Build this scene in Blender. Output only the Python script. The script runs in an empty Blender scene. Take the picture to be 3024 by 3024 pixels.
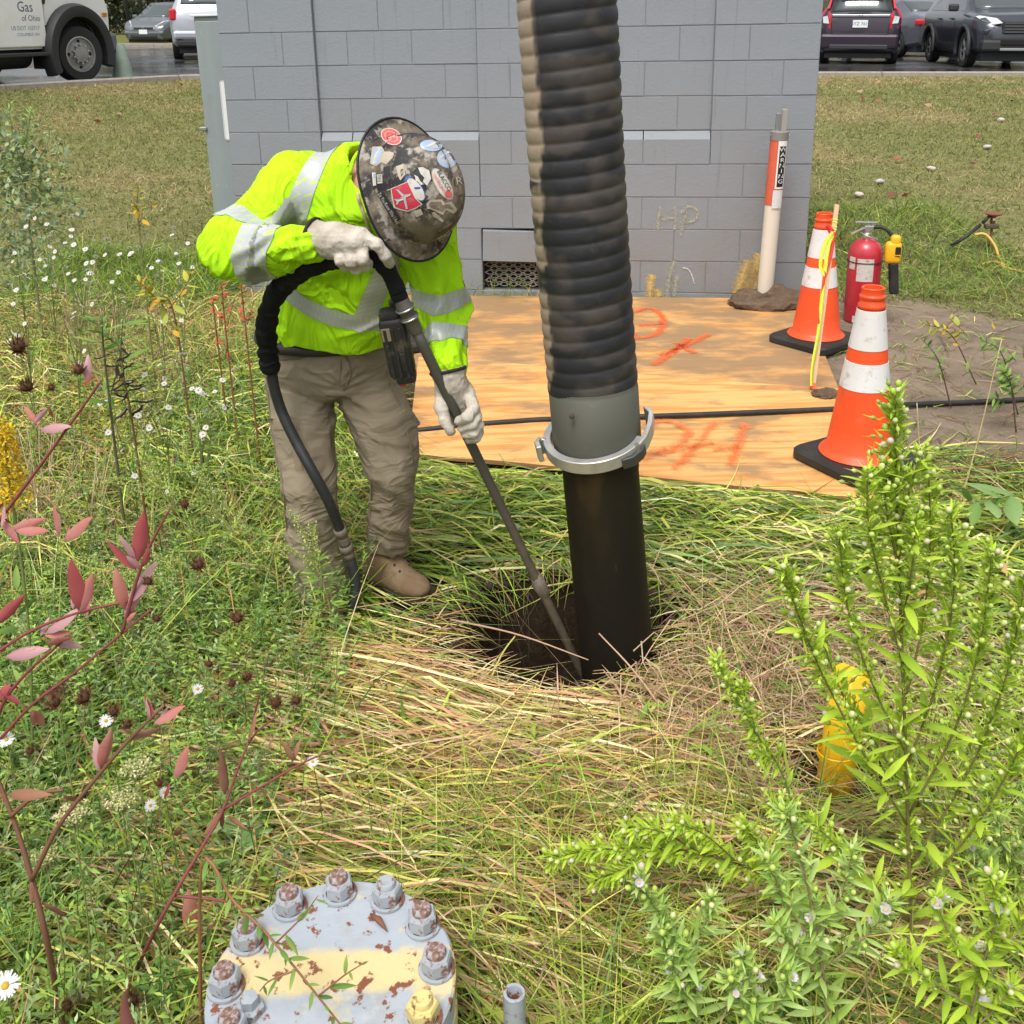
import bpy, bmesh, math, random
import numpy as np
from mathutils import Vector, Matrix

R = math.radians
rng = np.random.default_rng(11)
random.seed(11)
S = bpy.context.scene
COL = S.collection

# ------------------------------------------------------------------ camera
PITCH, ROLL, HC, FPX = R(17.39), R(-1.05), 1.705, 3029.0
_c, _s = math.cos(PITCH), math.sin(PITCH)
_r0, FF, _u0 = np.array([1., 0, 0]), np.array([0, _c, -_s]), np.array([0, _s, _c])
RR = math.cos(ROLL) * _r0 + math.sin(ROLL) * _u0
UU = -math.sin(ROLL) * _r0 + math.cos(ROLL) * _u0
CAMPOS = np.array([0, 0, HC])
cd = bpy.data.cameras.new('camera')
cd.sensor_fit = 'HORIZONTAL'; cd.sensor_width = 36; cd.lens = 36 * FPX / 3024
cd.shift_y = -504 / 3024; cd.clip_start = .05; cd.clip_end = 600
co = bpy.data.objects.new('camera', cd); COL.objects.link(co)
co.matrix_world = Matrix(((RR[0], UU[0], -FF[0], 0), (RR[1], UU[1], -FF[1], 0), (RR[2], UU[2], -FF[2], HC), (0, 0, 0, 1)))
S.camera = co

# ------------------------------------------------------------------ world, sun, exposure
SUN_EL, SUN_AZ = R(62), R(200)
W = bpy.data.worlds.new('World'); S.world = W; W.use_nodes = True
wn = W.node_tree.nodes; wl = W.node_tree.links
sky = wn.new('ShaderNodeTexSky'); sky.sky_type = 'NISHITA'; sky.sun_disc = False
sky.sun_elevation = SUN_EL; sky.sun_rotation = SUN_AZ; sky.dust_density = 4; sky.air_density = 1.2; sky.ozone_density = 1
hs = wn.new('ShaderNodeHueSaturation'); hs.inputs['Saturation'].default_value = .22; hs.inputs['Value'].default_value = 1
wl.new(sky.outputs[0], hs.inputs['Color'])
bg = wn['Background']; wl.new(hs.outputs[0], bg.inputs['Color']); bg.inputs['Strength'].default_value = .125
sl = bpy.data.lights.new('sun', 'SUN'); sl.energy = 1.5; sl.angle = R(22); sl.color = (1, .96, .9)
so = bpy.data.objects.new('sun', sl); COL.objects.link(so)
sd = Vector((math.sin(SUN_AZ) * math.cos(SUN_EL), math.cos(SUN_AZ) * math.cos(SUN_EL), math.sin(SUN_EL)))
so.rotation_euler = sd.to_track_quat('Z', 'Y').to_euler(); so.location = sd * 40
S.view_settings.view_transform = 'Standard'; S.view_settings.look = 'None'
S.view_settings.exposure = .76; S.view_settings.gamma = 1; S.view_settings.use_curve_mapping = False
try:
    S.cycles.max_bounces = 7; S.cycles.diffuse_bounces = 3; S.cycles.glossy_bounces = 3
    S.cycles.transmission_bounces = 4; S.cycles.transparent_max_bounces = 12; S.cycles.caustics_reflective = False
except Exception: pass

# ------------------------------------------------------------------ pixel helpers (px, py on a 1932-wide picture)
K32 = 3024 / 1932
def ray(px, py):
    return FF + RR * ((px * K32 - 1512) / FPX) + UU * ((1008 - py * K32) / FPX)
def P(px, py, Y):
    d = ray(px, py); return CAMPOS + d * (Y / d[1])
def proj(p):
    d = np.asarray(p, float) - CAMPOS; z = d @ FF
    return np.stack([(1512 + FPX * (d @ RR) / z) / K32, (1008 - FPX * (d @ UU) / z) / K32], -1)
def kerb_y(x):
    x = np.asarray(x, float)
    return np.interp(x, [-30, -11, -8.6, -7.4, -6.6, -5.3, -3.5, 9, 30], [4.0, 10.2, 12.3, 13.5, 14.9, 17.0, 18.0, 18.3, 18.3])
def lz(x): return .80 - .0185 * np.clip(x, -30, 30)      # the lot falls gently to the right
# dug hole
HOLE_C = np.array([.135, 2.61]); HOLE_R = np.array([.315, .285])
def sm(t): t = np.clip(t, 0, 1); return t * t * (3 - 2 * t)
def hole_d(x, y):
    a = np.arctan2((y - HOLE_C[1]) / HOLE_R[1], (x - HOLE_C[0]) / HOLE_R[0])
    w = 1 + .09 * np.sin(3 * a + 1) + .06 * np.sin(5 * a + 2.2)
    return np.hypot((x - HOLE_C[0]) / HOLE_R[0], (y - HOLE_C[1]) / HOLE_R[1]) / w
def hgt(x, y, hole=False):
    x = np.asarray(x, float); y = np.asarray(y, float)
    ky = kerb_y(x)
    y0 = np.interp(x, [-8, -3, -2, 2, 2.6, 8], [5.2, 6.2, 7.2, 7.0, 6.2, 6.0])
    t = (y - y0) / np.maximum(ky - y0, 1)
    h = (lz(x) - .02) * np.clip(t, 0, 1) ** 1.02 * sm(t * 9) + 0.0
    und = .012 * np.sin(2.3 * x + 1.1) * np.sin(1.9 * y + .4) + .006 * np.sin(7.1 * x) * np.sin(6.3 * y + 2)
    flat = sm((np.abs(x - .5) - 1.5) / .6) + sm((3.6 - y) / .5)
    h = h + und * np.clip(flat, 0, 1) * sm((ky - y) / 1.0)
    if hole:
        d = hole_d(x, y)
        h = h - .75 * sm((1.04 - d) / .24)
    return h
def GH(px, py, dz=0.):
    d = ray(px, py)
    for t in np.arange(1.2, 40, .02):
        p = CAMPOS + d * t
        if p[2] <= float(hgt(p[0], p[1])) + dz: return p
    return p
def ang(v): return math.atan2(v[1], v[0])

# ------------------------------------------------------------------ materials
MATS = {}
def mat(name, col=(.5, .5, .5), rough=.6, metal=0., spec=.4, layers=(), bump=None, attr=None, transl=0., coat=0., stretch=(1, 1, 1), extra=None, rvar=None, folds=None):
    if name in MATS: return MATS[name]
    m = bpy.data.materials.new(name); m.use_nodes = True; MATS[name] = m
    nt = m.node_tree; N = nt.nodes; L = nt.links
    b = N['Principled BSDF']; b.inputs['Roughness'].default_value = rough; b.inputs['Metallic'].default_value = metal
    b.inputs['Specular IOR Level'].default_value = spec
    if coat: b.inputs['Coat Weight'].default_value = coat; b.inputs['Coat Roughness'].default_value = .08
    tc = N.new('ShaderNodeTexCoord'); mp = N.new('ShaderNodeMapping'); mp.inputs['Scale'].default_value = stretch
    L.new(tc.outputs['Object'], mp.inputs['Vector']); vec = mp.outputs[0]
    if attr:
        at = N.new('ShaderNodeAttribute'); at.attribute_name = attr; cur = at.outputs['Color']
    else:
        rgb = N.new('ShaderNodeRGB'); rgb.outputs[0].default_value = (*col, 1); cur = rgb.outputs[0]
    def noise(scale, detail=4, v=None):
        n = N.new('ShaderNodeTexNoise'); n.inputs['Scale'].default_value = scale; n.inputs['Detail'].default_value = detail
        n.inputs['Roughness'].default_value = .62; L.new(v or vec, n.inputs['Vector']); return n.outputs['Fac']
    def ramp(fac, lo, hi):
        r = N.new('ShaderNodeMapRange'); r.inputs['From Min'].default_value = lo; r.inputs['From Max'].default_value = hi
        L.new(fac, r.inputs['Value']); return r.outputs[0]
    def mix(a, c2, fac, mode='MIX'):
        x = N.new('ShaderNodeMix'); x.data_type = 'RGBA'; x.blend_type = mode
        L.new(a, x.inputs[6])
        if isinstance(c2, tuple): x.inputs[7].default_value = (*c2, 1)
        else: L.new(c2, x.inputs[7])
        if isinstance(fac, (int, float)): x.inputs[0].default_value = fac
        else: L.new(fac, x.inputs[0])
        return x.outputs[2]
    api = dict(N=N, L=L, noise=noise, ramp=ramp, mix=mix, vec=vec, tc=tc, b=b, nt=nt)
    for ly in layers:                       # (scale, detail, colour, lo, hi, amount[, stretch])
        v = vec
        if len(ly) > 6:
            m2 = N.new('ShaderNodeMapping'); m2.inputs['Scale'].default_value = ly[6]; L.new(tc.outputs['Object'], m2.inputs['Vector']); v = m2.outputs[0]
        f = ramp(noise(ly[0], ly[1], v), ly[3], ly[4])
        mm = N.new('ShaderNodeMath'); mm.operation = 'MULTIPLY'; L.new(f, mm.inputs[0]); mm.inputs[1].default_value = ly[5]
        cur = mix(cur, ly[2], mm.outputs[0])
    if extra: cur = extra(api, cur)
    L.new(cur, b.inputs['Base Color'])
    if rvar:
        L.new(ramp2(N, L, noise(rvar[0], 4), rvar[1], rvar[2], rvar[3], rvar[4]), b.inputs['Roughness'])
    if bump:
        bp = N.new('ShaderNodeBump'); bp.inputs['Strength'].default_value = bump[1]; bp.inputs['Distance'].default_value = bump[2]
        L.new(noise(bump[0], bump[3] if len(bump) > 3 else 5), bp.inputs['Height']); L.new(bp.outputs[0], b.inputs['Normal'])
    if folds:
        m7 = N.new('ShaderNodeMapping'); m7.inputs['Scale'].default_value = folds[3]; L.new(tc.outputs['Object'], m7.inputs['Vector'])
        n7 = N.new('ShaderNodeTexNoise'); n7.inputs['Scale'].default_value = folds[0]; n7.inputs['Detail'].default_value = 2.5; n7.inputs['Distortion'].default_value = 1.3; L.new(m7.outputs[0], n7.inputs['Vector'])
        q7 = N.new('ShaderNodeMath'); q7.operation = 'SUBTRACT'; L.new(n7.outputs['Fac'], q7.inputs[0]); q7.inputs[1].default_value = .5
        a7 = N.new('ShaderNodeMath'); a7.operation = 'ABSOLUTE'; L.new(q7.outputs[0], a7.inputs[0])
        s7 = ramp2(N, L, a7.outputs[0], 0, .16, 1, 0); b7 = N.new('ShaderNodeBump'); b7.inputs['Strength'].default_value = folds[1]; b7.inputs['Distance'].default_value = folds[2]; L.new(s7, b7.inputs['Height'])
        if bump: L.new(bp.outputs[0], b7.inputs['Normal'])
        L.new(b7.outputs[0], b.inputs['Normal'])
    if transl:
        tr = N.new('ShaderNodeBsdfTranslucent'); L.new(cur, tr.inputs['Color'])
        mx = N.new('ShaderNodeMixShader'); mx.inputs[0].default_value = transl
        L.new(b.outputs[0], mx.inputs[1]); L.new(tr.outputs[0], mx.inputs[2])
        L.new(mx.outputs[0], N['Material Output'].inputs['Surface'])
    return m
def ramp2(N, L, fac, lo, hi, a, b):
    r = N.new('ShaderNodeMapRange'); r.inputs['From Min'].default_value = lo; r.inputs['From Max'].default_value = hi
    r.inputs['To Min'].default_value = a; r.inputs['To Max'].default_value = b; L.new(fac, r.inputs['Value']); return r.outputs[0]

# ------------------------------------------------------------------ objects
def tag(o, label=None, cat=None, group=None, kind=None):
    if label: o['label'] = label
    if cat: o['category'] = cat
    if group: o['group'] = group
    if kind: o['kind'] = kind
    return o
def thing(name, label, cat, loc=(0, 0, 0), rz=0, group=None):
    o = bpy.data.objects.new(name, None); o.empty_display_size = .05; COL.objects.link(o)
    o.location = loc; o.rotation_euler = (0, 0, rz); return tag(o, label, cat, group)
def link(name, me, m=None, parent=None, mtx=None):
    o = bpy.data.objects.new(name, me); COL.objects.link(o)
    if m and not me.materials: me.materials.append(m)
    if parent is not None: o.parent = parent
    if mtx is not None: o.matrix_local = mtx
    return o
def npmesh(name, verts, faces, cols=None, smooth=False, uv=None):
    """faces: (N,3) or (N,4) int array, or a list of polygons"""
    me = bpy.data.meshes.new(name); verts = np.asarray(verts, np.float32).reshape(-1, 3)
    if isinstance(faces, np.ndarray):
        n, k = faces.shape
        me.vertices.add(len(verts)); me.vertices.foreach_set('co', verts.ravel())
        me.loops.add(n * k); me.loops.foreach_set('vertex_index', faces.astype(np.int32).ravel())
        me.polygons.add(n); me.polygons.foreach_set('loop_start', np.arange(0, n * k, k, dtype=np.int32))
        me.update(calc_edges=True)
    else:
        me.from_pydata([tuple(v) for v in verts], [], faces)
    if cols is not None:
        a = me.color_attributes.new('Col', 'FLOAT_COLOR', 'POINT'); c = np.ones((len(verts), 4), np.float32); c[:, :3] = cols
        a.data.foreach_set('color', c.ravel())
    if uv is not None:
        a = me.attributes.new('UVW', 'FLOAT_VECTOR', 'POINT'); q = np.zeros((len(verts), 3), np.float32); q[:, :uv.shape[1]] = uv
        a.data.foreach_set('vector', q.ravel())
    if smooth: me.polygons.foreach_set('use_smooth', np.ones(len(me.polygons), bool))
    me.validate(); return me
def bmobj(name, bm, m, parent=None, smooth=False, mtx=None):
    bmesh.ops.recalc_face_normals(bm, faces=bm.faces[:])
    me = bpy.data.meshes.new(name); bm.to_mesh(me); bm.free()
    if smooth: me.polygons.foreach_set('use_smooth', np.ones(len(me.polygons), bool))
    return link(name, me, m, parent, mtx)
def add_box(bm, c, d, bev=0, rz=0, seg=1, M=None):
    r = bmesh.ops.create_cube(bm, size=1); vs = r['verts']
    for v in vs: v.co = Vector((v.co.x * d[0], v.co.y * d[1], v.co.z * d[2]))
    if bev:
        es = list({e for v in vs for e in v.link_edges})
        q = bmesh.ops.bevel(bm, geom=es, offset=bev, segments=seg, profile=.5, affect='EDGES'); vs = list({v for f in q['faces'] for v in f.verts} | {v for v in vs if v.is_valid})
    T = Matrix.Translation(c) @ (M if M is not None else Matrix.Rotation(rz, 4, 'Z'))
    for v in vs: v.co = T @ v.co
    return vs
def box(name, c, d, m, parent=None, bev=0, rz=0, seg=2, M=None):
    bm = bmesh.new(); add_box(bm, c, d, bev, rz, seg, M); return bmobj(name, bm, m, parent)
def frames(pts):
    pts = np.asarray(pts, float); n = len(pts); t = np.gradient(pts, axis=0); t /= np.linalg.norm(t, axis=1)[:, None] + 1e-9
    a = np.array([0, 0, 1.]) if abs(t[0, 2]) < .9 else np.array([1., 0, 0])
    u = np.cross(t[0], a); u /= np.linalg.norm(u); U = [u]
    for i in range(1, n):
        u = U[-1] - t[i] * (U[-1] @ t[i]); u /= np.linalg.norm(u) + 1e-9; U.append(u)
    U = np.array(U); return t, U, np.cross(t, U)
def tube_vf(pts, rad, seg=8, cap=True, off=0):
    pts = np.asarray(pts, float); n = len(pts); rad = np.broadcast_to(np.asarray(rad, float), (n,))
    t, U, V = frames(pts); a = np.arange(seg) * 2 * np.pi / seg
    v = pts[:, None] + rad[:, None, None] * (np.cos(a)[None, :, None] * U[:, None] + np.sin(a)[None, :, None] * V[:, None])
    v = v.reshape(-1, 3); f = []
    for i in range(n - 1):
        for j in range(seg): f.append([off + i * seg + j, off + i * seg + (j + 1) % seg, off + (i + 1) * seg + (j + 1) % seg, off + (i + 1) * seg + j])
    if cap: f.append([off + j for j in range(seg)][::-1]); f.append([off + (n - 1) * seg + j for j in range(seg)])
    return v, f
def tube(name, pts, rad, m, parent=None, seg=8, smooth=True, cap=True):
    v, f = tube_vf(pts, rad, seg, cap); me = npmesh(name, v, f, smooth=smooth); return link(name, me, m, parent)
def tubes(name, lst, m, parent=None, seg=6):
    V, F, o = [], [], 0
    for pts, rad in lst:
        v, f = tube_vf(pts, rad, seg, True, o); V.append(v); F += f; o += len(v)
    return link(name, npmesh(name, np.concatenate(V), F, smooth=True), m, parent)
def spline(pts, n=24):
    p = np.asarray(pts, float); m = len(p)
    q = np.vstack([2 * p[0] - p[1], p, 2 * p[-1] - p[-2]]); out = []
    for s in np.linspace(0, m - 1, n):
        i = min(int(s), m - 2); t = s - i; a, b, c, d = q[i:i + 4]
        out.append(.5 * (2 * b + (c - a) * t + (2 * a - 5 * b + 4 * c - d) * t * t + (3 * b - a - 3 * c + d) * t ** 3))
    return np.array(out)
def lathe_vf(prof, seg=24, closed=False):
    prof = np.asarray(prof, float); a = np.arange(seg) * 2 * np.pi / seg
    v = np.stack([prof[:, 0][:, None] * np.cos(a), prof[:, 0][:, None] * np.sin(a), np.repeat(prof[:, 1][:, None], seg, 1)], -1).reshape(-1, 3)
    f = []
    n = len(prof)
    for i in range(n if closed else n - 1):
        for j in range(seg):
            i2 = (i + 1) % n; f.append([i * seg + j, i * seg + (j + 1) % seg, i2 * seg + (j + 1) % seg, i2 * seg + j])
    return v, f
def lathe(name, prof, m, parent=None, seg=24, mtx=None, smooth=True, capt=False, capb=False):
    v, f = lathe_vf(prof, seg); n = len(prof)
    if capb: f.append(list(range(seg))[::-1])
    if capt: f.append([(n - 1) * seg + j for j in range(seg)])
    me = npmesh(name, v, f, smooth=smooth)
    if smooth:
        me.set_sharp_from_angle(angle=R(40))
    return link(name, me, m, parent, mtx)
def text_mesh(txt, size=1., depth=0., spacing=1., align='CENTER', vertical=False):
    cu = bpy.data.curves.new('text', 'FONT'); cu.body = '\n'.join(txt) if vertical else txt
    cu.size = size; cu.align_x = align; cu.align_y = 'CENTER'; cu.extrude = depth; cu.space_character = spacing; cu.resolution_u = 2
    if vertical: cu.space_line = .82
    o = bpy.data.objects.new('text', cu); COL.objects.link(o)
    dg = bpy.context.evaluated_depsgraph_get(); me = bpy.data.meshes.new_from_object(o.evaluated_get(dg))
    bpy.data.objects.remove(o); bpy.data.curves.remove(cu); return me
def text_obj(name, txt, size, m, parent=None, mtx=None, **k):
    me = text_mesh(txt, size, **k); me.materials.clear(); return link(name, me, m, parent, mtx)
def basis(o, x, y, z):
    x, y, z = [np.asarray(q, float) / np.linalg.norm(q) for q in (x, y, z)]
    return Matrix(((x[0], y[0], z[0], o[0]), (x[1], y[1], z[1], o[1]), (x[2], y[2], z[2], o[2]), (0, 0, 0, 1)))
def nrm(v): v = np.asarray(v, float); return v / np.linalg.norm(v)
def align_z(o, d, up=(0, 0, 1), roll=0):
    """matrix placing local z along d"""
    z = nrm(d); up = np.asarray(up, float)
    if abs(z @ nrm(up)) > .98: up = np.array([0, 1., 0])
    x = nrm(np.cross(up, z)); y = np.cross(z, x); return basis(o, x, y, z) @ Matrix.Rotation(roll, 4, 'Z')

# value noise, vectorised
_T = np.random.default_rng(3).random(8192)
def vnoise(p, seed=0):
    p = np.asarray(p, float); i = np.floor(p).astype(np.int64); f = p - i; f = f * f * (3 - 2 * f)
    def hsh(a, b, c): return _T[(a * 73856093 ^ b * 19349663 ^ c * 83492791 ^ seed * 2654435) & 8191]
    r = 0
    for dx in (0, 1):
        for dy in (0, 1):
            for dz in (0, 1):
                w = (f[..., 0] if dx else 1 - f[..., 0]) * (f[..., 1] if dy else 1 - f[..., 1]) * (f[..., 2] if dz else 1 - f[..., 2])
                r = r + w * hsh(i[..., 0] + dx, i[..., 1] + dy, i[..., 2] + dz)
    return r
def fbm(p, oct=3, seed=0):
    r, a, p = 0, .5, np.asarray(p, float)
    for o in range(oct): r = r + a * vnoise(p * 2 ** o, seed + o); a *= .5
    return r / (1 - .5 ** oct)

# ribbons (blades, leaves): base, dir, length, width
def ribbons(base, d, L, w, K=3, bend=None, side=None, prof='blade', fold=0., cb=None, ct=None, follow=None, kink=None):
    base = np.asarray(base, float); n = len(base); d = np.asarray(d, float); d = d / (np.linalg.norm(d, axis=1)[:, None] + 1e-9)
    L = np.broadcast_to(L, (n,)); w = np.broadcast_to(w, (n,))
    if bend is None: bend = np.zeros((n, 3))
    if side is None:
        side = np.cross(d, np.array([0, 0, 1.]) + rng.normal(0, .25, (n, 3)))
    side = side / (np.linalg.norm(side, axis=1)[:, None] + 1e-9)
    t = np.linspace(0, 1, K + 1)
    wp = {'blade': 1 - .85 * t ** 1.6, 'straw': 1 - .35 * t, 'leaf': np.maximum(np.sin(np.pi * np.clip(t, 0, 1) ** .8) ** .8, .06), 'petal': np.interp(t, [0, .7, 1], [.35, 1, .55])}[prof]
    c = base[:, None] + L[:, None, None] * (d[:, None] * t[None, :, None] + bend[:, None] * (t ** 2)[None, :, None])
    if kink is not None: c = c + np.maximum(t[None] - kink[1][:, None], 0)[..., None] * kink[0][:, None] * L[:, None, None]
    if follow is not None: c[..., 2] = follow(c, t)
    hw = .5 * w[:, None, None] * wp[None, :, None]
    if fold:
        nr = np.cross(side, d); nr /= np.linalg.norm(nr, axis=1)[:, None] + 1e-9
        up = nr[:, None] * hw * fold
        v = np.stack([c - side[:, None] * hw + up, c, c + side[:, None] * hw + up], 2); m = 3
    else:
        v = np.stack([c - side[:, None] * hw, c + side[:, None] * hw], 2); m = 2
    v = v.reshape(-1, 3); per = (K + 1) * m
    q = []
    for k in range(K):
        for j in range(m - 1): q.append([k * m + j, k * m + j + 1, (k + 1) * m + j + 1, (k + 1) * m + j])
    f = (np.arange(n)[:, None, None] * per + np.array(q)[None]).reshape(-1, 4)
    cols = None
    if cb is not None:
        cb = np.broadcast_to(cb, (n, 3)); ct = cb if ct is None else np.broadcast_to(ct, (n, 3))
        cc = cb[:, None] * (1 - t)[None, :, None] + ct[:, None] * t[None, :, None]
        cols = np.repeat(cc[:, :, None], m, 2).reshape(-1, 3)
    return v, f, cols
def merge(parts):
    V, F, C, o = [], [], [], 0
    for v, f, c in parts: V.append(v); F.append(f + o); C.append(c); o += len(v)
    return np.concatenate(V), np.concatenate(F), np.concatenate(C)
def jit(col, n, v=.25, hue=.06):
    c = np.asarray(col, float); k = rng.normal(1, v, (n, 1)).clip(.45, 1.8); return (c * k * rng.normal(1, hue, (n, 3))).clip(.004, .9)
def pick(pal, wts, n, v=.22):
    pal = np.array(pal, float); i = rng.choice(len(pal), n, p=np.array(wts) / sum(wts)); return (pal[i] * rng.normal(1, v, (n, 1)).clip(.5, 1.7) * rng.normal(1, .05, (n, 3))).clip(.004, .9)

# surface nets
def surfnets(f, lo, hi, h):
    lo = np.asarray(lo, float); n = np.ceil((np.asarray(hi) - lo) / h).astype(int) + 1
    ax = [lo[i] + h * np.arange(n[i]) for i in range(3)]
    G = np.stack(np.meshgrid(*ax, indexing='ij'), -1)
    V = f(G.reshape(-1, 3)).reshape(n).astype(np.float32)
    s = V < 0; c = np.zeros(tuple(n - 1) + (3,), np.float32); cnt = np.zeros(tuple(n - 1), np.int8)
    sl = lambda o, e: tuple(slice(o[i], n[i] - 1 + o[i] if not e[i] else n[i] - 1 + o[i]) for i in range(3))
    for axi in range(3):
        b, cc = [(1, 2), (0, 2), (0, 1)][axi]
        for ob in (0, 1):
            for oc in (0, 1):
                o = [0, 0, 0]; o[b] = ob; o[cc] = oc; o2 = list(o); o2[axi] = 1
                A = V[tuple(slice(o[i], o[i] + n[i] - 1) for i in range(3))]; B = V[tuple(slice(o2[i], o2[i] + n[i] - 1) for i in range(3))]
                m = (A < 0) != (B < 0); t = np.where(m, A / np.where(m, A - B, 1), 0)
                for i in range(3): c[..., i] += m * (t if i == axi else o[i])
                cnt += m
    act = cnt > 0; idx = -np.ones(tuple(n - 1), np.int64); idx[act] = np.arange(act.sum())
    ii = np.argwhere(act); verts = lo + h * (ii + c[act] / cnt[act][:, None])
    F = []
    for axi in range(3):
        b, cc = [(1, 2), (2, 0), (0, 1)][axi]
        a0 = [slice(1, n[i] - 1) for i in range(3)]; a0[axi] = slice(0, n[axi] - 1); a1 = list(a0); a1[axi] = slice(1, n[axi])
        A, B = s[tuple(a0)], s[tuple(a1)]; ch = A != B
        e = np.argwhere(ch); st = np.array([0 if i == axi else 1 for i in range(3)]); e = e + st
        def cell(db, dc):
            q = e.copy(); q[:, b] -= db; q[:, cc] -= dc; return idx[q[:, 0], q[:, 1], q[:, 2]]
        quad = np.stack([cell(1, 1), cell(0, 1), cell(0, 0), cell(1, 0)], 1)
        fl = ~A[ch]; quad[fl] = quad[fl][:, ::-1]; F.append(quad)
    F = np.concatenate(F); return verts, F[(F >= 0).all(1)]
def vnormals(v, f):
    n = np.zeros_like(v); fn = np.cross(v[f[:, 2]] - v[f[:, 0]], v[f[:, 3]] - v[f[:, 1]])
    for k in range(4): np.add.at(n, f[:, k], fn)
    return n / (np.linalg.norm(n, axis=1)[:, None] + 1e-12)
def lapl(v, f, it=2, lam=.5):
    e = np.concatenate([f[:, [0, 1]], f[:, [1, 2]], f[:, [2, 3]], f[:, [3, 0]]]); e = np.concatenate([e, e[:, ::-1]])
    d = np.bincount(e[:, 0], minlength=len(v))[:, None]
    for _ in range(it):
        a = np.stack([np.bincount(e[:, 0], v[e[:, 1], i], len(v)) for i in range(3)], 1) / d; v = v + lam * (a - v)
    return v
def cap(p, a, b, ra, rb):
    a = np.asarray(a, float); b = np.asarray(b, float); ba = b - a; t = np.clip(((p - a) @ ba) / (ba @ ba), 0, 1)
    return np.linalg.norm(p - a - t[:, None] * ba, axis=1) - (ra + (rb - ra) * t)
def ell(p, c, r, M=None):
    q = p - np.asarray(c); q = q if M is None else q @ np.asarray(M).T; r = np.asarray(r, float)
    k0 = np.linalg.norm(q / r, axis=1); k1 = np.linalg.norm(q / r ** 2, axis=1); return k0 * (k0 - 1) / (k1 + 1e-9)
def smin(a, b, k): h = np.maximum(k - np.abs(a - b), 0) / k; return np.minimum(a, b) - h * h * k * .25
def smax(a, b, k): return -smin(-a, -b, k)
def chain(p, pts, rads, k=.02):
    r = None
    for i in range(len(pts) - 1):
        d = cap(p, pts[i], pts[i + 1], rads[i], rads[i + 1]); r = d if r is None else smin(r, d, k)
    return r
# ================================================================== SETTING
# zones on the ground (functions of place)
def in_poly(x, y, poly):
    poly = np.asarray(poly); c = np.zeros(np.shape(x), bool); j = len(poly) - 1
    for i in range(len(poly)):
        a, b = poly[i], poly[j]
        c ^= ((a[1] > y) != (b[1] > y)) & (x < (b[0] - a[0]) * (y - a[1]) / (b[1] - a[1] + 1e-12) + a[0]); j = i
    return c
MUD = [(1.15, 6.55), (1.9, 6.45), (2.35, 6.1), (2.9, 5.7), (3.3, 4.9), (3.4, 4.2), (2.6, 3.9), (1.75, 3.75), (1.2, 4.2), (1.0, 5.2)]
GRAVEL_C = np.array([-2.05, 5.95])
def mudness(x, y):
    n = fbm(np.stack([x * 1.7, y * 1.7, x * 0], -1), 3, 5) - .5
    cx, cy = 2.15, 5.0
    d = np.hypot((x - cx) / 1.35, (y - cy) / 1.5)
    return sm((1.05 + n * .9 - d) / .25)
gx = np.unique(np.round(np.concatenate([np.linspace(-45, -9, 14), np.linspace(-9, -2.6, 48), np.arange(-2.6, 2.61, .03), np.linspace(2.6, 9, 48), np.linspace(9, 45, 14)]), 4))
gt = np.concatenate([np.linspace(-4, 1.0, 12), np.arange(1.0, 4.6, .03), np.linspace(4.6, 7.5, 40)[1:]])
X1, Y1 = np.meshgrid(gx, gt, indexing='ij')
tt = np.linspace(0, 1, 46)[1:]
Y2 = 7.5 + (np.maximum(kerb_y(gx), 7.6) - 7.5)[:, None] * tt[None]
GX = np.concatenate([X1, np.repeat(gx[:, None], len(tt), 1)], 1); GY = np.concatenate([Y1, Y2], 1)
GZ = hgt(GX, GY, True)
nx, ny = GX.shape
gi = np.arange(nx * ny).reshape(nx, ny)
gf = np.stack([gi[:-1, :-1], gi[1:, :-1], gi[1:, 1:], gi[:-1, 1:]], -1).reshape(-1, 4)
gv = np.stack([GX, GY, GZ], -1).reshape(-1, 3)
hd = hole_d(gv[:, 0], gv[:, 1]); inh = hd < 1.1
gv[inh] += (np.stack([fbm(gv[inh] * 14 + k * 9, 3, k) for k in range(3)], 1) - .5) * .07 * np.array([1, 1, .5])
col = np.tile([.060, .052, .024], (len(gv), 1))
lawn_z = sm((gv[:, 1] - 4.6) / 1.8)
ln = fbm(gv * [.9, .9, 0], 3, 9)[:, None]
lawn_z = lawn_z[:, None]; col = col * (1 - lawn_z) + (np.array([.22, .19, .085]) * (1 - ln) + np.array([.16, .18, .06]) * ln) * lawn_z
mz = mudness(gv[:, 0], gv[:, 1])[:, None]
mn = fbm(gv * [3, 3, 0], 3, 2)[:, None]
col = col * (1 - mz) + (np.array([.215, .165, .12]) * (.6 + .7 * mn)) * mz
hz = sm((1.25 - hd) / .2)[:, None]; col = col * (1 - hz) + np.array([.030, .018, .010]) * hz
M_ground = mat('soil', attr='Col', rough=.9, spec=.15, layers=[(9, 6, (.05, .04, .025), .48, .75, .5), (40, 3, (.2, .16, .1), .6, .8, .25)], bump=(28, .7, .02, 6))
me = npmesh('ground', gv, gf, col, smooth=True); tag(link('ground', me, M_ground), kind='structure')

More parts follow.
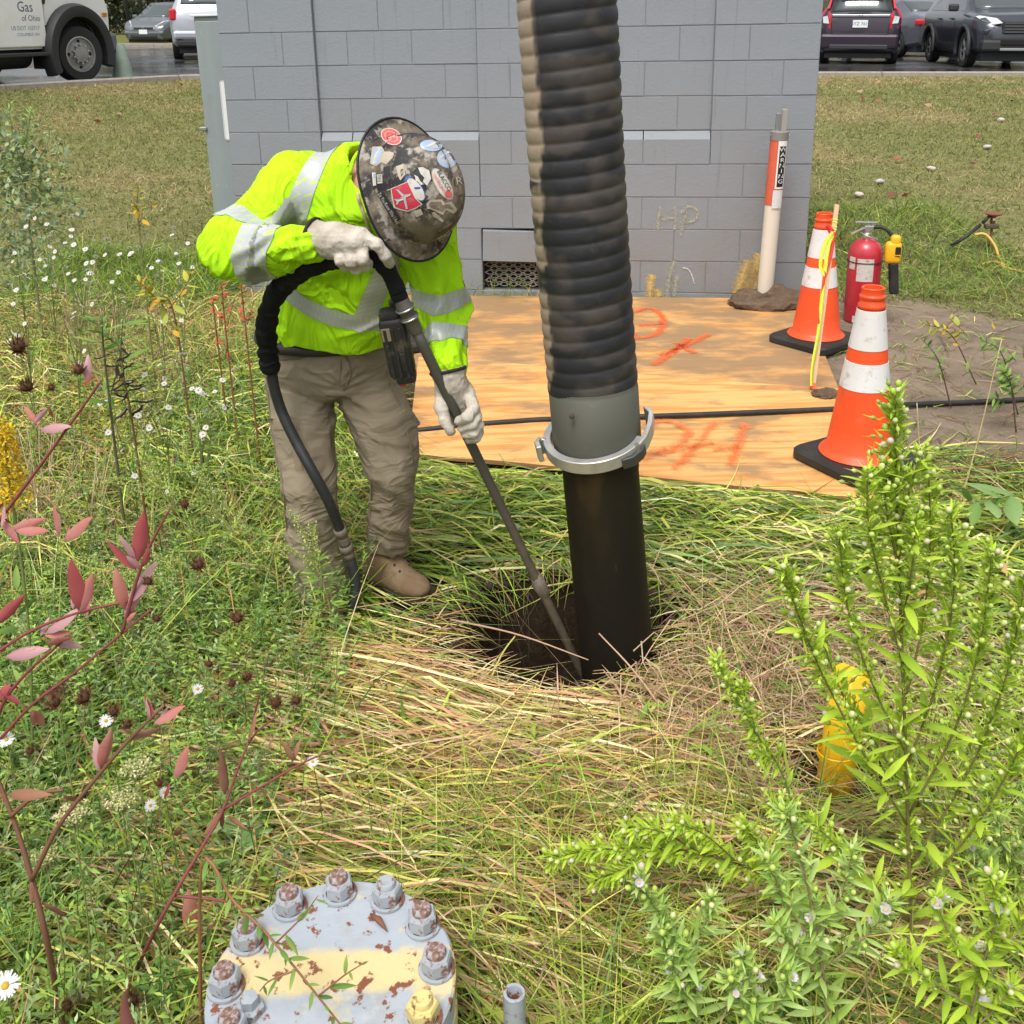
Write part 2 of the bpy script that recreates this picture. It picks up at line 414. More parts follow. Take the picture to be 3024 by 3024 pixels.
# parking lot, kerbs, far verge
M_asph = mat('wet_asphalt', (.045, .046, .048), rough=.3, spec=.5, layers=[(.35, 4, (.075, .077, .08), .4, .65, .7), (60, 2, (.09, .09, .09), .55, .8, .3)], bump=(70, .12, .01), rvar=(.45, .42, .66, .02, .36))
LZ = .80
kx = np.concatenate([np.linspace(-60, -11, 10), np.linspace(-10.8, -3, 50), np.linspace(-2.5, 60, 24)])
ky = kerb_y(kx)
v = [(x, y + .14, lz(x)) for x, y in zip(kx, ky)] + [(x, 36.4, lz(x)) for x in kx]
n = len(kx); f = np.array([[i, i + 1, n + i + 1, n + i] for i in range(n - 1)])
tag(link('parking_lot', npmesh('parking_lot', v, f), M_asph), kind='structure')
M_conc = mat('kerb_concrete', (.30, .27, .23), rough=.85, layers=[(14, 5, (.19, .165, .13), .45, .7, .7), (90, 2, (.4, .37, .33), .6, .8, .4)], bump=(60, .4, .01))
def kerb(name, px, py, w, z0, z1, piece=3.0, rev=False):
    root = bpy.data.objects.new(name, None); COL.objects.link(root); tag(root, kind='structure')
    p = np.stack([px, py], 1); s = np.r_[0, np.cumsum(np.linalg.norm(np.diff(p, axis=0), axis=1))]
    k = 0; a = 0.
    while a < s[-1] - .3:
        b = min(a + piece - .014, s[-1]); q = np.linspace(a, b, 7)
        c = np.stack([np.interp(q, s, p[:, 0]), np.interp(q, s, p[:, 1])], 1); t = np.gradient(c, axis=0); t /= np.linalg.norm(t, axis=1)[:, None]
        nn = np.stack([-t[:, 1], t[:, 0]], 1); V = []
        for i in range(7):
            for o, z in ((0, z0), (.006, z1 - .02), (.025, z1), (w - .025, z1), (w, z1 - .02), (w, z0)): V.append((*(c[i] + nn[i] * o), z + lz(c[i, 0]) - .8))
        F = [[i * 6 + j, i * 6 + j + 1, i * 6 + 7 + j, i * 6 + 6 + j] for i in range(6) for j in range(5)] + [list(range(6))[::-1], [36 + j for j in range(6)]]
        o = link('kerb_stone', npmesh('kerb_stone', V, F), M_conc, root); a += piece; k += 1
kerb('kerb', kx[(kx > -12) & (kx < 14)], ky[(kx > -12) & (kx < 14)], .15, .55, .862)
kerb('far_kerb', np.linspace(-40, 40, 12), np.full(12, 36.4), .15, .7, .93, piece=4.0)
M_verge = mat('verge_turf', (.16, .15, .05), rough=.95, spec=.1, layers=[(.5, 5, (.11, .13, .04), .4, .6, .8), (14, 4, (.22, .18, .08), .5, .75, .5)], bump=(20, .8, .05))
v = []; f = []
vx = np.linspace(-90, 90, 30); vy = np.array([36.55, 40, 46, 60, 110, 220]); vz = np.array([.92, 1.0, 1.06, 1.1, 1.1, 1.1])
for x in vx:
    for y, z in zip(vy, vz): v.append((x, y, z + lz(x) - .8))
f = np.array([[i * 6 + j, (i + 1) * 6 + j, (i + 1) * 6 + j + 1, i * 6 + j + 1] for i in range(29) for j in range(5)])
tag(link('far_verge', npmesh('far_verge', v, f), M_verge), kind='structure')

# ------------------------------------------------------------------ painted block building
WO = np.array([-1.795, 6.690, 0.]); WU = np.array([.9916, -.1297, 0]); WN = np.array([.1297, .9916, 0])
def wallp(u, k, out=0.): return WO + WU * (u * .4064) + np.array([0, 0, .03 + k * .2032]) - WN * out
def wall_stain(a, cur):
    # thin vertical rain streaks and splash dirt low on the wall
    N, L = a['N'], a['L']
    m2 = N.new('ShaderNodeMapping'); m2.inputs['Scale'].default_value = (22, 22, 1.1); g = N.new('ShaderNodeNewGeometry'); L.new(g.outputs['Position'], m2.inputs['Vector'])
    s = a['ramp'](a['noise'](1.4, 3, m2.outputs[0]), .62, .8)
    m3 = N.new('ShaderNodeMath'); m3.operation = 'MULTIPLY'; L.new(s, m3.inputs[0]); m3.inputs[1].default_value = .55
    cur = a['mix'](cur, (.12, .125, .13), m3.outputs[0])
    sx = N.new('ShaderNodeSeparateXYZ'); L.new(g.outputs['Position'], sx.inputs[0])
    z = a['ramp'](sx.outputs[2], 1.5, .0)
    n = a['ramp'](a['noise'](2.2, 5, g.outputs['Position']), .25, .7)
    mm = N.new('ShaderNodeMath'); mm.operation = 'MULTIPLY'; L.new(z, mm.inputs[0]); L.new(n, mm.inputs[1])
    return a['mix'](cur, (.215, .20, .19), mm.outputs[0])
M_block = mat('grey_painted_block', (.225, .250, .278), rough=.62, spec=.35, layers=[(3, 4, (.25, .272, .30), .4, .7, .5)], bump=(55, .38, .007, 6), extra=wall_stain)
M_mort = mat('painted_mortar', (.21, .232, .258), rough=.7, layers=[(6, 4, (.24, .25, .26), .4, .7, .5)], bump=(70, .4, .005), extra=wall_stain)
bld = thing('block_building', 'small grey painted concrete block building with recessed panels', 'building', (WO[0], WO[1], 0), math.atan2(WU[1], WU[0]))
BW = .4064; BH = .2032; J = .0032
_blk = {}
def block_mesh(w):
    w = round(w, 4)
    if w not in _blk:
        bm = bmesh.new(); d = .1; hw, hh = w / 2 - .0014, BH / 2 - .0024; c = .0024
        A = [(-hw, d, -hh), (hw, d, -hh), (hw, d, hh), (-hw, d, hh)]; B = [(x, .006, z) for x, y, z in A]; C_ = [(x - math.copysign(c, x), 0.0, z - math.copysign(c, z)) for x, y, z in A]
        rings = [[bm.verts.new(p) for p in q] for q in (A, B, C_)]
        for a, b in ((0, 1), (1, 2)):
            for j in range(4): bm.faces.new([rings[a][j], rings[a][(j + 1) % 4], rings[b][(j + 1) % 4], rings[b][j]])
        bm.faces.new(rings[2]); bmesh.ops.recalc_face_normals(bm, faces=bm.faces[:])
        me = bpy.data.meshes.new('block'); bm.to_mesh(me); bm.free(); me.materials.append(M_block); _blk[w] = me
    return _blk[w]
LOOSE = None
def put_block(u0, u1, k, out=0., M=None):
    m = Matrix.Translation(((u0 + u1) / 2 * BW, -out, .03 + (k + .5) * BH))
    if M: m = m @ M
    m = m @ Matrix.Translation((0, random.uniform(-.0012, .0012), 0)) @ Matrix.Rotation(random.uniform(-.003, .003), 4, 'X') @ Matrix.Rotation(random.uniform(-.002, .002), 4, 'Z')
    return link('block', block_mesh((u1 - u0) * BW), None, bld, m)
def row(a, b, js, k, out=0., skip=None):
    e = [a] + [j for j in js if a < j < b] + [b]
    for u0, u1 in zip(e, e[1:]):
        if skip and (round(u0, 2), round(u1, 2)) in skip: continue
        put_block(u0, u1, k, out)
NK = 12
for k in range(-1, NK):
    half = (k % 2 == 0)
    js = [i + (.5 if half else 0) for i in range(0, 10)]
    if 5 <= k < 10:
        pj = [.5] if half else [1.0]
        row(0, 1.5, pj, k); row(4, 5, [4.5] if half else [], k); row(7.5, 9, [8.5] if half else [8.0], k)
        row(1.5, 4, [2.5, 3.5] if half else [2.0, 3.0], k, -.028); row(5, 7.5, [6.5] if half else [6.0, 7.0], k, -.028)
    elif k == 4:
        row(0, 1.5, [.5], k); row(4, 5, [4.5], k); row(7.5, 9, [8.5], k)
        for a, b in ((1.5, 4), (5, 7.5)):
            e = [a] + [j for j in ([2.0, 3.0] if a < 2 else [5.5, 6.5]) if a < j < b] + [b]
            for u0, u1 in zip(e, e[1:]):
                w = (u1 - u0) * BW / 2 - J; h0, h1, h2 = -BH / 2 + J, BH / 2 - .048, BH / 2 - .003
                V = []
                for x in (-w, w): V += [(x, .1, h0), (x, 0, h0), (x, 0, h1 - .004), (x, .004, h1), (x, .034, h2), (x, .1, h2)]
                F = [[0, 1, 2, 3, 4, 5][::-1], [6, 7, 8, 9, 10, 11]] + [[i, 6 + i, 6 + (i + 1) % 6, (i + 1) % 6] for i in range(6)]
                bm = bmesh.new(); vs = [bm.verts.new(p) for p in V]; [bm.faces.new([vs[i] for i in q]) for q in F]
                bmobj('sill_block', bm, M_block, bld, mtx=Matrix.Translation(((u0 + u1) / 2 * BW, 0, .03 + (k + .5) * BH)))
    else:
        if k == 1: row(0, 9, js, k, skip={(4.0, 5.0)})
        elif k == 0: row(0, 4, js, k); row(5.05, 9, [5.5, 6.5, 7.5, 8.5], k)
        else: row(0, 9, js, k)
# the loose block over the vent
o = link('loose_block', block_mesh(.42), None, bld, Matrix.Translation((4.54 * BW, -.026, .03 + 1.45 * BH)) @ Matrix.Rotation(R(1.6), 4, 'Y') @ Matrix.Rotation(R(3), 4, 'Z'))
o['label'] = 'loose block tilted out of the wall above the vent grille'
# return walls (right and left sides)
for side in (0, 1):
    for k in range(-1, NK):
        e = [0.25, 1, 2, 3, 4, 5] if k % 2 else [0.25, .5, 1.5, 2.5, 3.5, 4.5, 5]
        for u0, u1 in zip(e, e[1:]):
            if side: m = Matrix.Translation((9 * BW, (u0 + u1) / 2 * BW, .03 + (k + .5) * BH)) @ Matrix.Rotation(R(90), 4, 'Z')
            else: m = Matrix.Translation((0, (u0 + u1) / 2 * BW, .03 + (k + .5) * BH)) @ Matrix.Rotation(R(-90), 4, 'Z')
            link('block', block_mesh((u1 - u0) * BW), None, bld, m)
LW, LD, LH = 9 * BW, 5 * BW, .03 + NK * BH
# mortar core: built round the vent opening and 6 mm behind the block faces
bm = bmesh.new()
g = .007
add_box(bm, (LW / 2, (LD + .12) / 2 + .06, LH / 2 - .1), (LW - 2 * g, LD - .13, LH + .2))
add_box(bm, (2 * BW + g / 2, .0645, .03 + BH), (4 * BW - g, .1215, BH * 4.0)); add_box(bm, (7.05 * BW - g / 2, .0645, .03 + BH), (3.9 * BW - g, .1215, BH * 4.0))
add_box(bm, (4.55 * BW, .0645, .03 + 2.5 * BH), (1.1 * BW, .1215, BH))
for a, b in ((0, 1.5), (4, 5), (7.5, 9)): add_box(bm, ((a + b) / 2 * BW, .0645, .03 + 7.5 * BH), ((b - a) * BW - .004, .1215, BH * 9.0))
for a, b in ((1.5, 4), (5, 7.5)): add_box(bm, ((a + b) / 2 * BW, .0645, .03 + 3.86 * BH), ((b - a) * BW - .001, .1205, BH * 1.72)); add_box(bm, ((a + b) / 2 * BW, .0675, .03 + 7.5 * BH), ((b - a) * BW + .012, .071, BH * 5.0))
bmobj('mortar', bm, M_mort, bld)
box('roof_slab', (LW / 2, LD / 2, LH + .075), (LW + .2, LD + .2, .14), M_conc, bld, .01)
# vent grille: expanded metal in the opening
M_grille = mat('dusty_vent_metal', (.27, .24, .20), rough=.6, metal=.5, layers=[(20, 4, (.15, .12, .09), .4, .7, .6)])
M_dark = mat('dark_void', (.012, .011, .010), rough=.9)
vg = bmesh.new(); u0, u1, z0, z1 = 4.03 * BW, 5.03 * BW, .03 + .02, .03 + .96 * BH
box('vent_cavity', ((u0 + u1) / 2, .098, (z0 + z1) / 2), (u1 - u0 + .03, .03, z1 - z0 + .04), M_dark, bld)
strands = []
cw, chh = .062, .026
for r in range(8):
    zc = z0 + (r + .5) * chh
    if zc > z1: break
    for i in range(9):
        xc = u0 + (i + (.5 if r % 2 else 0)) * cw
        for sgn in (-1, 1):
            pts = [(xc - cw * .5, .03, zc), (xc - cw * .36, .030, zc + sgn * chh * .12), (xc - cw * .15, .036, zc + sgn * chh * .48), (xc + cw * .15, .036, zc + sgn * chh * .48), (xc + cw * .36, .03, zc + sgn * chh * .12), (xc + cw * .5, .03, zc)]
            pts = [(min(max(a, u0), u1), b, c) for a, b, c in pts]
            if pts[-1][0] - pts[0][0] > .02 and len({p[0] for p in pts}) == 6: strands.append((pts, .0036))
tubes('vent_grille', strands, M_grille, bld, 5)
# spray paint on the wall: strips 2 mm off the blocks
def spray_mat(name, col, dens=.5, scale=60):
    m = mat(name, col, rough=.7); nt = m.node_tree; N, L = nt.nodes, nt.links; b = N['Principled BSDF']
    at = N.new('ShaderNodeAttribute'); at.attribute_name = 'UVW'; sp = N.new('ShaderNodeSeparateXYZ'); L.new(at.outputs['Vector'], sp.inputs[0])
    ab = N.new('ShaderNodeMath'); ab.operation = 'ABSOLUTE'; L.new(sp.outputs[0], ab.inputs[0])
    r = ramp2(N, L, ab.outputs[0], 0, 1, dens + .28, dens - .45)
    g = N.new('ShaderNodeNewGeometry'); n = N.new('ShaderNodeTexNoise'); n.inputs['Scale'].default_value = scale; n.inputs['Detail'].default_value = 5; L.new(g.outputs['Position'], n.inputs['Vector'])
    ad = N.new('ShaderNodeMath'); ad.operation = 'SUBTRACT'; L.new(r, ad.inputs[0]); L.new(n.outputs['Fac'], ad.inputs[1])
    al = ramp2(N, L, ad.outputs[0], -.22, .42, 0, 1); L.new(al, b.inputs['Alpha']); return m
def stroke(name, pts, w, m, parent, nrm_, n=18, off=.0):
    p = spline(pts, n) if len(pts) > 2 else np.linspace(pts[0], pts[-1], n); t = np.gradient(p, axis=0); t /= np.linalg.norm(t, axis=1)[:, None]
    s = np.cross(np.asarray(nrm_), t); s /= np.linalg.norm(s, axis=1)[:, None]
    V = np.stack([p - s * w / 2, p, p + s * w / 2], 1).reshape(-1, 3) + np.asarray(nrm_) * off
    u = np.tile([[-1, 0], [0, 0], [1, 0]], (n, 1)).astype(float)
    F = np.array([[i * 3 + j, i * 3 + j + 1, i * 3 + 4 + j, i * 3 + 3 + j] for i in range(n - 1) for j in range(2)])
    return link(name, npmesh(name, V, F, uv=u), m, parent)
M_faint = spray_mat('faint_yellow_spray', (.42, .40, .30), .42); M_yel = spray_mat('yellow_ochre_spray', (.60, .41, .14), .62); M_wht = spray_mat('white_spray', (.62, .62, .60), .55)
def wl_(px, py):     # point of the wall plane under a pixel, in building coordinates
    d = ray(px, py); t = ((WO - CAMPOS) @ WN - .0035) / (d @ WN); q = CAMPOS + d * t - WO
    return (q @ WU, -.0045, q[2])
nw = (0, -1, 0)
def marks(name, lst, w, m):
    vs, fs, us, o = [], [], [], 0
    for pts in lst:
        ob = stroke('tmp', [wl_(*p) for p in pts], w, m, None, nw); me = ob.data; n = len(me.vertices)
        a = np.zeros(n * 3); me.vertices.foreach_get('co', a); vs.append(a.reshape(-1, 3)); q = np.zeros(n * 3); me.attributes['UVW'].data.foreach_get('vector', q); us.append(q.reshape(-1, 3))
        fs.append(np.array([list(p.vertices) for p in me.polygons]) + o); o += n; bpy.data.objects.remove(ob); bpy.data.meshes.remove(me)
    return link(name, npmesh(name, np.concatenate(vs), np.concatenate(fs), uv=np.concatenate(us)), m, bld)
marks('paint_letter', [[(1246, 390), (1243, 410), (1241, 434)], [(1273, 390), (1274, 410), (1273, 433)], [(1244, 416), (1258, 412), (1273, 411)]], .05, M_faint)
marks('paint_letter', [[(1296, 398), (1290, 420), (1284, 445)], [(1284, 402), (1300, 389), (1314, 396), (1314, 412), (1300, 418), (1286, 416)]], .05, M_faint)
marks('yellow_paint_mark', [[(1231, 518), (1227, 535), (1226, 560)], [(1240, 545), (1242, 560)]], .09, M_yel)
marks('yellow_paint_mark', [[(1272, 492), (1264, 520), (1258, 562)], [(1276, 520), (1272, 560)]], .075, M_faint)
marks('white_paint_mark', [[(1288, 505), (1297, 507), (1304, 516), (1310, 535)]], .016, M_wht)
marks('yellow_paint_mark', [[(1432, 478), (1420, 520), (1404, 555)], [(1412, 492), (1398, 530), (1390, 555)], [(1434, 510), (1424, 550)]], .12, M_yel)

# ------------------------------------------------------------------ grey steel cabinet at the left corner
M_cab = mat('weathered_grey_green_steel', (.235, .275, .28), rough=.45, spec=.4, layers=[(2.5, 5, (.30, .335, .335), .4, .7, .6, (3, 3, .6)), (26, 3, (.5, .52, .51), .68, .74, .5, (2, 2, .5)), (7, 4, (.2, .2, .18), .6, .8, .4)], bump=(8, .1, .01))
cz = hgt(-2.2, 7.0); tl = P(363.5, 31, 6.93); cb_ = thing('steel_cabinet', 'tall grey steel cabinet beside the left corner of the block building', 'cabinet', (tl[0], 6.93, float(cz)), R(-2))
ch = tl[2] - cz; cwd = .46
M_white = mat('white_enamel_and_lid_glint', (.72, .73, .72), rough=.35); M_black = mat('black_print', (.015, .015, .017), rough=.5); M_redp = mat('red_print', (.5, .03, .04), rough=.5)
box('cabinet_body', (cwd / 2, .2, ch / 2 - .05), (cwd, .38, ch + .1), M_cab, cb_, .008)
box('cabinet_lid', (cwd / 2, .2, ch + .006), (cwd + .03, .42, .014), M_white, cb_, .003)  # lid coloured white to paint in the sky's glint on its top edge
box('cabinet_door', (cwd / 2, .004, ch / 2), (cwd - .02, .012, ch - .06), M_cab, cb_, .004)
hz_ = P(368, 243, 6.93)[2] - cz
o = box('hinge', (-.006, -.002, hz_), (.05, .03, .022), mat('galvanised', (.35, .36, .36), rough=.4, metal=.7), cb_, .004)
sx0 = P(411, 152, 6.93)[0] - tl[0]; sz1 = P(411, 152, 6.93)[2] - cz; sz0 = P(411, 265, 6.93)[2] - cz
sw = .11; Msg = Matrix.Translation((sx0 + .012 + sw / 2, -.0055, (sz0 + sz1) / 2)) @ Matrix.Rotation(R(90), 4, 'X')
def plate(name, w, h, r, m, parent, mtx, t=.002):
    bm = bmesh.new(); pts = []
    for cx, cy, a0 in ((w / 2 - r, h / 2 - r, 0), (-w / 2 + r, h / 2 - r, 90), (-w / 2 + r, -h / 2 + r, 180), (w / 2 - r, -h / 2 + r, 270)):
        for a in range(0, 91, 30): pts.append((cx + r * math.cos(R(a0 + a)), cy + r * math.sin(R(a0 + a))))
    lo = [bm.verts.new((x, y, 0)) for x, y in pts]; hi = [bm.verts.new((x, y, t)) for x, y in pts]; n = len(pts)
    bm.faces.new(hi); bm.faces.new(lo[::-1]); [bm.faces.new([lo[i], lo[(i + 1) % n], hi[(i + 1) % n], hi[i]]) for i in range(n)]
    return bmobj(name, bm, m, parent, mtx=mtx)
sg = plate('warning_sign', sw, sz1 - sz0, .018, M_white, cb_, Msg)
plate('sign_border', sw - .008, sz1 - sz0 - .008, .015, mat('blue_grey_print', (.2, .23, .35), rough=.5), sg, Matrix.Translation((0, 0, .0022)), .0004)
plate('sign_face', sw - .013, sz1 - sz0 - .013, .013, M_white, sg, Matrix.Translation((0, 0, .0027)), .0004)
plate('black_panel', .045, .20, .002, M_black, sg, Matrix.Translation((.012, -.075, .0033)), .0004)
text_obj('sign_text', 'CAUTION', .034, M_white, sg, Matrix.Translation((.012, -.075, .0041)), vertical=True)
lathe('stop_symbol', [(0, 0), (.018, 0), (.018, .0006), (0, .0006)], M_redp, sg, 8, Matrix.Translation((.016, .13, .0032)), smooth=False)

# ------------------------------------------------------------------ plywood
def wood_extra(a, cur):
    N, L = a['N'], a['L']; mp = N.new('ShaderNodeMapping'); mp.inputs['Scale'].default_value = (.55, 4.2, 1); L.new(a['tc'].outputs['Object'], mp.inputs['Vector'])
    nz = N.new('ShaderNodeTexNoise'); nz.inputs['Scale'].default_value = 1.1; nz.inputs['Detail'].default_value = 3; L.new(mp.outputs[0], nz.inputs['Vector'])
    m1 = N.new('ShaderNodeMath'); m1.operation = 'MULTIPLY'; m1.inputs[1].default_value = 44; L.new(nz.outputs['Fac'], m1.inputs[0])
    s = N.new('ShaderNodeMath'); s.operation = 'SINE'; L.new(m1.outputs[0], s.inputs[0])
    f = ramp2(N, L, s.outputs[0], -.2, 1, 0, .75)
    cur = a['mix'](cur, (.55, .23, .055), f)
    m4 = N.new('ShaderNodeMapping'); m4.inputs['Scale'].default_value = (3, 90, 1); L.new(a['tc'].outputs['Object'], m4.inputs['Vector'])
    return a['mix'](cur, (.45, .20, .06), a['ramp'](a['noise'](1, 3, m4.outputs[0]), .5, .8))
def mud_extra(lo, hi, amt):
    def fn(a, cur):
        cur = wood_extra(a, cur)
        N, L = a['N'], a['L']; m5 = N.new('ShaderNodeMapping'); m5.inputs['Scale'].default_value = (1.0, 1.8, 1); L.new(a['tc'].outputs['Object'], m5.inputs['Vector'])
        f = a['ramp'](a['noise'](2.6, 8, m5.outputs[0]), lo, hi); mm = N.new('ShaderNodeMath'); mm.operation = 'MULTIPLY'; L.new(f, mm.inputs[0]); mm.inputs[1].default_value = amt
        return a['mix'](cur, (.25, .165, .09), mm.outputs[0])
    return fn
M_ply1 = mat('muddy_plywood', (.66, .36, .125), rough=.6, extra=mud_extra(.37, .54, .85), bump=(30, .15, .004))
M_ply2 = mat('clean_plywood', (.72, .40, .14), rough=.6, extra=mud_extra(.52, .63, .75), bump=(30, .15, .004))
M_plye = mat('plywood_edge', (.36, .2, .09), rough=.7, layers=[(1, 2, (.2, .11, .05), .45, .6, .8, (1, 1, 400))])
def sheet(label, poly, z0, t, m, dz=None):
    poly = np.asarray(poly, float); c = poly.mean(0); root = thing('plywood_sheet', label, 'plywood', (c[0], c[1], z0), 0, 'plywood sheets laid over the grass')
    n = 14; q = []
    for i in range(n + 1):
        a = poly[0] + (poly[1] - poly[0]) * i / n; b = poly[3] + (poly[2] - poly[3]) * i / n
        for j in range(5): p = a + (b - a) * j / 4; q.append((p[0] - c[0], p[1] - c[1], (dz(i / n, j / 4) if dz else 0)))
    q = np.array(q); N_ = len(q); F = [[i * 5 + j, i * 5 + j + 1, (i + 1) * 5 + j + 1, (i + 1) * 5 + j][::-1] for i in range(n) for j in range(4)]
    top = q + [0, 0, t]
    link('face_veneer', npmesh('face_veneer', top, np.array(F)), m, root)
    rim = [i * 5 for i in range(n + 1)] + [n * 5 + j for j in range(1, 5)] + [i * 5 + 4 for i in range(n - 1, -1, -1)] + [3, 2, 1]
    V = [tuple(q[i]) for i in rim] + [tuple(top[i] - [0, 0, .0008]) for i in rim]; k = len(rim)
    F2 = [[i, (i + 1) % k, k + (i + 1) % k, k + i] for i in range(k)]; V += [tuple(x) for x in q]; F2 += [[2 * k + a for a in f_][::-1] for f_ in F]
    link('plywood_core', npmesh('plywood_core', V, F2), M_plye, root); return root
g2 = lambda px, py, z=0.: (lambda d: (CAMPOS + d * ((z - HC) / d[2]))[:2])(ray(px, py))
ply_back = sheet('mud stained plywood sheet lying against the block wall', [g2(720, 712), g2(1583, 736, .02), g2(1513, 564, .02), g2(700, 562)], .004, .018, M_ply1)
ply_front = sheet('bright orange plywood sheet in front, under the black hose', [g2(768, 856, .04), g2(1652, 944, .04), g2(1588, 733, .045), g2(790, 672, .045)], .0235, .018, M_ply2, dz=lambda a, b: .006 * (1 - b) * math.sin(a * 3.1) + .004 * math.sin(a * 7))
M_or = spray_mat('orange_marking_spray', (.85, .13, .03), .52, 45); M_or2 = spray_mat('faint_orange_spray', (.85, .17, .04), .38, 30)
def ply_marks(root, lst, w, m, z):
    c = np.array(root.location); lst = lst if isinstance(lst[0], list) else [lst]
    for pts in lst:
        pp = [np.array([*g2(x, y, z), z + .0065]) - c for x, y in pts]; stroke('paint_mark', pp, w, m, root, (0, 0, 1), 20)
ply_marks(ply_back, [[(1193, 592), (1225, 583), (1250, 600), (1243, 628), (1205, 640), (1190, 628)], [(1244, 672), (1290, 655), (1338, 632)], [(1232, 690), (1262, 672), (1300, 640)], [(1205, 615), (1250, 612)], [(1275, 648), (1310, 668)]], .085, M_or, .02)
ply_marks(ply_front, [[(1212, 800), (1262, 797), (1296, 812), (1290, 835), (1250, 852), (1210, 856)], [(1350, 796), (1322, 830), (1272, 888)], [(1208, 868), (1290, 848), (1345, 836)], [(1405, 800), (1392, 840), (1378, 880)], [(1345, 850), (1395, 843)]], .11, M_or2, .045)
# ================================================================== THINGS AROUND THE DIG
M_galv = MATS['galvanised']
M_steel = mat('brushed_steel', (.55, .55, .54), rough=.35, metal=.9, layers=[(12, 4, (.3, .27, .24), .5, .75, .6)])
M_rub = mat('black_rubber', (.018, .018, .019), rough=.55, layers=[(9, 5, (.06, .052, .042), .5, .75, .6)], bump=(40, .2, .004))

# ------------------------------------------------------------------ vacuum hose with its metal end pipe
vh = thing('vacuum_hose', 'thick ribbed black vacuum hose hanging into the dug hole', 'hose', (P(1137, 880, 2.56)[0], 2.55, 0))
vo = np.array(vh.location)
ax_pts = [P(1069, 0, 2.57) + [-.05, .12, 1.05], P(1069, 0, 2.57) + [-.035, .03, .5], P(1069, 0, 2.57), P(1087, 300, 2.57), P(1105, 560, 2.57), P(1119, 735, 2.57)]
cl = spline(ax_pts, 60)
s_ = np.r_[0, np.cumsum(np.linalg.norm(np.diff(cl, axis=0), axis=1))]; Ltot = s_[-1]; pitch = .0415; nr_ = int(Ltot / pitch * 10); seg = 72
ss = np.linspace(0, Ltot, nr_); C_ = np.stack([np.interp(ss, s_, cl[:, i]) for i in range(3)], 1); t = np.gradient(C_, axis=0); t /= np.linalg.norm(t, axis=1)[:, None]
ux_ = np.array([1., 0, 0]); U_ = ux_ - t * (t @ ux_)[:, None]; U_ /= np.linalg.norm(U_, axis=1)[:, None]; V_ = np.cross(t, U_)
a_ = np.arange(seg) * 2 * np.pi / seg; dirs = np.cos(a_)[None, :, None] * U_[:, None] + np.sin(a_)[None, :, None] * V_[:, None]
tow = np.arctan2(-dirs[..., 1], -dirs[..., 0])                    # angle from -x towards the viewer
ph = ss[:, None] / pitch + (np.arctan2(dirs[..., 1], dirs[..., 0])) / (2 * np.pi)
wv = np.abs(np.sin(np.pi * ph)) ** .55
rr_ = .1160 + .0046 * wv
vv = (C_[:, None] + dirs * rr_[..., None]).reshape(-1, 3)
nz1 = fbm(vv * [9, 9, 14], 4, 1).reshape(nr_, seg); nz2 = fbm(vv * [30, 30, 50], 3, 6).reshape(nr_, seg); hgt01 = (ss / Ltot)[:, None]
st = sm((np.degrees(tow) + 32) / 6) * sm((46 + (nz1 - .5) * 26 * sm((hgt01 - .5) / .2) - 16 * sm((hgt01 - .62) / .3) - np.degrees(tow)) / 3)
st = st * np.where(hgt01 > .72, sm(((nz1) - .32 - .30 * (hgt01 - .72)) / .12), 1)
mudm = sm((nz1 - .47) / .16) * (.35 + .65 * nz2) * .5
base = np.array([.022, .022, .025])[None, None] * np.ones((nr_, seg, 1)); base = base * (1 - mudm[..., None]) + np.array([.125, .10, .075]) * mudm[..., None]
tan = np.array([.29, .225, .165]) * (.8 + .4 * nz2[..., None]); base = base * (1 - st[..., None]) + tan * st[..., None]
q = np.arange(nr_ * seg).reshape(nr_, seg); qf = np.stack([q[:-1], np.roll(q, -1, 1)[:-1], np.roll(q, -1, 1)[1:], q[1:]], -1).reshape(-1, 4)
M_hose = mat('ribbed_hose_rubber', attr='Col', rough=.5, spec=.35, layers=[(35, 5, (.10, .085, .07), .58, .8, .35)], bump=(60, .2, .004))
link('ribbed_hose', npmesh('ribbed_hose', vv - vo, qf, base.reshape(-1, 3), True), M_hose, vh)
M_collar = mat('dull_zinc_collar', (.095, .097, .078), rough=.55, metal=.15, layers=[(5, 5, (.12, .115, .095), .4, .7, .7), (30, 3, (.22, .22, .19), .64, .8, .35)], bump=(20, .15, .004))
ct, cb2 = P(1119, 728, 2.565) - vo, P(1127, 838, 2.56) - vo; dz_ = cb2 - ct; Lc = np.linalg.norm(dz_)
mC = align_z(ct, dz_)
col_o = lathe('metal_collar', [(.108, -.012), (.117, -.008), (.1175, .004), (.119, .006), (.119, Lc - .01), (.1165, Lc), (.10, Lc + .002)], M_collar, vh, 56, mC)
rvp = np.array(P(1079, 788, 2.44) - vo); lathe('rivet', [(0, .004), (.004, .0035), (.0065, 0), (.0065, -.006)], mat('rusty_rivet', (.06, .04, .03), rough=.8), col_o, 12, mC.inverted() @ align_z(rvp - [0, -.006, 0], (0, -1, .1)))
lathe('gasket', [(.1, Lc), (.108, Lc + .002), (.108, Lc + .035), (.1, Lc + .037)], M_rub, col_o, 40)
pt, pb = P(1129, 842, 2.56) - vo, P(1168, 1290, 2.50) - vo; pb = pt + (pb - pt) * 1.45; dp = pb - pt; Lp = np.linalg.norm(dp)
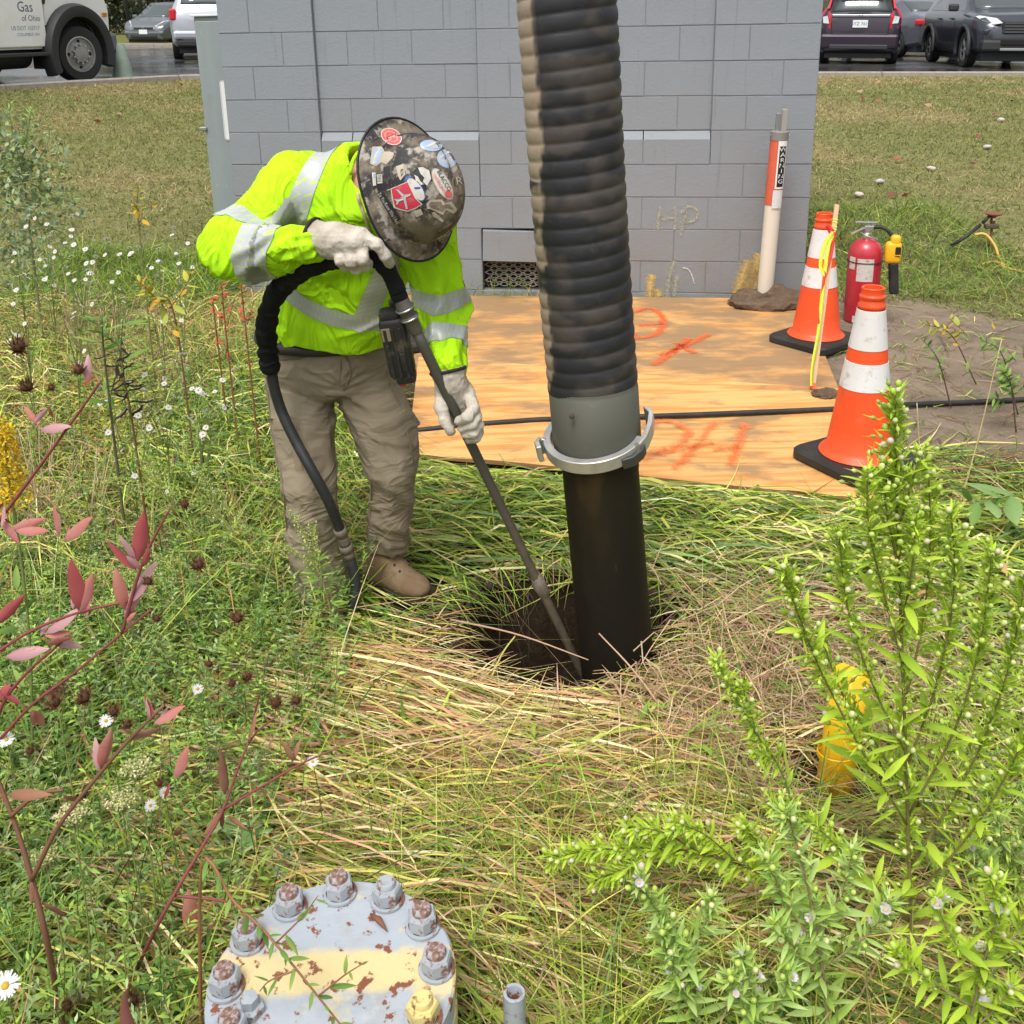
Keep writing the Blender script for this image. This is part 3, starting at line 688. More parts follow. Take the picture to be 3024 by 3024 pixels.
M_pipe = mat('blackened_steel_pipe', (.010, .0085, .006), rough=.6, metal=.0, spec=.2, layers=[(4, 5, (.026, .019, .008), .42, .7, .8, (1, 1, .4)), (3.2, 3, (.11, .065, .02), .60, .74, .6, (1.2, 1.2, .5)), (40, 3, (.09, .07, .045), .72, .85, .5, (1, 1, .3))], bump=(26, .3, .006))
lathe('suction_pipe', [(.09, -.02), (.106, -.02), (.106, .045), (.1045, .05), (.1045, .055), (.1055, .06), (.1035, .066), (.1035, Lp), (.097, Lp), (.097, .0)], M_pipe, vh, 56, align_z(pt, dp))
# clamp ring
rc = P(1124, 826, 2.56) - vo; axr = nrm(np.array(dz_) + np.array([.02, .035, 0]))
mR = align_z(rc, -axr, up=(0, -1, 0)); ring = []
def sweep_rect(name, pts, nor, w, h, m, parent, mtx=None):
    pts = np.asarray(pts, float); n = len(pts); nor = np.asarray(nor, float); z = np.array([0, 0, 1.]); V = []
    for p, d in zip(pts, nor):
        for a, b in ((-1, -1), (1, -1), (1, 1), (-1, 1)): V.append(p + d * w / 2 * a + z * h / 2 * b)
    F = [[i * 4 + j, i * 4 + (j + 1) % 4, i * 4 + 4 + (j + 1) % 4, i * 4 + 4 + j] for i in range(n - 1) for j in range(4)] + [[0, 1, 2, 3][::-1], [n * 4 - 4 + j for j in range(4)]]
    bm = bmesh.new(); vs = [bm.verts.new(v) for v in V]; [bm.faces.new([vs[i] for i in f]) for f in F]
    bmesh.ops.bevel(bm, geom=[e for e in bm.edges], offset=.0018, segments=1, affect='EDGES'); return bmobj(name, bm, m, parent, mtx=mtx)
M_clamp = mat('cast_aluminium', (.62, .62, .60), rough=.38, metal=.75, layers=[(10, 5, (.35, .31, .27), .5, .75, .6), (60, 2, (.2, .17, .14), .65, .8, .4)], bump=(30, .15, .003))
# local axes: x along +-X, y up to the viewer
import itertools
xw = np.array(mR.col[0][:3]); yw_ = np.array(mR.col[1][:3])
aF = math.atan2(yw_ @ np.array([0, -1., 0]), xw @ np.array([0, -1., 0])); aX = math.atan2(yw_ @ np.array([1., 0, 0]), xw @ np.array([1., 0, 0])); sg_ = 1 if ((aX - aF + math.pi) % (2 * math.pi) - math.pi) > 0 else -1
def ringp(a, r, z=0): th = aF + sg_ * R(a); return (r * math.cos(th), r * math.sin(th), z)
aa = np.linspace(-208, 62, 60)
cr = sweep_rect('clamp_ring', [ringp(a, .1305, .018 * (1 - math.cos(R(a)))*.25) for a in aa], [np.array(ringp(a, 1)) for a in aa], .021, .036, M_clamp, vh, mR)
def lug(name, lst, w, h, m=M_clamp):
    p = np.array([ringp(a, r, z) for a, r, z in lst]); t = np.gradient(p, axis=0); d = np.cross(t, [0, 0, 1]); d /= np.linalg.norm(d, axis=1)[:, None]
    return sweep_rect(name, p, d, w, h, m, cr)
lug('hinge_lug', [(-92, .133, 0), (-93, .149, .006), (-86, .158, .008), (-77, .157, .004)], .014, .05)
lug('lever', [(48, .136, -.004), (62, .143, .004), (78, .150, .016), (92, .158, .026), (102, .150, .03)], .013, .04)
lug('lever', [(98, .157, .03), (104, .155, .0), (106, .15, -.012)], .012, .03)
lug('latch', [(22, .142, -.008), (34, .148, -.010), (46, .149, -.008), (54, .146, -.004)], .012, .03, mat('worn_latch', (.12, .12, .115), rough=.45, metal=.8))
lathe('latch_pin', [(0, .02), (.006, .019), (.0065, .015), (.0065, -.03)], M_steel, cr, 12, Matrix.Translation(ringp(45, .142, .004)))

# ------------------------------------------------------------------ traffic cones
M_cone = mat('orange_cone_plastic', (.82, .085, .02), rough=.42, spec=.4, layers=[(6, 5, (.60, .055, .015), .45, .75, .6), (30, 5, (.30, .10, .05), .62, .74, .55), (9, 6, (.42, .16, .09), .60, .72, .45)], bump=(30, .08, .003))
M_band = mat('scuffed_white_band', (.68, .66, .66), rough=.45, layers=[(26, 6, (.33, .27, .22), .56, .72, .75), (70, 2, (.12, .10, .09), .70, .78, .8), (4, 4, (.55, .51, .48), .4, .7, .6)])
M_cbase = mat('cone_base_rubber', (.020, .019, .018), rough=.6, layers=[(5, 5, (.055, .048, .04), .5, .75, .7)], bump=(35, .3, .004))
CH = .70
def conr(h): return np.interp(h, [0, .04, .60, CH], [.140, .128, .052, .040])
def make_cone(label, loc, rz, s=1.):
    t = thing('traffic_cone', label, 'traffic cone', loc, rz, 'orange traffic cones round the dig'); t.scale = (s, s, s)
    bm = bmesh.new(); w = .185
    def ringv(hw, r, z):
        o = []
        for cx, cy, a0 in ((1, 1, 0), (-1, 1, 90), (-1, -1, 180), (1, -1, 270)):
            for a in (0, 30, 60, 90): o.append(bm.verts.new(((hw - r) * cx + r * math.cos(R(a0 + a)), (hw - r) * cy + r * math.sin(R(a0 + a)), z)))
        return o
    rs = [ringv(w - .004, .045, 0), ringv(w, .045, .006), ringv(w, .045, .030), ringv(w - .008, .042, .040), ringv(w - .03, .04, .044)]
    for a, b in zip(rs, rs[1:]):
        for j in range(16): bm.faces.new([a[j], a[(j + 1) % 16], b[(j + 1) % 16], b[j]])
    bm.faces.new(rs[-1]); bm.faces.new(rs[0][::-1]); bmobj('base', bm, M_cbase, t)
    pr = [(.148, .0445), (.150, .048), (.146, .053), (.135, .060)] + [(conr(h), h) for h in np.linspace(.075, .60, 8)]
    pr += [(.046, .615), (.047, .622), (.050, .626), (.050, .634), (.044, .642), (.043, .655), (.047, .660), (.047, .668), (.041, .674), (.040, .69), (.042, .697), (.039, CH), (.033, CH - .002), (.031, .66)]
    lathe('cone_body', pr, M_cone, t, 40)
    for a, b in ((.126, .353), (.43, .59)):
        h1, h0 = CH - a * (CH - .05), CH - b * (CH - .05)
        lathe('reflective_band', [(conr(h0) + .0005, h0), (conr(h0) + .002, h0 + .001), (conr(h1) + .002, h1 - .001), (conr(h1) + .0005, h1)], M_band, t, 40)
    return t
def place_g(px, py, z=0.): q = g2(px, py, z); return (q[0], q[1], z)
c1 = make_cone('nearest traffic cone on the front right corner of the plywood', place_g(1618, 872, .048), R(28))
c2 = make_cone('traffic cone with a wooden stake leaning on it beside the extinguisher', place_g(1538, 645, .024), R(38))
c3 = make_cone('traffic cone seen between the legs of the bending worker', place_g(712, 806, .0), R(20))
c4 = make_cone('traffic cone half hidden behind the waist of the bending worker', place_g(722, 655, .03), R(30))

# ------------------------------------------------------------------ wooden stake with ribbons
stk = thing('wooden_stake', 'thin wooden stake with yellow and red ribbon leaning on a cone', 'stake', place_g(1534, 733, .047))
so_ = np.array(stk.location); b0 = P(1533, 733, so_[1] - .005) - so_; b1 = P(1579, 386, so_[1] + .30) - so_; b1[1] = .42; b1 = P(1579, 386, so_[1] + .42) - so_
dS = b1 - b0; LS = np.linalg.norm(dS); M_lath = mat('pale_lath', (.56, .36, .22), rough=.75, layers=[(3, 4, (.42, .26, .15), .45, .7, .7, (1, 1, .15))])
mS = align_z(b0, dS, up=(0, -1, 0)); box('lath', (0, 0, LS / 2), (.022, .010, LS), M_lath, stk, .0015, M=None).matrix_local = mS
box('painted_tip', (0, 0, .012), (.0235, .0115, .03), mat('orange_tip', (.85, .12, .06), rough=.6), stk, .001).matrix_local = mS
M_ry = mat('yellow_ribbon', (.72, .78, .06), rough=.5, transl=.3); M_rr = mat('red_ribbon', (.75, .035, .03), rough=.5, transl=.2)
for z in (LS * .86, LS * .875, LS * .90, LS * .915): box('ribbon_wrap', (0, 0, z), (.026, .014, .007), M_ry if int(z * 1000) % 2 else M_rr, stk, .001).matrix_local = mS
def strip(name, pts, w, m, parent, sd_=(1, 0, 0), n=26):
    p = spline(pts, n); t = np.gradient(p, axis=0); s = np.cross(t, np.array([0, -1., .2])); s /= np.linalg.norm(s, axis=1)[:, None]; tw = np.sin(np.linspace(0, 5, n))[:, None] * .5
    s = s + np.array([0, 1., 0]) * tw; nn = np.cross(s, t); nn /= np.linalg.norm(nn, axis=1)[:, None]
    V = np.stack([p - s * w / 2, p + s * w / 2, p + s * w / 2 + nn * .0006, p - s * w / 2 + nn * .0006], 1).reshape(-1, 3)
    F = np.array([[i * 4 + j, i * 4 + (j + 1) % 4, i * 4 + 4 + (j + 1) % 4, i * 4 + 4 + j] for i in range(n - 1) for j in range(4)]); return link(name, npmesh(name, V, F, smooth=True), m, parent)
Ys = lambda k: so_[1] + .42 * k - .03
strip('ribbon', [P(1573, 440, Ys(.85)) - so_, P(1562, 470, Ys(.75)) - so_, P(1553, 540, Ys(.55)) - so_, P(1545, 620, Ys(.32)) - so_, P(1533, 690, Ys(.12)) - so_, P(1531, 728, Ys(.02)) - so_], .016, M_ry, stk)
strip('ribbon', [P(1572, 438, Ys(.85)) - so_, P(1556, 462, Ys(.78)) - so_, P(1548, 500, Ys(.66)) - so_, P(1556, 520, Ys(.6)) - so_], .017, M_ry, stk)
strip('ribbon', [P(1575, 438, Ys(.85)) - so_, P(1568, 480, Ys(.75)) - so_, P(1556, 520, Ys(.6)) - so_, P(1549, 575, Ys(.46)) - so_, P(1544, 610, Ys(.34)) - so_], .013, M_rr, stk)
strip('ribbon_bow', [P(1573, 436, Ys(.86)) - so_, P(1560, 426, Ys(.88)) - so_, P(1566, 440, Ys(.86)) - so_], .014, M_rr, stk, n=12)

# ------------------------------------------------------------------ fire extinguisher and the yellow tool hanging on it
ep = place_g(1622, 605, .0); ex = thing('fire_extinguisher', 'dirty red fire extinguisher standing behind the traffic cones', 'fire extinguisher', ep, R(0))
M_ered = mat('dirty_red_enamel', (.42, .018, .035), rough=.35, spec=.5, coat=.3, layers=[(5, 5, (.36, .08, .07), .5, .75, .6), (24, 4, (.30, .15, .12), .64, .78, .6), (3, 3, (.36, .012, .03), .4, .7, .5)])
lathe('cylinder', [(.075, 0), (.09, .006), (.094, .02), (.094, .40), (.088, .435), (.07, .462), (.045, .48), (.022, .488), (.020, .50), (.0, .50)], M_ered, ex, 36, capb=True)
lathe('valve_neck', [(.021, .488), (.023, .49), (.023, .515), (.018, .52), (.018, .535), (.0, .535)], M_steel, ex, 18)
box('valve_body', (.005, 0, .545), (.05, .03, .03), M_steel, ex, .004)
box('carry_handle', (-.045, 0, .538), (.11, .022, .005), M_steel, ex, .002, M=Matrix.Rotation(R(-24), 4, 'Y'))
box('lever', (-.012, 0, .580), (.125, .024, .006), M_steel, ex, .002, M=Matrix.Rotation(R(2), 4, 'Y'))
box('lever_post', (.03, 0, .566), (.018, .018, .025), M_steel, ex, .003)
tube('hose', spline([(.03, 0, .548), (.07, -.01, .552), (.11, -.03, .53), (.138, -.05, .47), (.142, -.06, .36), (.136, -.055, .30)], 26), .0105, M_rub, ex, 10)
tube('hose_ring', [(.097 * math.cos(a), .097 * math.sin(a), .36) for a in np.linspace(0, 2 * math.pi, 28)], .003, M_rub, ex, 6)
tube('neck_wire', [(.05 * math.cos(a) + .01, .05 * math.sin(a), .50 - .02 * math.cos(a)) for a in np.linspace(0, 2 * math.pi, 24)], .003, M_steel, ex, 6)
M_lab = mat('worn_paper_label', (.55, .50, .46), rough=.7, layers=[(40, 4, (.16, .13, .11), .56, .68, .85, (1, 1, 2.4)), (12, 4, (.35, .25, .22), .5, .7, .5)])
def curved_label(name, r, a0, a1, z0, z1, m, parent):
    a = np.radians(np.linspace(a0, a1, 12)); V = [(r * math.sin(x), -r * math.cos(x), z) for x in a for z in (z0, z1)]; V += [((r - .0015) * math.sin(x), -(r - .0015) * math.cos(x), z) for x in a for z in (z0, z1)]; n = 24
    F = [[2 * i, 2 * i + 2, 2 * i + 3, 2 * i + 1] for i in range(11)] + [[n + 2 * i + 1, n + 2 * i + 3, n + 2 * i + 2, n + 2 * i] for i in range(11)] + [[2 * i + k, n + 2 * i + k, n + 2 * i + 2 + k, 2 * i + 2 + k] for i in range(11) for k in (0, 1)]
    return link(name, npmesh(name, V, F), m, parent)
curved_label('label', .0955, -44, 12, .255, .385, M_lab, ex); curved_label('label', .0955, -78, -52, .32, .39, M_lab, ex)
curved_label('label', .0955, -46, -30, .01, .05, M_lab, ex)
tl_ = thing('leak_detector', 'yellow and black handheld tool hanging from the extinguisher', 'detector', (ep[0] + .118, ep[1] - .10, .30), R(-12))
M_ty = mat('yellow_tool_plastic', (.78, .42, .015), rough=.4, layers=[(10, 4, (.6, .3, .02), .5, .75, .5)])
bm = bmesh.new(); add_box(bm, (0, 0, .125), (.088, .06, .125), .022, seg=3); bmobj('housing', bm, M_ty, tl_, True).data.set_sharp_from_angle(angle=R(50))
bm = bmesh.new(); add_box(bm, (.008, 0, .19), (.055, .05, .07), .018, seg=3); bmobj('shoulder', bm, M_ty, tl_, True)
bm = bmesh.new(); add_box(bm, (0, 0, 0), (.052, .046, .19), .014, seg=2, M=Matrix.Rotation(R(-6), 4, 'Y')); bmobj('nozzle', bm, M_rub, tl_).location = (.016, 0, -.02)
for k in range(4): box('vent_slot', (-.012 + .0, -.0245, .02 - .012 * k), (.02, .002, .005), M_dark, tl_)
plate('display', .03, .055, .006, M_black, tl_, Matrix.Translation((.022, -.0305, .135)) @ Matrix.Rotation(R(90), 4, 'X'), .002)
for k in (-1, 0, 1): lathe('button', [(0, .003), (.004, .002), (.0045, 0)], M_ty, tl_, 8, Matrix.Translation((.022 + .010 * k, -.0325, .115)) @ Matrix.Rotation(R(90), 4, 'X'))

# ------------------------------------------------------------------ pipeline marker post
mp_ = P(1443, 548, 6.06); mk = thing('marker_post', 'orange and white warning marker post against the block wall', 'marker post', (mp_[0], mp_[1], 0.06), R(2))
mk.rotation_euler = (R(1.5), R(1.5), 0)
M_pvc = mat('stained_white_pvc', (.66, .60, .50), rough=.5, layers=[(5, 5, (.5, .40, .28), .5, .75, .7, (1, 1, .35)), (22, 4, (.12, .10, .085), .70, .76, .9, (1, 1, .5))])
M_por = mat('faded_orange_sleeve', (.62, .12, .06), rough=.55, layers=[(8, 5, (.5, .09, .05), .45, .7, .6), (14, 3, (.2, .12, .09), .66, .74, .8, (1, 1, .5))])
z1 = P(1443, 385, 6.06)[2] - .06; z2 = P(1443, 262, 6.06)[2] - .06; z3 = P(1447, 246, 6.06)[2] - .06; z4 = P(1450, 208, 6.06)[2] - .06; rp = .047
jag = [(rp * (1 - .002), -.05), (rp, .02), (rp, z1 + .01)]
lathe('pvc_pipe', jag, M_pvc, mk, 28)
lathe('orange_sleeve', [(rp + .001, z1), (rp + .003, z1 + .002), (rp + .003, z2), (rp, z2 + .001)], M_por, mk, 28)
lathe('cap_band', [(rp, z2 - .004), (rp + .006, z2 - .003), (rp + .007, z3 - .004), (rp + .003, z3), (0, z3)], mat('grey_cap', (.25, .24, .23), rough=.6, metal=.3, layers=[(10, 4, (.15, .14, .13), .5, .75, .6)]), mk, 28)
for sx in (-1, 1): lathe('cap_screw', [(0, .006), (.006, .005), (.006, 0)], M_galv, mk, 8, align_z((sx * (rp + .005), -.01, (z2 + z3) / 2), (sx, -.1, 0)))
box('metal_stub', (-.012, .012, (z3 + z4) / 2 - .01), (.026, .02, z4 - z3 - .01), M_galv, mk, .003); box('metal_stub', (.018, -.006, (z3 + z4) / 2 + .004), (.030, .024, z4 - z3 + .01), mat('wood_grey_stub', (.33, .31, .28), rough=.7, layers=[(4, 4, (.22, .2, .18), .4, .7, .6, (1, 1, .2))]), mk, .002)
za, zb = P(1443, 283, 6.06)[2] - .06, P(1443, 353, 6.06)[2] - .06
s1 = curved_label('warning_label', rp + .0055, -14, 52, P(1443, 353, 6.06)[2] - .06, z2 - .004, M_white, mk)
s2 = curved_label('black_strip', rp + .0065, -4, 42, zb + .012, za + .03, M_black, mk)
s3 = curved_label('info_label', rp + .0058, -22, 50, zb - .115, zb - .008, mat('pale_info_paper', (.62, .63, .62), rough=.6, layers=[(55, 3, (.35, .37, .38), .55, .7, .6, (1, 1, 4))]), mk)
for i, chx in enumerate('WARNING'):
    me = text_mesh(chx, .036, align='CENTER'); a = R(19); zc_ = za + .012 - i * ((za - zb) / 7.0)
    for vtx in me.vertices:
        aa_ = a + vtx.co.x * 1.15 / rp; vtx.co = ((rp + .0074) * math.sin(aa_), -(rp + .0074) * math.cos(aa_), vtx.co.y * .95 + zc_)
    me.materials.clear(); link('letter', me, M_white, s2 if False else mk)

# ------------------------------------------------------------------ black cable over the plywood
cpts = []
for x, y, z in ((600, 822, .02), (655, 824, .02), (720, 820, .02), (790, 812, .045), (870, 803, .052), (960, 796, .055), (1040, 791, .055), (1240, 785, .055), (1400, 779, .055), (1570, 772, .054), (1640, 768, .05), (1720, 763, .02), (1800, 760, .015), (1870, 757, .015), (1990, 750, .015)):
    q = g2(x, y, z); cpts.append((q[0], q[1], z))
tag(tube('black_cable', spline(cpts, 70), .0125, M_rub, None, 8), 'black hose lying across both plywood sheets behind the worker', 'hose')

# ------------------------------------------------------------------ pressure tap on the lawn with a yellow hose
vp = GH(1866, 474); tp = thing('standpipe_tap', 'rusty red tap on a short standpipe in the right lawn', 'standpipe', tuple(vp)); vpn = np.array(vp)
M_rust = mat('rusty_red_iron', (.23, .06, .03), rough=.75, layers=[(20, 5, (.14, .07, .045), .45, .7, .7)])
tube('standpipe', [(0, 0, -.05), (0, 0, .20)], .009, M_rust, tp, 10)
lathe('tap_head', [(.014, .20), (.018, .21), (.018, .25), (.03, .256), (.058, .268), (.060, .275), (.03, .277), (0, .277)], M_rust, tp, 20)
box('brass_body', (-.01, -.012, .185), (.10, .04, .035), mat('dirty_brass', (.17, .14, .09), rough=.5, metal=.6, layers=[(20, 4, (.06, .05, .04), .4, .7, .7)]), tp, .008)
tube('black_handle', [np.array(P(1795, 464, vpn[1] - .05)) - vpn, np.array(P(1822, 447, vpn[1] - .04)) - vpn, np.array(P(1850, 424, vpn[1] - .02)) - vpn], .013, M_rub, tp, 8)
tube('black_handle', [(-.08, -.02, .21), (-.03, -.01, .262)], .012, M_rub, tp, 8)
box('white_tag', (0, -.0195, .235), (.02, .002, .018), M_white, tp)
hz2 = [np.array(P(x, y, vpn[1] + dy)) for x, y, dy in ((1838, 443, -.03), (1858, 442, -.05), (1876, 462, -.10), (1884, 486, -.15), (1889, 500, -.2))]
hg = [GH(x, y) + [0, 0, .015] for x, y in ((1889, 506), (1910, 513), (1935, 519), (1990, 533))]
M_yh = mat('yellow_rubber_hose', (.62, .38, .09), rough=.5, layers=[(16, 4, (.5, .36, .2), .5, .75, .6)])
tag(tube('yellow_hose', spline(hz2 + hg, 50), .0105, M_yh, None, 8), 'yellow hose running from the standpipe tap over the grass', 'hose')
hg = [GH(x, y) + [0, 0, .015] for x, y in ((1852, 503), (1868, 498), (1884, 500), (1900, 508))]
tag(tube('yellow_hose', spline(hg, 20), .0085, M_yh, None, 8), 'short loose yellow hose end lying left of the long one', 'hose')

# ------------------------------------------------------------------ bolted pipe flange, near
fz = .27; fc = g2(627, 1846, fz); fl = thing('bolted_flange', 'grey rust flecked pipe flange with big hexagon bolts in the grass', 'flange', (fc[0], fc[1], fz))
zd = (fc[1] * _c + (HC - fz) * _s); rf = 233 * K32 / FPX * zd
def flange_paint(a, cur):
    N, L = a['N'], a['L']; sp = N.new('ShaderNodeSeparateXYZ'); L.new(a['tc'].outputs['Object'], sp.inputs[0])
    n = a['noise'](13, 6); rust = a['mix']((cur), (.22, .075, .035), a['ramp'](a['noise'](30, 7), .605, .64))
    d = N.new('ShaderNodeMath'); d.operation = 'ADD'; L.new(sp.outputs[1], d.inputs[0]); d.inputs[1].default_value = -.012
    ab = N.new('ShaderNodeMath'); ab.operation = 'ABSOLUTE'; L.new(d.outputs[0], ab.inputs[0])
    ms = N.new('ShaderNodeMath'); ms.operation = 'MULTIPLY_ADD'; L.new(n, ms.inputs[0]); ms.inputs[1].default_value = -.06; ms.inputs[2].default_value = .072
    df = N.new('ShaderNodeMath'); df.operation = 'SUBTRACT'; L.new(ms.outputs[0], df.inputs[0]); L.new(ab.outputs[0], df.inputs[1])
    y = a['ramp'](df.outputs[0], -.004, .012); cur2 = a['mix'](cur, (.60, .49, .25), y)
    cur2 = a['mix'](cur2, (.58, .50, .30), a['ramp'](a['noise'](9, 7), .57, .66))
    return a['mix'](cur2, (.20, .07, .035), a['ramp'](a['noise'](28, 8), .565, .60))
M_fl = mat('chipped_grey_paint', (.34, .375, .42), rough=.45, spec=.4, layers=[(5, 5, (.42, .45, .48), .4, .7, .5), (16, 6, (.30, .29, .27), .5, .66, .6)], extra=flange_paint, bump=(60, .35, .004))
def bolt_extra(a, cur): return a['mix'](cur, (.19, .075, .045), a['ramp'](a['noise'](55, 6), .54, .62))
M_bolt = mat('chipped_grey_bolt', (.32, .35, .38), rough=.45, extra=bolt_extra, bump=(60, .3, .003)); M_bolty = mat('yellow_painted_bolt', (.62, .50, .20), rough=.5, extra=bolt_extra)
M_brust = mat('rusted_bolt_end', (.24, .14, .11), rough=.8, layers=[(120, 4, (.12, .05, .03), .42, .62, .8), (75, 5, (.33, .35, .37), .50, .58, .9)], bump=(50, .4, .003))
lathe('flange_plate', [(rf * .55, -.045), (rf - .004, -.045), (rf, -.041), (rf, -.004), (rf - .004, 0), (rf * .5, .0), (0, .0005)], M_fl, fl, 72)
lathe('lower_flange', [(rf * .5, -.10), (rf - .004, -.10), (rf, -.096), (rf, -.056), (rf - .004, -.052), (rf * .6, -.052)], M_fl, fl, 72)
lathe('pipe_neck', [(rf * .62, -.35), (rf * .62, -.05)], M_fl, fl, 48)
bang = [np.degrees(np.arctan2(*(np.array(g2(x, y, fz + .02))[::-1] - fc[::-1]))) for x, y in ((638, 1690), (724, 1698))]
for i in range(12):
    a = R(bang[0] + (bang[1] - bang[0]) * -0 - 30 * i) if False else R(bang[0]) - i * R(30)
    bx_, by_ = .845 * rf * math.cos(a), .845 * rf * math.sin(a); rb = .0235 * rf / .21
    bt = lathe('bolt_nut', [(0, 0)] and [(rb * 1.16, .004), (rb * 1.16, .026), (rb * 1.02, .031), (rb * .7, .031)], M_bolty if i == 4 else M_bolt, fl, 6, Matrix.Translation((bx_, by_, .001)) @ Matrix.Rotation(random.random(), 4, 'Z') @ Matrix.Rotation(R(random.uniform(-2, 2)), 4, 'X'), smooth=False, capt=True)
    lathe('washer', [(rb * 1.1, 0), (rb * 1.36, 0), (rb * 1.36, .004), (rb * 1.1, .004)], M_bolt, bt, 20)
    lathe('bolt_end', [(rb * .74, .030), (rb * .74, .036), (rb * .66, .040), (rb * .55, .0405), (0, .0385)], M_brust if i not in (1, 4) else bt.data.materials[0], bt, 18)
lathe('plug', [(.022, 0), (.022, .012), (.014, .014), (.014, .03), (0, .032)], M_bolt, fl, 6, Matrix.Translation((-.125 * rf / .21, -.055, 0)))
# brown leaf curl lying on the flange
lp = np.array(g2(715, 1738, fz + .006)); tag(tube('curled_leaf', [(*(lp + [-.016, .014]), fz + .006), (*lp, fz + .009), (*(lp + [.016, -.02]), fz + .006)], [.002, .006, .001], mat('brown_leaf', (.17, .075, .045), rough=.8), None, 8), 'small curled brown leaf lying on the grey flange', 'leaf')
# pipe stub beside it
q = g2(970, 1872, .22); stub = thing('pipe_stub', 'short grey rusty pipe end standing in grass right of the flange', 'pipe', (q[0], q[1], .22))
rs_ = 21 * K32 / FPX * (q[1] * _c + (HC - .22) * _s)
lathe('pipe_wall', [(rs_, -.3), (rs_, -.001), (rs_ - .001, 0), (rs_ - .005, 0), (rs_ - .006, -.002), (rs_ - .006, -.12), (0, -.12)], M_bolt, stub, 24)

# ------------------------------------------------------------------ yellow plastic marker stub
yb, yt = np.array(P(1572, 1500, 1.96)), np.array(P(1607, 1262, 2.02)); ym = thing('yellow_marker', 'broken yellow plastic marker tube behind the tall green aster', 'marker', tuple(yb))
dY = yt - yb; LY = np.linalg.norm(dY); M_yp = mat('yellow_plastic', (.82, .50, .012), rough=.38, layers=[(8, 4, (.72, .40, .01), .45, .7, .6), (30, 4, (.35, .22, .06), .68, .78, .6)], transl=.1)
seg = 40; V = []; F = []; ry = 36 * K32 / FPX * (yb[1] * _c + (HC - .15) * _s)
for i, h in enumerate((-.25, .3, .55, 1.0)):
    for j in range(seg):
        a = 2 * math.pi * j / seg; top = LY * (1 - .03 * abs(math.sin(a * 1.5 + .5)) - (.14 if 3.6 < a < 4.3 else 0)) if h == 1.0 else LY * h
        V.append((ry * math.cos(a), ry * math.sin(a) * .8, top))
for i in range(3):
    for j in range(seg): F.append([i * seg + j, i * seg + (j + 1) % seg, (i + 1) * seg + (j + 1) % seg, (i + 1) * seg + j])
me = npmesh('tube_wall', V, F, smooth=True); tw = link('tube_wall', me, M_yp, ym, align_z((0, 0, 0), dY, up=(0, 1, 0)))
md = tw.modifiers.new('thickness', 'SOLIDIFY'); md.thickness = .004; md.offset = -1
lathe('joint_band', [(ry * 1.0, LY * .36), (ry * 1.05, LY * .365), (ry * 1.05, LY * .40), (ry * 1.0, LY * .405)], M_yp, ym, 40, tw.matrix_local @ Matrix.Diagonal((1, .8, 1, 1)))
# ================================================================== WORKER
from mathutils.bvhtree import BVHTree
M_shirt = mat('lime_safety_shirt', (.42, .80, .012), rough=.8, spec=.15, layers=[(3, 4, (.34, .66, .012), .45, .7, .5), (9, 5, (.33, .46, .03), .60, .78, .5), (2.2, 5, (.30, .50, .03), .58, .75, .4)], bump=(320, .12, .0015, 2), folds=(7.5, .5, .02, (1.2, 1.2, .7)))
M_trous = mat('khaki_work_trousers', (.25, .208, .145), rough=.85, spec=.15, layers=[(4, 5, (.19, .155, .105), .45, .7, .7), (12, 5, (.33, .28, .20), .6, .8, .5), (2.5, 6, (.15, .115, .075), .56, .72, .5)], bump=(260, .18, .002, 3), folds=(6.5, .36, .02, (.8, .8, 1.5)))
M_glove = mat('worn_leather_glove', (.50, .455, .39), rough=.8, spec=.15, layers=[(14, 5, (.30, .245, .18), .44, .66, .75), (40, 4, (.26, .21, .16), .58, .76, .6)], bump=(70, .35, .004), folds=(34, .2, .005, (1, 1, .6)))
M_trim = mat('dark_cuff_trim', (.02, .013, .015), rough=.8)
M_skin = mat('skin', (.52, .27, .19), rough=.5, spec=.35, layers=[(12, 4, (.45, .20, .14), .45, .7, .5)])
M_boot = mat('muddy_leather_boot', (.17, .11, .062), rough=.8, spec=.2, layers=[(10, 6, (.27, .20, .125), .46, .66, .8), (22, 5, (.075, .05, .03), .54, .7, .7)], bump=(50, .4, .004))
M_sole = mat('boot_sole', (.045, .032, .022), rough=.85)
M_cord = mat('tan_cord', (.42, .33, .24), rough=.8)
M_hair = mat('dark_hair', (.02, .014, .010), rough=.7, bump=(120, .6, .004))
pJ = lambda x, y, Y: np.array(P(x, y, Y))
J_ = dict(hem=pJ(618, 652, 2.87), neck=pJ(690, 322, 2.645), shR=pJ(552, 348, 2.67), elR=pJ(440, 467, 2.50), wrR=pJ(600, 456, 2.37), shL=pJ(800, 405, 2.58), elL=pJ(834, 575, 2.62), wrL=pJ(846, 702, 2.46),
          hipR=pJ(566, 715, 2.86), hipL=pJ(690, 712, 2.85), knR=pJ(583, 910, 2.72), knL=pJ(740, 888, 2.76), anR=pJ(612, 1098, 2.76), anL=pJ(729, 1040, 2.86), head=pJ(782, 372, 2.475))
wk = thing('person', 'worker in lime safety shirt, khaki trousers and battered hard hat bending over the hole', 'person', (float(J_['hem'][0]), 2.85, 0)); wo = np.array(wk.location)
w_ax = nrm(J_['neck'] - J_['hem']); Lt = np.linalg.norm(J_['neck'] - J_['hem'])
r_ax = J_['shL'] - J_['shR']; r_ax = nrm(r_ax - w_ax * (r_ax @ w_ax)); f_ax = np.cross(r_ax, w_ax)
if f_ax[1] > 0: f_ax = -f_ax
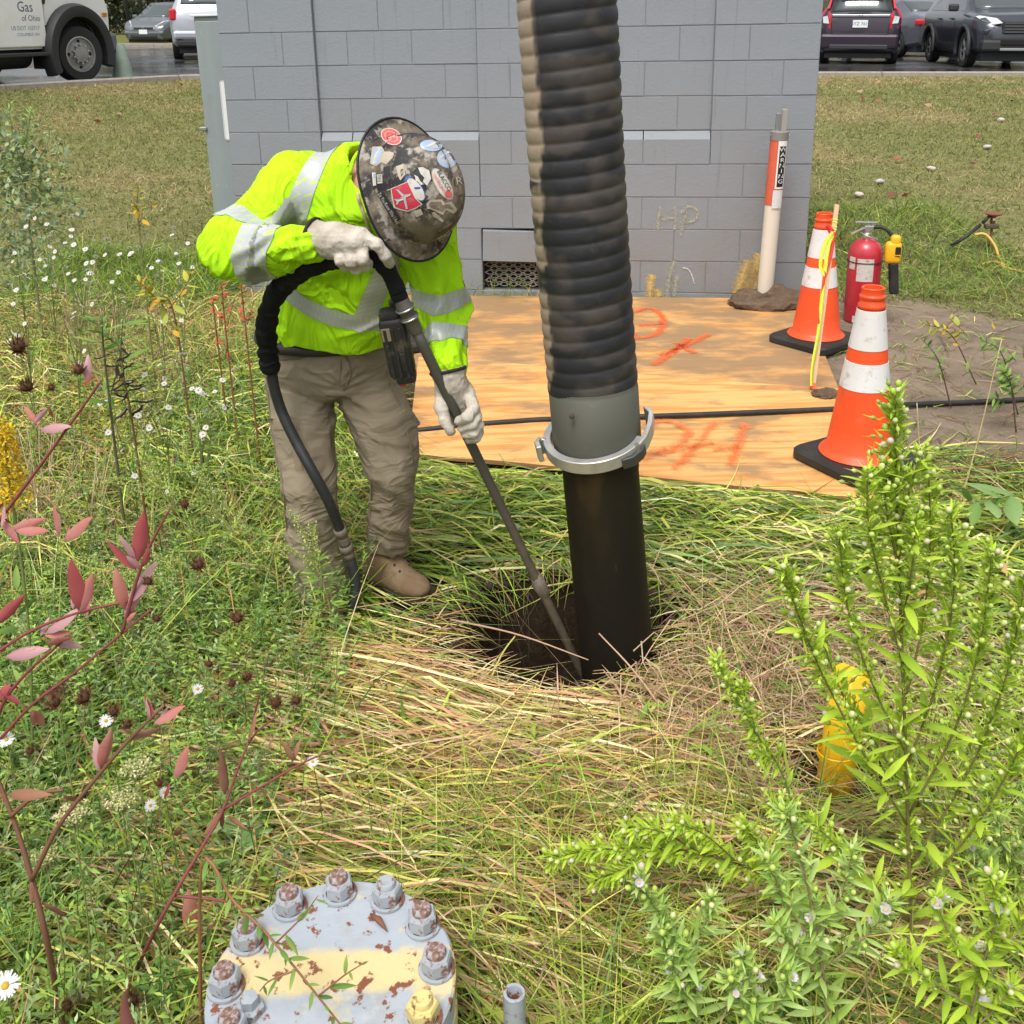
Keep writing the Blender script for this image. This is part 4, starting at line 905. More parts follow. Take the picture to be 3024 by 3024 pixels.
TW = ([-.05, 0, .12, .35, .6, .78, .88, .96, 1.03, 1.1], [.186, .192, .198, .186, .186, .180, .150, .10, .074, .06])
TD = ([-.05, 0, .12, .35, .6, .78, .9, .98, 1.05, 1.1], [.132, .142, .146, .134, .126, .120, .105, .082, .068, .06])
HEMZ = .828
def torso(p, grow=0., lo=-.12, hi=1.06):
    q = p - J_['hem']; t = (q @ w_ax) / Lt; x = q @ r_ax; y = q @ f_ax
    wx = np.interp(t, *TW) + grow; wy = np.interp(t, *TD) + grow
    e = np.hypot(x / wx, y / wy); d = (e - 1) * np.minimum(wx, wy) * .92
    dz = np.maximum(lo - t, t - hi) * Lt
    return np.where((dz > 0) & (d > 0), np.hypot(d, dz), np.maximum(d, dz))
def armR(p, g=0.): return smin(cap(p, J_['shR'], J_['elR'], .078 + g, .063 + g), cap(p, J_['elR'], J_['wrR'] + .3 * (J_['wrR'] - J_['elR']) * 0, .066 + g, .043 + g), .05)
def armL(p, g=0.): return smin(cap(p, J_['shL'], J_['elL'], .078 + g, .064 + g), cap(p, J_['elL'], J_['wrL'], .062 + g, .041 + g), .05)
def shirt_parts(p):
    sag = cap(p, J_['elR'] + [.05, 0, -.02], .5 * (J_['elR'] + J_['wrR']) + [.02, .02, -.035], .055, .04)
    yoke = cap(p, J_['shR'], J_['neck'] - w_ax * .06, .075, .07); yoke2 = cap(p, J_['shL'], J_['neck'] - w_ax * .06, .075, .07)
    aR = smin(armR(p), sag, .05); aL = armL(p); T = smin(smin(torso(p), yoke, .08), yoke2, .08)
    return T, aR, aL
def shirt_sdf(p):
    T, aR, aL = shirt_parts(p); d = smin(T, aR, .045); d = smin(d, aL, .045)
    d = np.where(np.abs((p - J_['hem']) @ r_ax) < .23, np.maximum(d, (HEMZ + .010 * np.sin(p[:, 0] * 19) + .03 * sm((p[:, 1] - 2.80) / .15)) - p[:, 2]), d)
    nk = cap(p, J_['neck'] + w_ax * .0, J_['neck'] + .5 * (J_['head'] - J_['neck']) + w_ax * .03, .066, .07); d = smax(d, -nk, .01)
    for a, b in (('elR', 'wrR'), ('elL', 'wrL')):
        u = nrm(J_[b] - J_[a]); d = np.where(np.linalg.norm(p - J_[b], axis=1) < .12, np.maximum(d, (p - J_[b]) @ u - .005), d)
    return d
def ridge(q, seed=0, pw=1.6): return np.clip(1 - np.abs(2 * vnoise(q, seed) - 1), 0, 1) ** pw
def bone_fold(v, a, b, fr=20, seed=0, tw=1.5):
    u = nrm(b - a); t = (v - a) @ u; q = v - a - t[:, None] * u; h = np.cross(u, [.3, .2, .9]); h /= np.linalg.norm(h); an = np.arctan2(q @ np.cross(u, h), q @ h)
    w = fbm(v * 9, 2, seed + 5) - .5
    return ridge(np.stack([t * fr + w * 2.2 + np.sin(an) * tw, np.cos(an) * 1.1, np.sin(an) * 1.1], 1), seed)
def build_shirt():
    allp = np.array([J_[k] for k in ('hem', 'neck', 'shR', 'elR', 'wrR', 'shL', 'elL', 'wrL')]); lo, hi = allp.min(0) - .2, allp.max(0) + .13; lo[2] = J_['hem'][2] - .06
    v, f = surfnets(shirt_sdf, lo, hi, .0058); v = lapl(v, f, 3); n = vnormals(v, f); T, aR, aL = shirt_parts(v); reg = np.argmin(np.stack([T, aR, aL]), 0)
    q = v - J_['hem']; t = (q @ w_ax) / Lt; x = q @ r_ax
    d = np.zeros(len(v))
    # torso: long soft folds running down to the hem and from the arm pits
    fl = ridge(np.stack([x * 11 + t * 3.2 + (fbm(v * 5, 2, 3) - .5) * 2, t * 1.7 + 0 * x, q @ f_ax * 4], 1), 4, 1.8)
    f2 = ridge(np.stack([x * 7 - t * 9 + (fbm(v * 6, 2, 8) - .5) * 2.5, t * 2.5, 0 * x], 1), 9, 2)
    hemf = sm((.28 - t) / .25)
    d += np.where(reg == 0, .018 * fl * (.35 + .65 * hemf) + .014 * f2 * sm((t - .1) / .3), 0)
    for k, (a, m_, b) in enumerate((('shR', 'elR', 'wrR'), ('shL', 'elL', 'wrL'))):
        e = np.exp(-(np.linalg.norm(v - J_[m_], axis=1) / .12) ** 2); wr = np.exp(-(np.linalg.norm(v - J_[b], axis=1) / .09) ** 2)
        g1 = bone_fold(v, J_[a], J_[m_], 15, 11 + k, 1.8); g2_ = bone_fold(v, J_[m_], J_[b], 19, 21 + k, 1.2)
        tt_ = np.clip((v - J_[m_]) @ nrm(J_[b] - J_[m_]) / .05 + .5, 0, 1)
        d += np.where(reg == k + 1, (g1 * (1 - tt_) + g2_ * tt_) * (.010 + .020 * e + .012 * wr), 0)
    d += (fbm(v * 7, 2, 30) - .5) * .012
    edge = sm((t + .01) / .05)
    v = v + n * (d - .011)[:, None] * np.where(reg == 0, .3 + .7 * edge, 1)[:, None]
    v = lapl(v, f, 1, .3); return v, f, reg
sv, sf, sreg = build_shirt()
shirt = link('shirt', npmesh('shirt', sv - wo, sf, smooth=True), M_shirt, wk)
def bvh_of(v, f): return BVHTree.FromPolygons([tuple(x) for x in v], [tuple(map(int, q)) for q in f])
B_shirt = bvh_of(sv, sf)
# reflective tape: the shirt's own surface cut by planes and lifted 2 mm
def tape_extra(a, cur):
    N, L = a['N'], a['L']; at = N.new('ShaderNodeAttribute'); at.attribute_name = 'UVW'; sp = N.new('ShaderNodeSeparateXYZ'); L.new(at.outputs['Vector'], sp.inputs[0])
    def m(op, x, y=None):
        o = N.new('ShaderNodeMath'); o.operation = op
        for i, q in enumerate((x, y)):
            if q is None: continue
            if isinstance(q, (int, float)): o.inputs[i].default_value = q
            else: L.new(q, o.inputs[i])
        return o.outputs[0]
    u, v = sp.outputs[0], sp.outputs[1]
    row = m('GREATER_THAN', v, .5); ph = m('ADD', m('MULTIPLY', u, 62.), m('ADD', m('MULTIPLY', v, -.8), m('MULTIPLY', row, .45)))
    line = m('LESS_THAN', m('FRACT', ph), .15)
    gap = m('LESS_THAN', m('ABSOLUTE', m('SUBTRACT', m('FRACT', m('MULTIPLY', v, 2.)), .5)), .33)
    return a['mix'](cur, (.50, .70, .05), m('MULTIPLY', line, gap))
M_tape = mat('reflective_tape', (.42, .44, .46), rough=.35, spec=.5, metal=.15, layers=[(6, 4, (.50, .51, .52), .4, .7, .5)], extra=tape_extra)
def tape(planes, keep, uvf, name='reflective_stripe', base=(sv, sf), m=M_tape, par=None, off=.0022):
    v, f = base; vi = keep(v); fm = vi[f].all(1); bm = bmesh.new(); used = np.unique(f[fm]); mp = {int(i): bm.verts.new(v[i]) for i in used}
    for q in f[fm]:
        try: bm.faces.new([mp[int(i)] for i in q])
        except ValueError: pass
    for co_, no_ in planes:
        g = bm.verts[:] + bm.edges[:] + bm.faces[:]; bmesh.ops.bisect_plane(bm, geom=g, plane_co=Vector(co_), plane_no=Vector(no_), clear_outer=True)
    bm.normal_update()
    if not bm.faces: bm.free(); return None
    ctr = v.mean(0)
    for vt in bm.verts: vt.normal_update()
    nn = [vt.normal.copy() for vt in bm.verts]
    for vt, n_ in zip(bm.verts, nn): vt.co = vt.co + n_ * off
    vv_ = np.array([vt.co[:] for vt in bm.verts]); uv = uvf(vv_)
    ex = bmesh.ops.solidify(bm, geom=bm.faces[:], thickness=.0018) if False else None
    me = bpy.data.meshes.new(name); bm.to_mesh(me); bm.free(); a = me.attributes.new('UVW', 'FLOAT_VECTOR', 'POINT'); qq = np.zeros((len(vv_), 3), np.float32); qq[:, :2] = uv; a.data.foreach_set('vector', qq.ravel())
    me.vertices.foreach_set('co', (vv_ - wo).astype(np.float32).ravel()); me.polygons.foreach_set('use_smooth', np.ones(len(me.polygons), bool)); me.update(); return link(name, me, m, par or shirt)
def bone_tape(a, b, t0, t1, reg, lim, tilt=(0, 0, 0)):
    A, B = J_[a], J_[b]; u = nrm(nrm(B - A) + np.array(tilt)); Lb = np.linalg.norm(B - A); p0, p1 = A + (B - A) * t0, A + (B - A) * t1
    h = nrm(np.cross(u, [.3, .2, .9])); h2 = np.cross(u, h)
    def uvf(x): q = x - p0; return np.stack([np.arctan2(q @ h2, q @ h) * .062, (q @ u) / ((p1 - p0) @ u)], 1)
    def keep(v): q = v - .5 * (p0 + p1); return (np.abs(q @ u) < .06 + lim) & (np.linalg.norm(q, axis=1) < .16) & reg
    return tape([(p1, u), (p0, -u)], keep, uvf)
isT, isR, isL = sreg == 0, sreg == 1, sreg == 2
bone_tape('shR', 'elR', .72, .93, isR, 0, (0, 0, .15)); bone_tape('elR', 'wrR', .24, .47, isR, 0, (.0, 0, -.25))
bone_tape('shL', 'elL', .76, .95, isL, 0, (-.15, 0, -.1)); bone_tape('elL', 'wrL', .42, .66, isL, 0)
wb0, wb1 = .315, .40
def uvT(v): q = v - J_['hem']; return np.stack([np.arctan2(q @ f_ax, q @ r_ax) * .17, ((q @ w_ax) / Lt - wb0) / (wb1 - wb0)], 1)
tape([(J_['hem'] + w_ax * Lt * wb1, w_ax), (J_['hem'] + w_ax * Lt * wb0, -w_ax)], lambda v: isT & (np.abs((v - J_['hem']) @ w_ax / Lt - .357) < .14), uvT)
for off_, tl_r in ((-.112, .0), (.085, -.12)):
    rr2 = nrm(r_ax + w_ax * tl_r)
    def uvS(v, o=off_): q = v - J_['hem']; return np.stack([(q @ w_ax) + (q @ f_ax) * .6, ((q @ rr2) - o + .027) / .054], 1)
    tape([(J_['hem'] + rr2 * (off_ + .026), rr2), (J_['hem'] + rr2 * (off_ - .026), -rr2), (J_['hem'] + w_ax * Lt * wb1 * 1.0, -w_ax)], lambda v, o=off_: (np.abs((v - J_['hem']) @ rr2 - o) < .05) & ((v - J_['hem']) @ w_ax / Lt > .25) & (isT | (np.abs((v - J_['hem']) @ r_ax) < .16)), uvS)

def leg_pts(s):
    if s == 'R': px = [(560, 735, 2.87), (570, 806, 2.80), (583, 908, 2.72), (593, 1005, 2.735), (602, 1075, 2.735), (616, 1122, 2.715)]; r = [.092, .088, .071, .071, .069, .071]
    else: px = [(696, 735, 2.86), (728, 806, 2.80), (741, 880, 2.755), (737, 971, 2.80), (731, 1037, 2.84), (729, 1056, 2.85)]; r = [.088, .083, .068, .062, .061, .062]
    return [pJ(*q) for q in px], r
LR, LL = leg_pts('R'), leg_pts('L')
pel = pJ(621, 690, 2.875)
# body under the clothes: one continuous surface
def body_sdf(p):
    d = smin(torso(p, -.038, .24, 1.0), armR(p, -.02), .05); d = smin(d, armL(p, -.02), .05)
    for s in 'RL':
        lp = (LR if s == 'R' else LL)[0]; d = smin(d, chain(p, [lp[0], lp[2], lp[4], lp[5]], [.055, .045, .036, .036]), .05); d = smin(d, cap(p, lp[0], pel + [0, 0, .12], .06, .075), .05)
        d = smin(d, cap(p, J_['wr' + s], J_['wr' + s] + nrm(J_['wr' + s] - J_['el' + s]) * .012, .026, .024), .02)
    d = smin(d, cap(p, J_['neck'] - w_ax * .06, J_['head'], .064, .058), .05)
    hx, hy, hz = hd_s, hd_f, hd_a
    Mh = np.stack([hx, hy, hz]); q = (p - J_['head'])
    h = ell(p, J_['head'], (.076, .096, .108), Mh); face = J_['head'] + hy * .05 - hz * .06
    h = smin(h, ell(p, face, (.055, .055, .065), Mh), .04)
    h = smin(h, cap(p, J_['head'] + hy * .094 - hz * .005, J_['head'] + hy * .112 - hz * .045, .008, .015), .02)       # nose
    for sx in (-1, 1):
        h = smin(h, ell(p, J_['head'] + hx * sx * .078 - hz * .03 - hy * .005, (.010, .020, .032), Mh), .012)         # ears
        h = smax(h, -ell(p, J_['head'] + hx * sx * .032 + hy * .096 - hz * .012, (.016, .012, .010), Mh), .012)       # eye sockets
    h = smax(h, -cap(p, J_['head'] + hy * .108 - hz * .078 - hx * .022, J_['head'] + hy * .108 - hz * .078 + hx * .022, .004, .004), .006)   # mouth
    return smin(d, h, .04)
tcv = -nrm(ray(790, 360)); hd_a = nrm(.80 * tcv + .62 * RR + .20 * UU); hd_f = .40 * RR - .91 * UU; hd_f = nrm(hd_f - hd_a * (hd_f @ hd_a)); hd_s = np.cross(hd_f, hd_a)
pts_all = np.array(list(J_.values())); bv, bf = surfnets(body_sdf, pts_all.min(0) - .13, pts_all.max(0) + .13, .0095)
bv = lapl(bv, bf, 1)
link('body', npmesh('body', bv - wo, bf, smooth=True), M_skin, wk)
for sx in (-1, 1):
    e = J_['head'] + hd_s * sx * .032 + hd_f * .088 - hd_a * .012 - wo
    eo = lathe('eye', [(.013 * math.sin(a), -.013 * math.cos(a)) for a in np.linspace(0.01, math.pi - .01, 9)], mat('eye_white', (.75, .72, .68), rough=.3), wk, 14, align_z(e, hd_f))
    lathe('iris', [(0, .0134), (.005, .0126), (.006, .011)], M_hair, eo, 10)
def hair_sdf(p):
    Mh = np.stack([hd_s, hd_f, hd_a]); h = ell(p, J_['head'] - hd_f * .008, (.083, .100, .114), Mh); q = p - J_['head']
    beard = ell(p, J_['head'] + hd_f * .05 - hd_a * .085, (.060, .058, .055), Mh)
    cutf = smax(h, (q @ hd_f) - .045 - (q @ hd_a) * .35, .02); cutf = np.maximum(cutf, -(q @ hd_a) - .055)
    return np.minimum(cutf, smax(beard, -((q @ hd_f) * -1 + .02) * 0 + (q @ hd_a) + .055, .015))
hv, hf = surfnets(hair_sdf, J_['head'] - .17, J_['head'] + .17, .009); link('hair_and_beard', npmesh('hair_and_beard', hv - wo, hf, smooth=True), M_hair, wk)
# collar, cord
nk_c = J_['neck'] + .30 * (J_['head'] - J_['neck']); un = nrm(J_['head'] - J_['neck'] - w_ax * .02); e1 = nrm(np.cross(un, [0, .2, 1])); e2 = np.cross(un, e1)
cpts_ = []
for a in np.linspace(0, 2 * np.pi, 40):
    d0 = e1 * math.cos(a) + e2 * math.sin(a); o = J_['neck'] + un * .035 + d0 * .002
    h = B_shirt.ray_cast(Vector(J_['neck'] + un * .02 + d0 * .15), Vector(-d0)); cpts_.append(J_['neck'] + un * (.024 + .012 * math.sin(a * 2 + 1)) + d0 * .069)
tube('collar', np.array(cpts_) - wo, .0055, M_shirt, shirt, 8)
def drape(lst, B, off=.003, n=None, fallback=2.6):
    o = []
    for x, y in lst:
        d = ray(x, y); h = B.ray_cast(Vector(CAMPOS), Vector(d)); p = np.array(h[0]) if h[0] else np.array(P(x, y, fallback))
        o.append(p - nrm(d) * off)
    o = np.array(o); return spline(o, n) if n else o
tube('neck_cord', drape([(676, 352), (674, 345), (675, 368), (681, 388), (688, 408), (696, 430), (701, 452), (706, 470), (712, 500)], B_shirt, .006, 30) - wo, .0042, M_cord, wk, 6)
tube('neck_cord', drape([(756, 440), (753, 470), (752, 495), (750, 525), (752, 555)], B_shirt, .006, 16) - wo, .0038, M_cord, wk, 6)

# ------------------------------------------------------------------ trousers
def trous_parts(p):
    q = p - J_['hem']; top = pJ(620, 640, 2.875)
    pv = ell(p, pel, (.198, .128, .092)); w = ell(p, top, (.180, .132, .16)); pv = smin(pv, w, .08)
    pv = np.maximum(pv, (p[:, 2] - (top[2] + .07)))
    return pv, chain(p, *LR, k=.02), chain(p, *LL, k=.02)
def trous_sdf(p):
    a, b, c = trous_parts(p); d = smin(a, smin(b, c, .01), .035)
    d = np.where(p[:, 0] < pel[0] + .03, np.maximum(d, -(p[:, 2] - .045)), d)
    return np.maximum(d, -(p[:, 2] - np.where(p[:, 0] < pel[0] + .03, .045, .16)))
aL_ = np.array(LR[0] + LL[0] + [pJ(620, 640, 2.875)])
tv, tf = surfnets(trous_sdf, aL_.min(0) - .15, aL_.max(0) + .14, .0065); tv = lapl(tv, tf, 3); tn = vnormals(tv, tf)
a_, b_, c_2 = trous_parts(tv); treg = np.argmin(np.stack([a_ + .0, b_, c_2]), 0); td = (fbm(tv * 6, 2, 40) - .5) * .010
for k, (lp_, rr3) in enumerate((LR, LL)):
    kn, an = lp_[2], lp_[5]
    for i in range(5):
        A, B = lp_[i], lp_[i + 1]; u = nrm(B - A); t = ((tv - A) @ u) / np.linalg.norm(B - A); wgt = np.clip(1 - np.abs(t - .5) * 1.2, 0, 1) * (treg == k + 1)
        dk = np.exp(-(np.linalg.norm(tv - kn, axis=1) / .16) ** 2); da = np.exp(-(np.linalg.norm(tv - an, axis=1) / .17) ** 2)
        td += wgt * bone_fold(tv, A, B, 13, 50 + k * 9, 2.2) * (.005 + .013 * dk + .020 * da)
    td += (treg == k + 1) * ridge(np.stack([(tv - kn) @ np.array([.8, .2, .6]) * 12 + fbm(tv * 6, 2, 61) * 2, tv[:, 2] * 4, tv[:, 1] * 3], 1), 70 + k, 2) * .011
cr_ = pJ(645, 735, 2.76); dc = np.exp(-(np.linalg.norm(tv - cr_, axis=1) / .13) ** 2); q = tv - cr_
td += dc * ridge(np.stack([np.arctan2(q[:, 2], np.abs(q[:, 0]) + .03) * 4.5, np.linalg.norm(q, axis=1) * 4, 0 * td], 1), 77, 1.6) * .016
tv = lapl(tv + tn * (td - .008)[:, None], tf, 1, .4)
trous = link('trousers', npmesh('trousers', tv - wo, tf, smooth=True), M_trous, wk); B_tr = bvh_of(tv, tf)
M_seam = mat('trouser_seam', (.18, .138, .085), rough=.85)
for ln_ in ([(647, 655), (652, 672), (660, 690), (660, 712), (648, 737)], [(578, 655), (577, 668), (566, 676), (545, 678), (520, 680)], [(524, 655), (545, 657), (575, 656)],
            [(503, 690), (505, 740), (512, 800), (527, 880), (535, 930), (541, 1000), (553, 1070)], [(700, 900), (700, 960), (695, 1020)], [(640, 655), (643, 690), (640, 720)],
            [(730, 700), (752, 760), (772, 830), (780, 870)]):
    tube('seam', drape(ln_, B_tr, .0012, 26, 2.75) - wo, .0024, M_seam, trous, 5)
def patch(name, quad, B, m, parent, nu=9, nv=9, off=.004, fb=2.75):
    q = np.array(quad, float); u = np.linspace(0, 1, nu); V = []
    for i in u:
        for j in np.linspace(0, 1, nv):
            xy = q[0] * (1 - i) * (1 - j) + q[1] * i * (1 - j) + q[2] * i * j + q[3] * (1 - i) * j
            V.append(drape([xy], B, off if 0 < i < 1 and 0 < j < 1 else .0005, None, fb)[0])
    F = np.array([[i * nv + j, (i + 1) * nv + j, (i + 1) * nv + j + 1, i * nv + j + 1] for i in range(nu - 1) for j in range(nv - 1)])
    return link(name, npmesh(name, np.array(V) - wo, F, smooth=True), m, parent)
M_pock = mat('trouser_pocket_cloth', (.235, .182, .118), rough=.85, bump=(260, .18, .002, 3))
patch('cargo_pocket', [(511, 806), (566, 800), (577, 893), (532, 897)], B_tr, M_trous, trous)
patch('pocket_flap', [(509, 790), (563, 792), (566, 812), (512, 815)], B_tr, M_pock, trous, off=.007)
patch('ruler_pocket', [(546, 815), (562, 813), (574, 890), (556, 893)], B_tr, M_pock, trous, off=.008)
bel = [pel + [.193 * math.cos(a) - .003, .137 * math.sin(a), .098 + .01 * math.sin(a)] for a in np.linspace(0, 2 * math.pi, 40)]
tube('belt', np.array(bel) - wo, .016, mat('dark_belt', (.03, .022, .018), rough=.6), trous, 8)
tube('hip_tool', drape([(541, 640), (527, 652), (512, 672), (509, 690)], B_tr, .012, 12, 2.75) - wo, .007, M_rub, wk, 6); tube('orange_clip', drape([(512, 655), (516, 662), (521, 668)], B_tr, .018, 8, 2.74) - wo, .005, mat('orange_clip', (.8, .13, .03), rough=.5), wk, 6)

# ------------------------------------------------------------------ boots
def boot(heel, toe, ank, name, laces=True):
    heel, toe, ank = map(np.array, (heel, toe, ank)); u = toe - heel; u[2] = 0; Lf = np.linalg.norm(u); u /= Lf; s = np.array([-u[1], u[0], 0]); z0 = min(heel[2], toe[2])
    def f(p):
        d = cap(p, heel + u * .04 + [0, 0, .045], heel + u * (Lf * .55) + [0, 0, .045], .040, .044)
        d = smin(d, ell(p, heel + u * (Lf * .78) + [0, 0, .036], (.066, .049, .035), np.stack([u, s, [0, 0, 1]])), .03)
        d = smin(d, cap(p, heel + u * .07 + [0, 0, .06], ank + [0, 0, .08], .048, .052), .05)
        d = smin(d, cap(p, heel + u * (.09) + [0, 0, .115], heel + u * (Lf * .60) + [0, 0, .055], .040, .032), .03)
        return np.maximum(d, -(p[:, 2] - z0 - .016))
    c = np.array([heel, toe, ank]); v, ff = surfnets(f, c.min(0) - .1, c.max(0) + .13, .006); v = lapl(v, ff, 1); n = vnormals(v, ff)
    v = v + n * ((ridge(v * [30, 30, 22], 5, 2) * .003) * sm((v[:, 2] - z0 - .06) / .04))[:, None]
    b = link(name, npmesh(name, v - wo, ff, smooth=True), M_boot, wk)
    bm = bmesh.new(); rl = [(0.0, .034), (.02, .042), (.08, .043), (.12, .041), (.17, .047), (.215, .05), (.25, .042), (.272, .022), (.278, .0)]
    k = Lf / .268; out = [(heel + u * (a * k - .002) + s * w_) for a, w_ in rl] + [(heel + u * (a * k - .002) - s * w_) for a, w_ in rl[::-1][1:]]
    lo = [bm.verts.new((p[0] - wo[0], p[1] - wo[1], z0 - .006)) for p in out]; hi2 = [bm.verts.new((p[0] - wo[0], p[1] - wo[1], z0 + .022)) for p in out]; m_ = len(out)
    bm.faces.new(hi2); bm.faces.new(lo[::-1]); [bm.faces.new([lo[i], lo[(i + 1) % m_], hi2[(i + 1) % m_], hi2[i]]) for i in range(m_)]
    bmobj('sole', bm, M_sole, b)
    if laces:
        B = bvh_of(v, ff); ls = []
        for i in range(6):
            c0 = heel + u * (.095 + .022 * i) + [0, 0, .2]
            for sg in (-1, 1):
                pp = []
                for t_ in np.linspace(-1, 1, 7):
                    o = heel + u * (.085 + .020 * i + .011 * t_ * sg) + s * (.022 * t_); h = B.ray_cast(Vector(o + [0, 0, .16 - .018 * i]), Vector((0, 0, -1))); pp.append((np.array(h[0]) if h[0] else o + [0, 0, .08]) + [0, 0, .003])
                ls.append((np.array(pp) - wo, .0040))
        tubes('laces', ls, mat('boot_lace', (.045, .026, .015), rough=.85), b, 5)
    return b
hb, tb = np.array(P(686, 1082, 2.885)), np.array(P(803, 1124, 2.735)); hb[2] = tb[2] = .030
boot(hb, tb, pJ(727, 1045, 2.86), 'boot')
hb2 = np.array([LR[0][5][0] - .03, LR[0][5][1] + .10, .03]); boot(hb2, hb2 + [.07, -.24, 0], LR[0][5] + [0, .02, .05], 'boot', False)

# ------------------------------------------------------------------ gloves
def glove(name, sdf, pts, wrist, udir, rw):
    pts = np.array(pts); v, ff = surfnets(sdf, pts.min(0) - .05, pts.max(0) + .05, .0032); v = lapl(v, ff, 1); n = vnormals(v, ff)
    v = v + n * (.0022 * ridge(v * [38, 38, 50], 3, 2) + .0016 * ridge(v * 90, 7, 2) - .001)[:, None]
    g = link(name, npmesh(name, v - wo, ff, smooth=True), M_glove, wk)
    e1 = nrm(np.cross(udir, [.2, .3, 1])); e2 = np.cross(udir, e1); a = np.linspace(0, 2 * np.pi, 30)
    tube('cuff_trim', [wrist + e1 * rw * math.cos(t) * 1.02 + e2 * rw * math.sin(t) * 1.02 - wo for t in a], .0046, M_trim, g, 7); return g
Yh = 2.37
# right hand (nearest the middle of the picture): closed over the black sleeve
W0 = pJ(606, 452, 2.385); uR = nrm(pJ(690, 468, 2.34) - W0)
palm_a, palm_b = pJ(628, 452, 2.36), pJ(672, 456, 2.335)
fing = [([(648, 466), (642, 492), (652, 503), (664, 494)], [2.345, 2.325, 2.345, 2.385]), ([(665, 464), (662, 494), (672, 506), (680, 494)], [2.335, 2.312, 2.335, 2.38]),
        ([(682, 460), (684, 488), (692, 501), (696, 488)], [2.335, 2.31, 2.335, 2.38]), ([(692, 450), (712, 462), (727, 482), (735, 497)], [2.335, 2.315, 2.32, 2.345])]
fr_ = [.0115, .0125, .0130, .0125]
thumb = ([(640, 448), (668, 446), (694, 456), (708, 476)], [2.38, 2.40, 2.405, 2.40])
def rsdf(p):
    d = cap(p, palm_a, palm_b, .034, .031); d = smin(d, cap(p, pJ(640, 446, 2.37), pJ(684, 448, 2.345), .022, .018), .02); d = smin(d, cap(p, pJ(636, 470, 2.365), pJ(660, 478, 2.345), .022, .018), .02)
    d = smin(d, cap(p, W0 + uR * .012, palm_a, .033, .031), .03)
    d = smin(d, cap(p, W0 - uR * .022, W0 + uR * .012, .045, .034), .02)
    for (xy, yy), r in zip(fing, fr_): d = smin(d, chain(p, [pJ(*a, b) for a, b in zip(xy, yy)], [r * 1.18, r * 1.08, r, r * .88], .006), .007)
    d = smin(d, chain(p, [pJ(*a, b) for a, b in zip(*thumb)], [.018, .015, .013, .011], .008), .012)
    return np.maximum(d, -((p - W0) @ uR) - .022)
glove('glove', rsdf, [W0 - uR * .03, palm_a, palm_b] + [pJ(*a, b) for xy, yy in fing + [thumb] for a, b in zip(xy, yy)], W0 - uR * .020, uR, .0455)
# left hand: round the metal lance
W1 = pJ(848, 712, 2.455); uL = nrm(pJ(864, 790, 2.43) - W1)
rod_at = lambda y: pJ(np.interp(y, [590, 830, 980, 1120, 1270], [769, 880, 946, 1028, 1098]), y, np.interp(y, [590, 1270], [2.40, 2.545]))
fingL = [([(893, 762), (899, 786), (890, 802), (872, 808)], [2.46, 2.41, 2.385, 2.40]), ([(892, 778), (902, 802), (893, 817), (878, 820)], [2.465, 2.415, 2.39, 2.405]),
         ([(889, 792), (903, 815), (897, 827), (884, 829)], [2.47, 2.425, 2.405, 2.415]), ([(886, 748), (893, 770), (882, 787), (866, 795)], [2.455, 2.405, 2.38, 2.395])]
thL = ([(836, 742), (832, 768), (840, 795), (850, 814)], [2.455, 2.43, 2.415, 2.41])
def lsdf(p):
    d = cap(p, pJ(862, 742, 2.475), pJ(870, 782, 2.475), .036, .034); d = smin(d, cap(p, pJ(880, 745, 2.47), pJ(888, 788, 2.475), .020, .018), .02); d = smin(d, cap(p, pJ(844, 738, 2.47), pJ(850, 770, 2.47), .022, .018), .02)
    d = smin(d, cap(p, W1, pJ(858, 738, 2.47), .033, .033), .03); d = smin(d, cap(p, W1 - uL * .02, W1 + uL * .012, .043, .034), .02)
    for (xy, yy), r in zip(fingL, [.0125, .012, .011, .0125]): d = smin(d, chain(p, [pJ(*a, b) for a, b in zip(xy, yy)], [r * 1.15, r * 1.08, r, r * .9], .006), .007)
    d = smin(d, chain(p, [pJ(*a, b) for a, b in zip(*thL)], [.018, .0155, .0135, .0115], .008), .012)
    return np.maximum(d, -((p - W1) @ uL) - .02)
glove('glove', lsdf, [W1 - uL * .03, pJ(862, 742, 2.48), pJ(870, 786, 2.48)] + [pJ(*a, b) for xy, yy in fingL + [thL] for a, b in zip(xy, yy)], W1 - uL * .018, uL, .0435)

# ------------------------------------------------------------------ hard hat
HCt = pJ(774, 360, 2.425)
def hat_pt(th, t):
    a, b = .131, .110; Rc = 1 / math.sqrt((math.cos(th) / a) ** 2 + (math.sin(th) / b) ** 2); H_ = .122
    if t <= 1:
        s_2 = math.sin(t * math.pi / 2) ** .92; r = Rc * s_2; z = .012 + H_ * (math.cos(t * math.pi / 2) ** .80)
        x, y = r * math.cos(th), r * math.sin(th)
        rd = sm((.030 - abs(y)) / .010) * sm((x + .118) / .03) * sm((.115 - x) / .03) * .0075; rd += sm((.010 - abs(abs(y) - .052)) / .006) * sm((.08 - abs(x)) / .03) * .003
        k = 1 + rd / .12; return x * k, y * k, z * k
    u = t - 1; bw = .021 + .024 * max(0, -math.cos(th)) ** 1.5 + .016 * max(0, math.cos(th)) ** 2; r = Rc + bw * u
    z = .012 - .014 * u ** 1.3 * (1 + .5 * max(0, math.cos(th))) + .004 * (1 - u); return r * math.cos(th), r * math.sin(th), z - .004
nt_, nr2 = 72, 30; ts = np.concatenate([np.linspace(.02, 1, 22), 1 + np.linspace(.12, 1, 8)]); V = []
for t_ in ts:
    for i in range(nt_): V.append(hat_pt(2 * math.pi * i / nt_, t_))
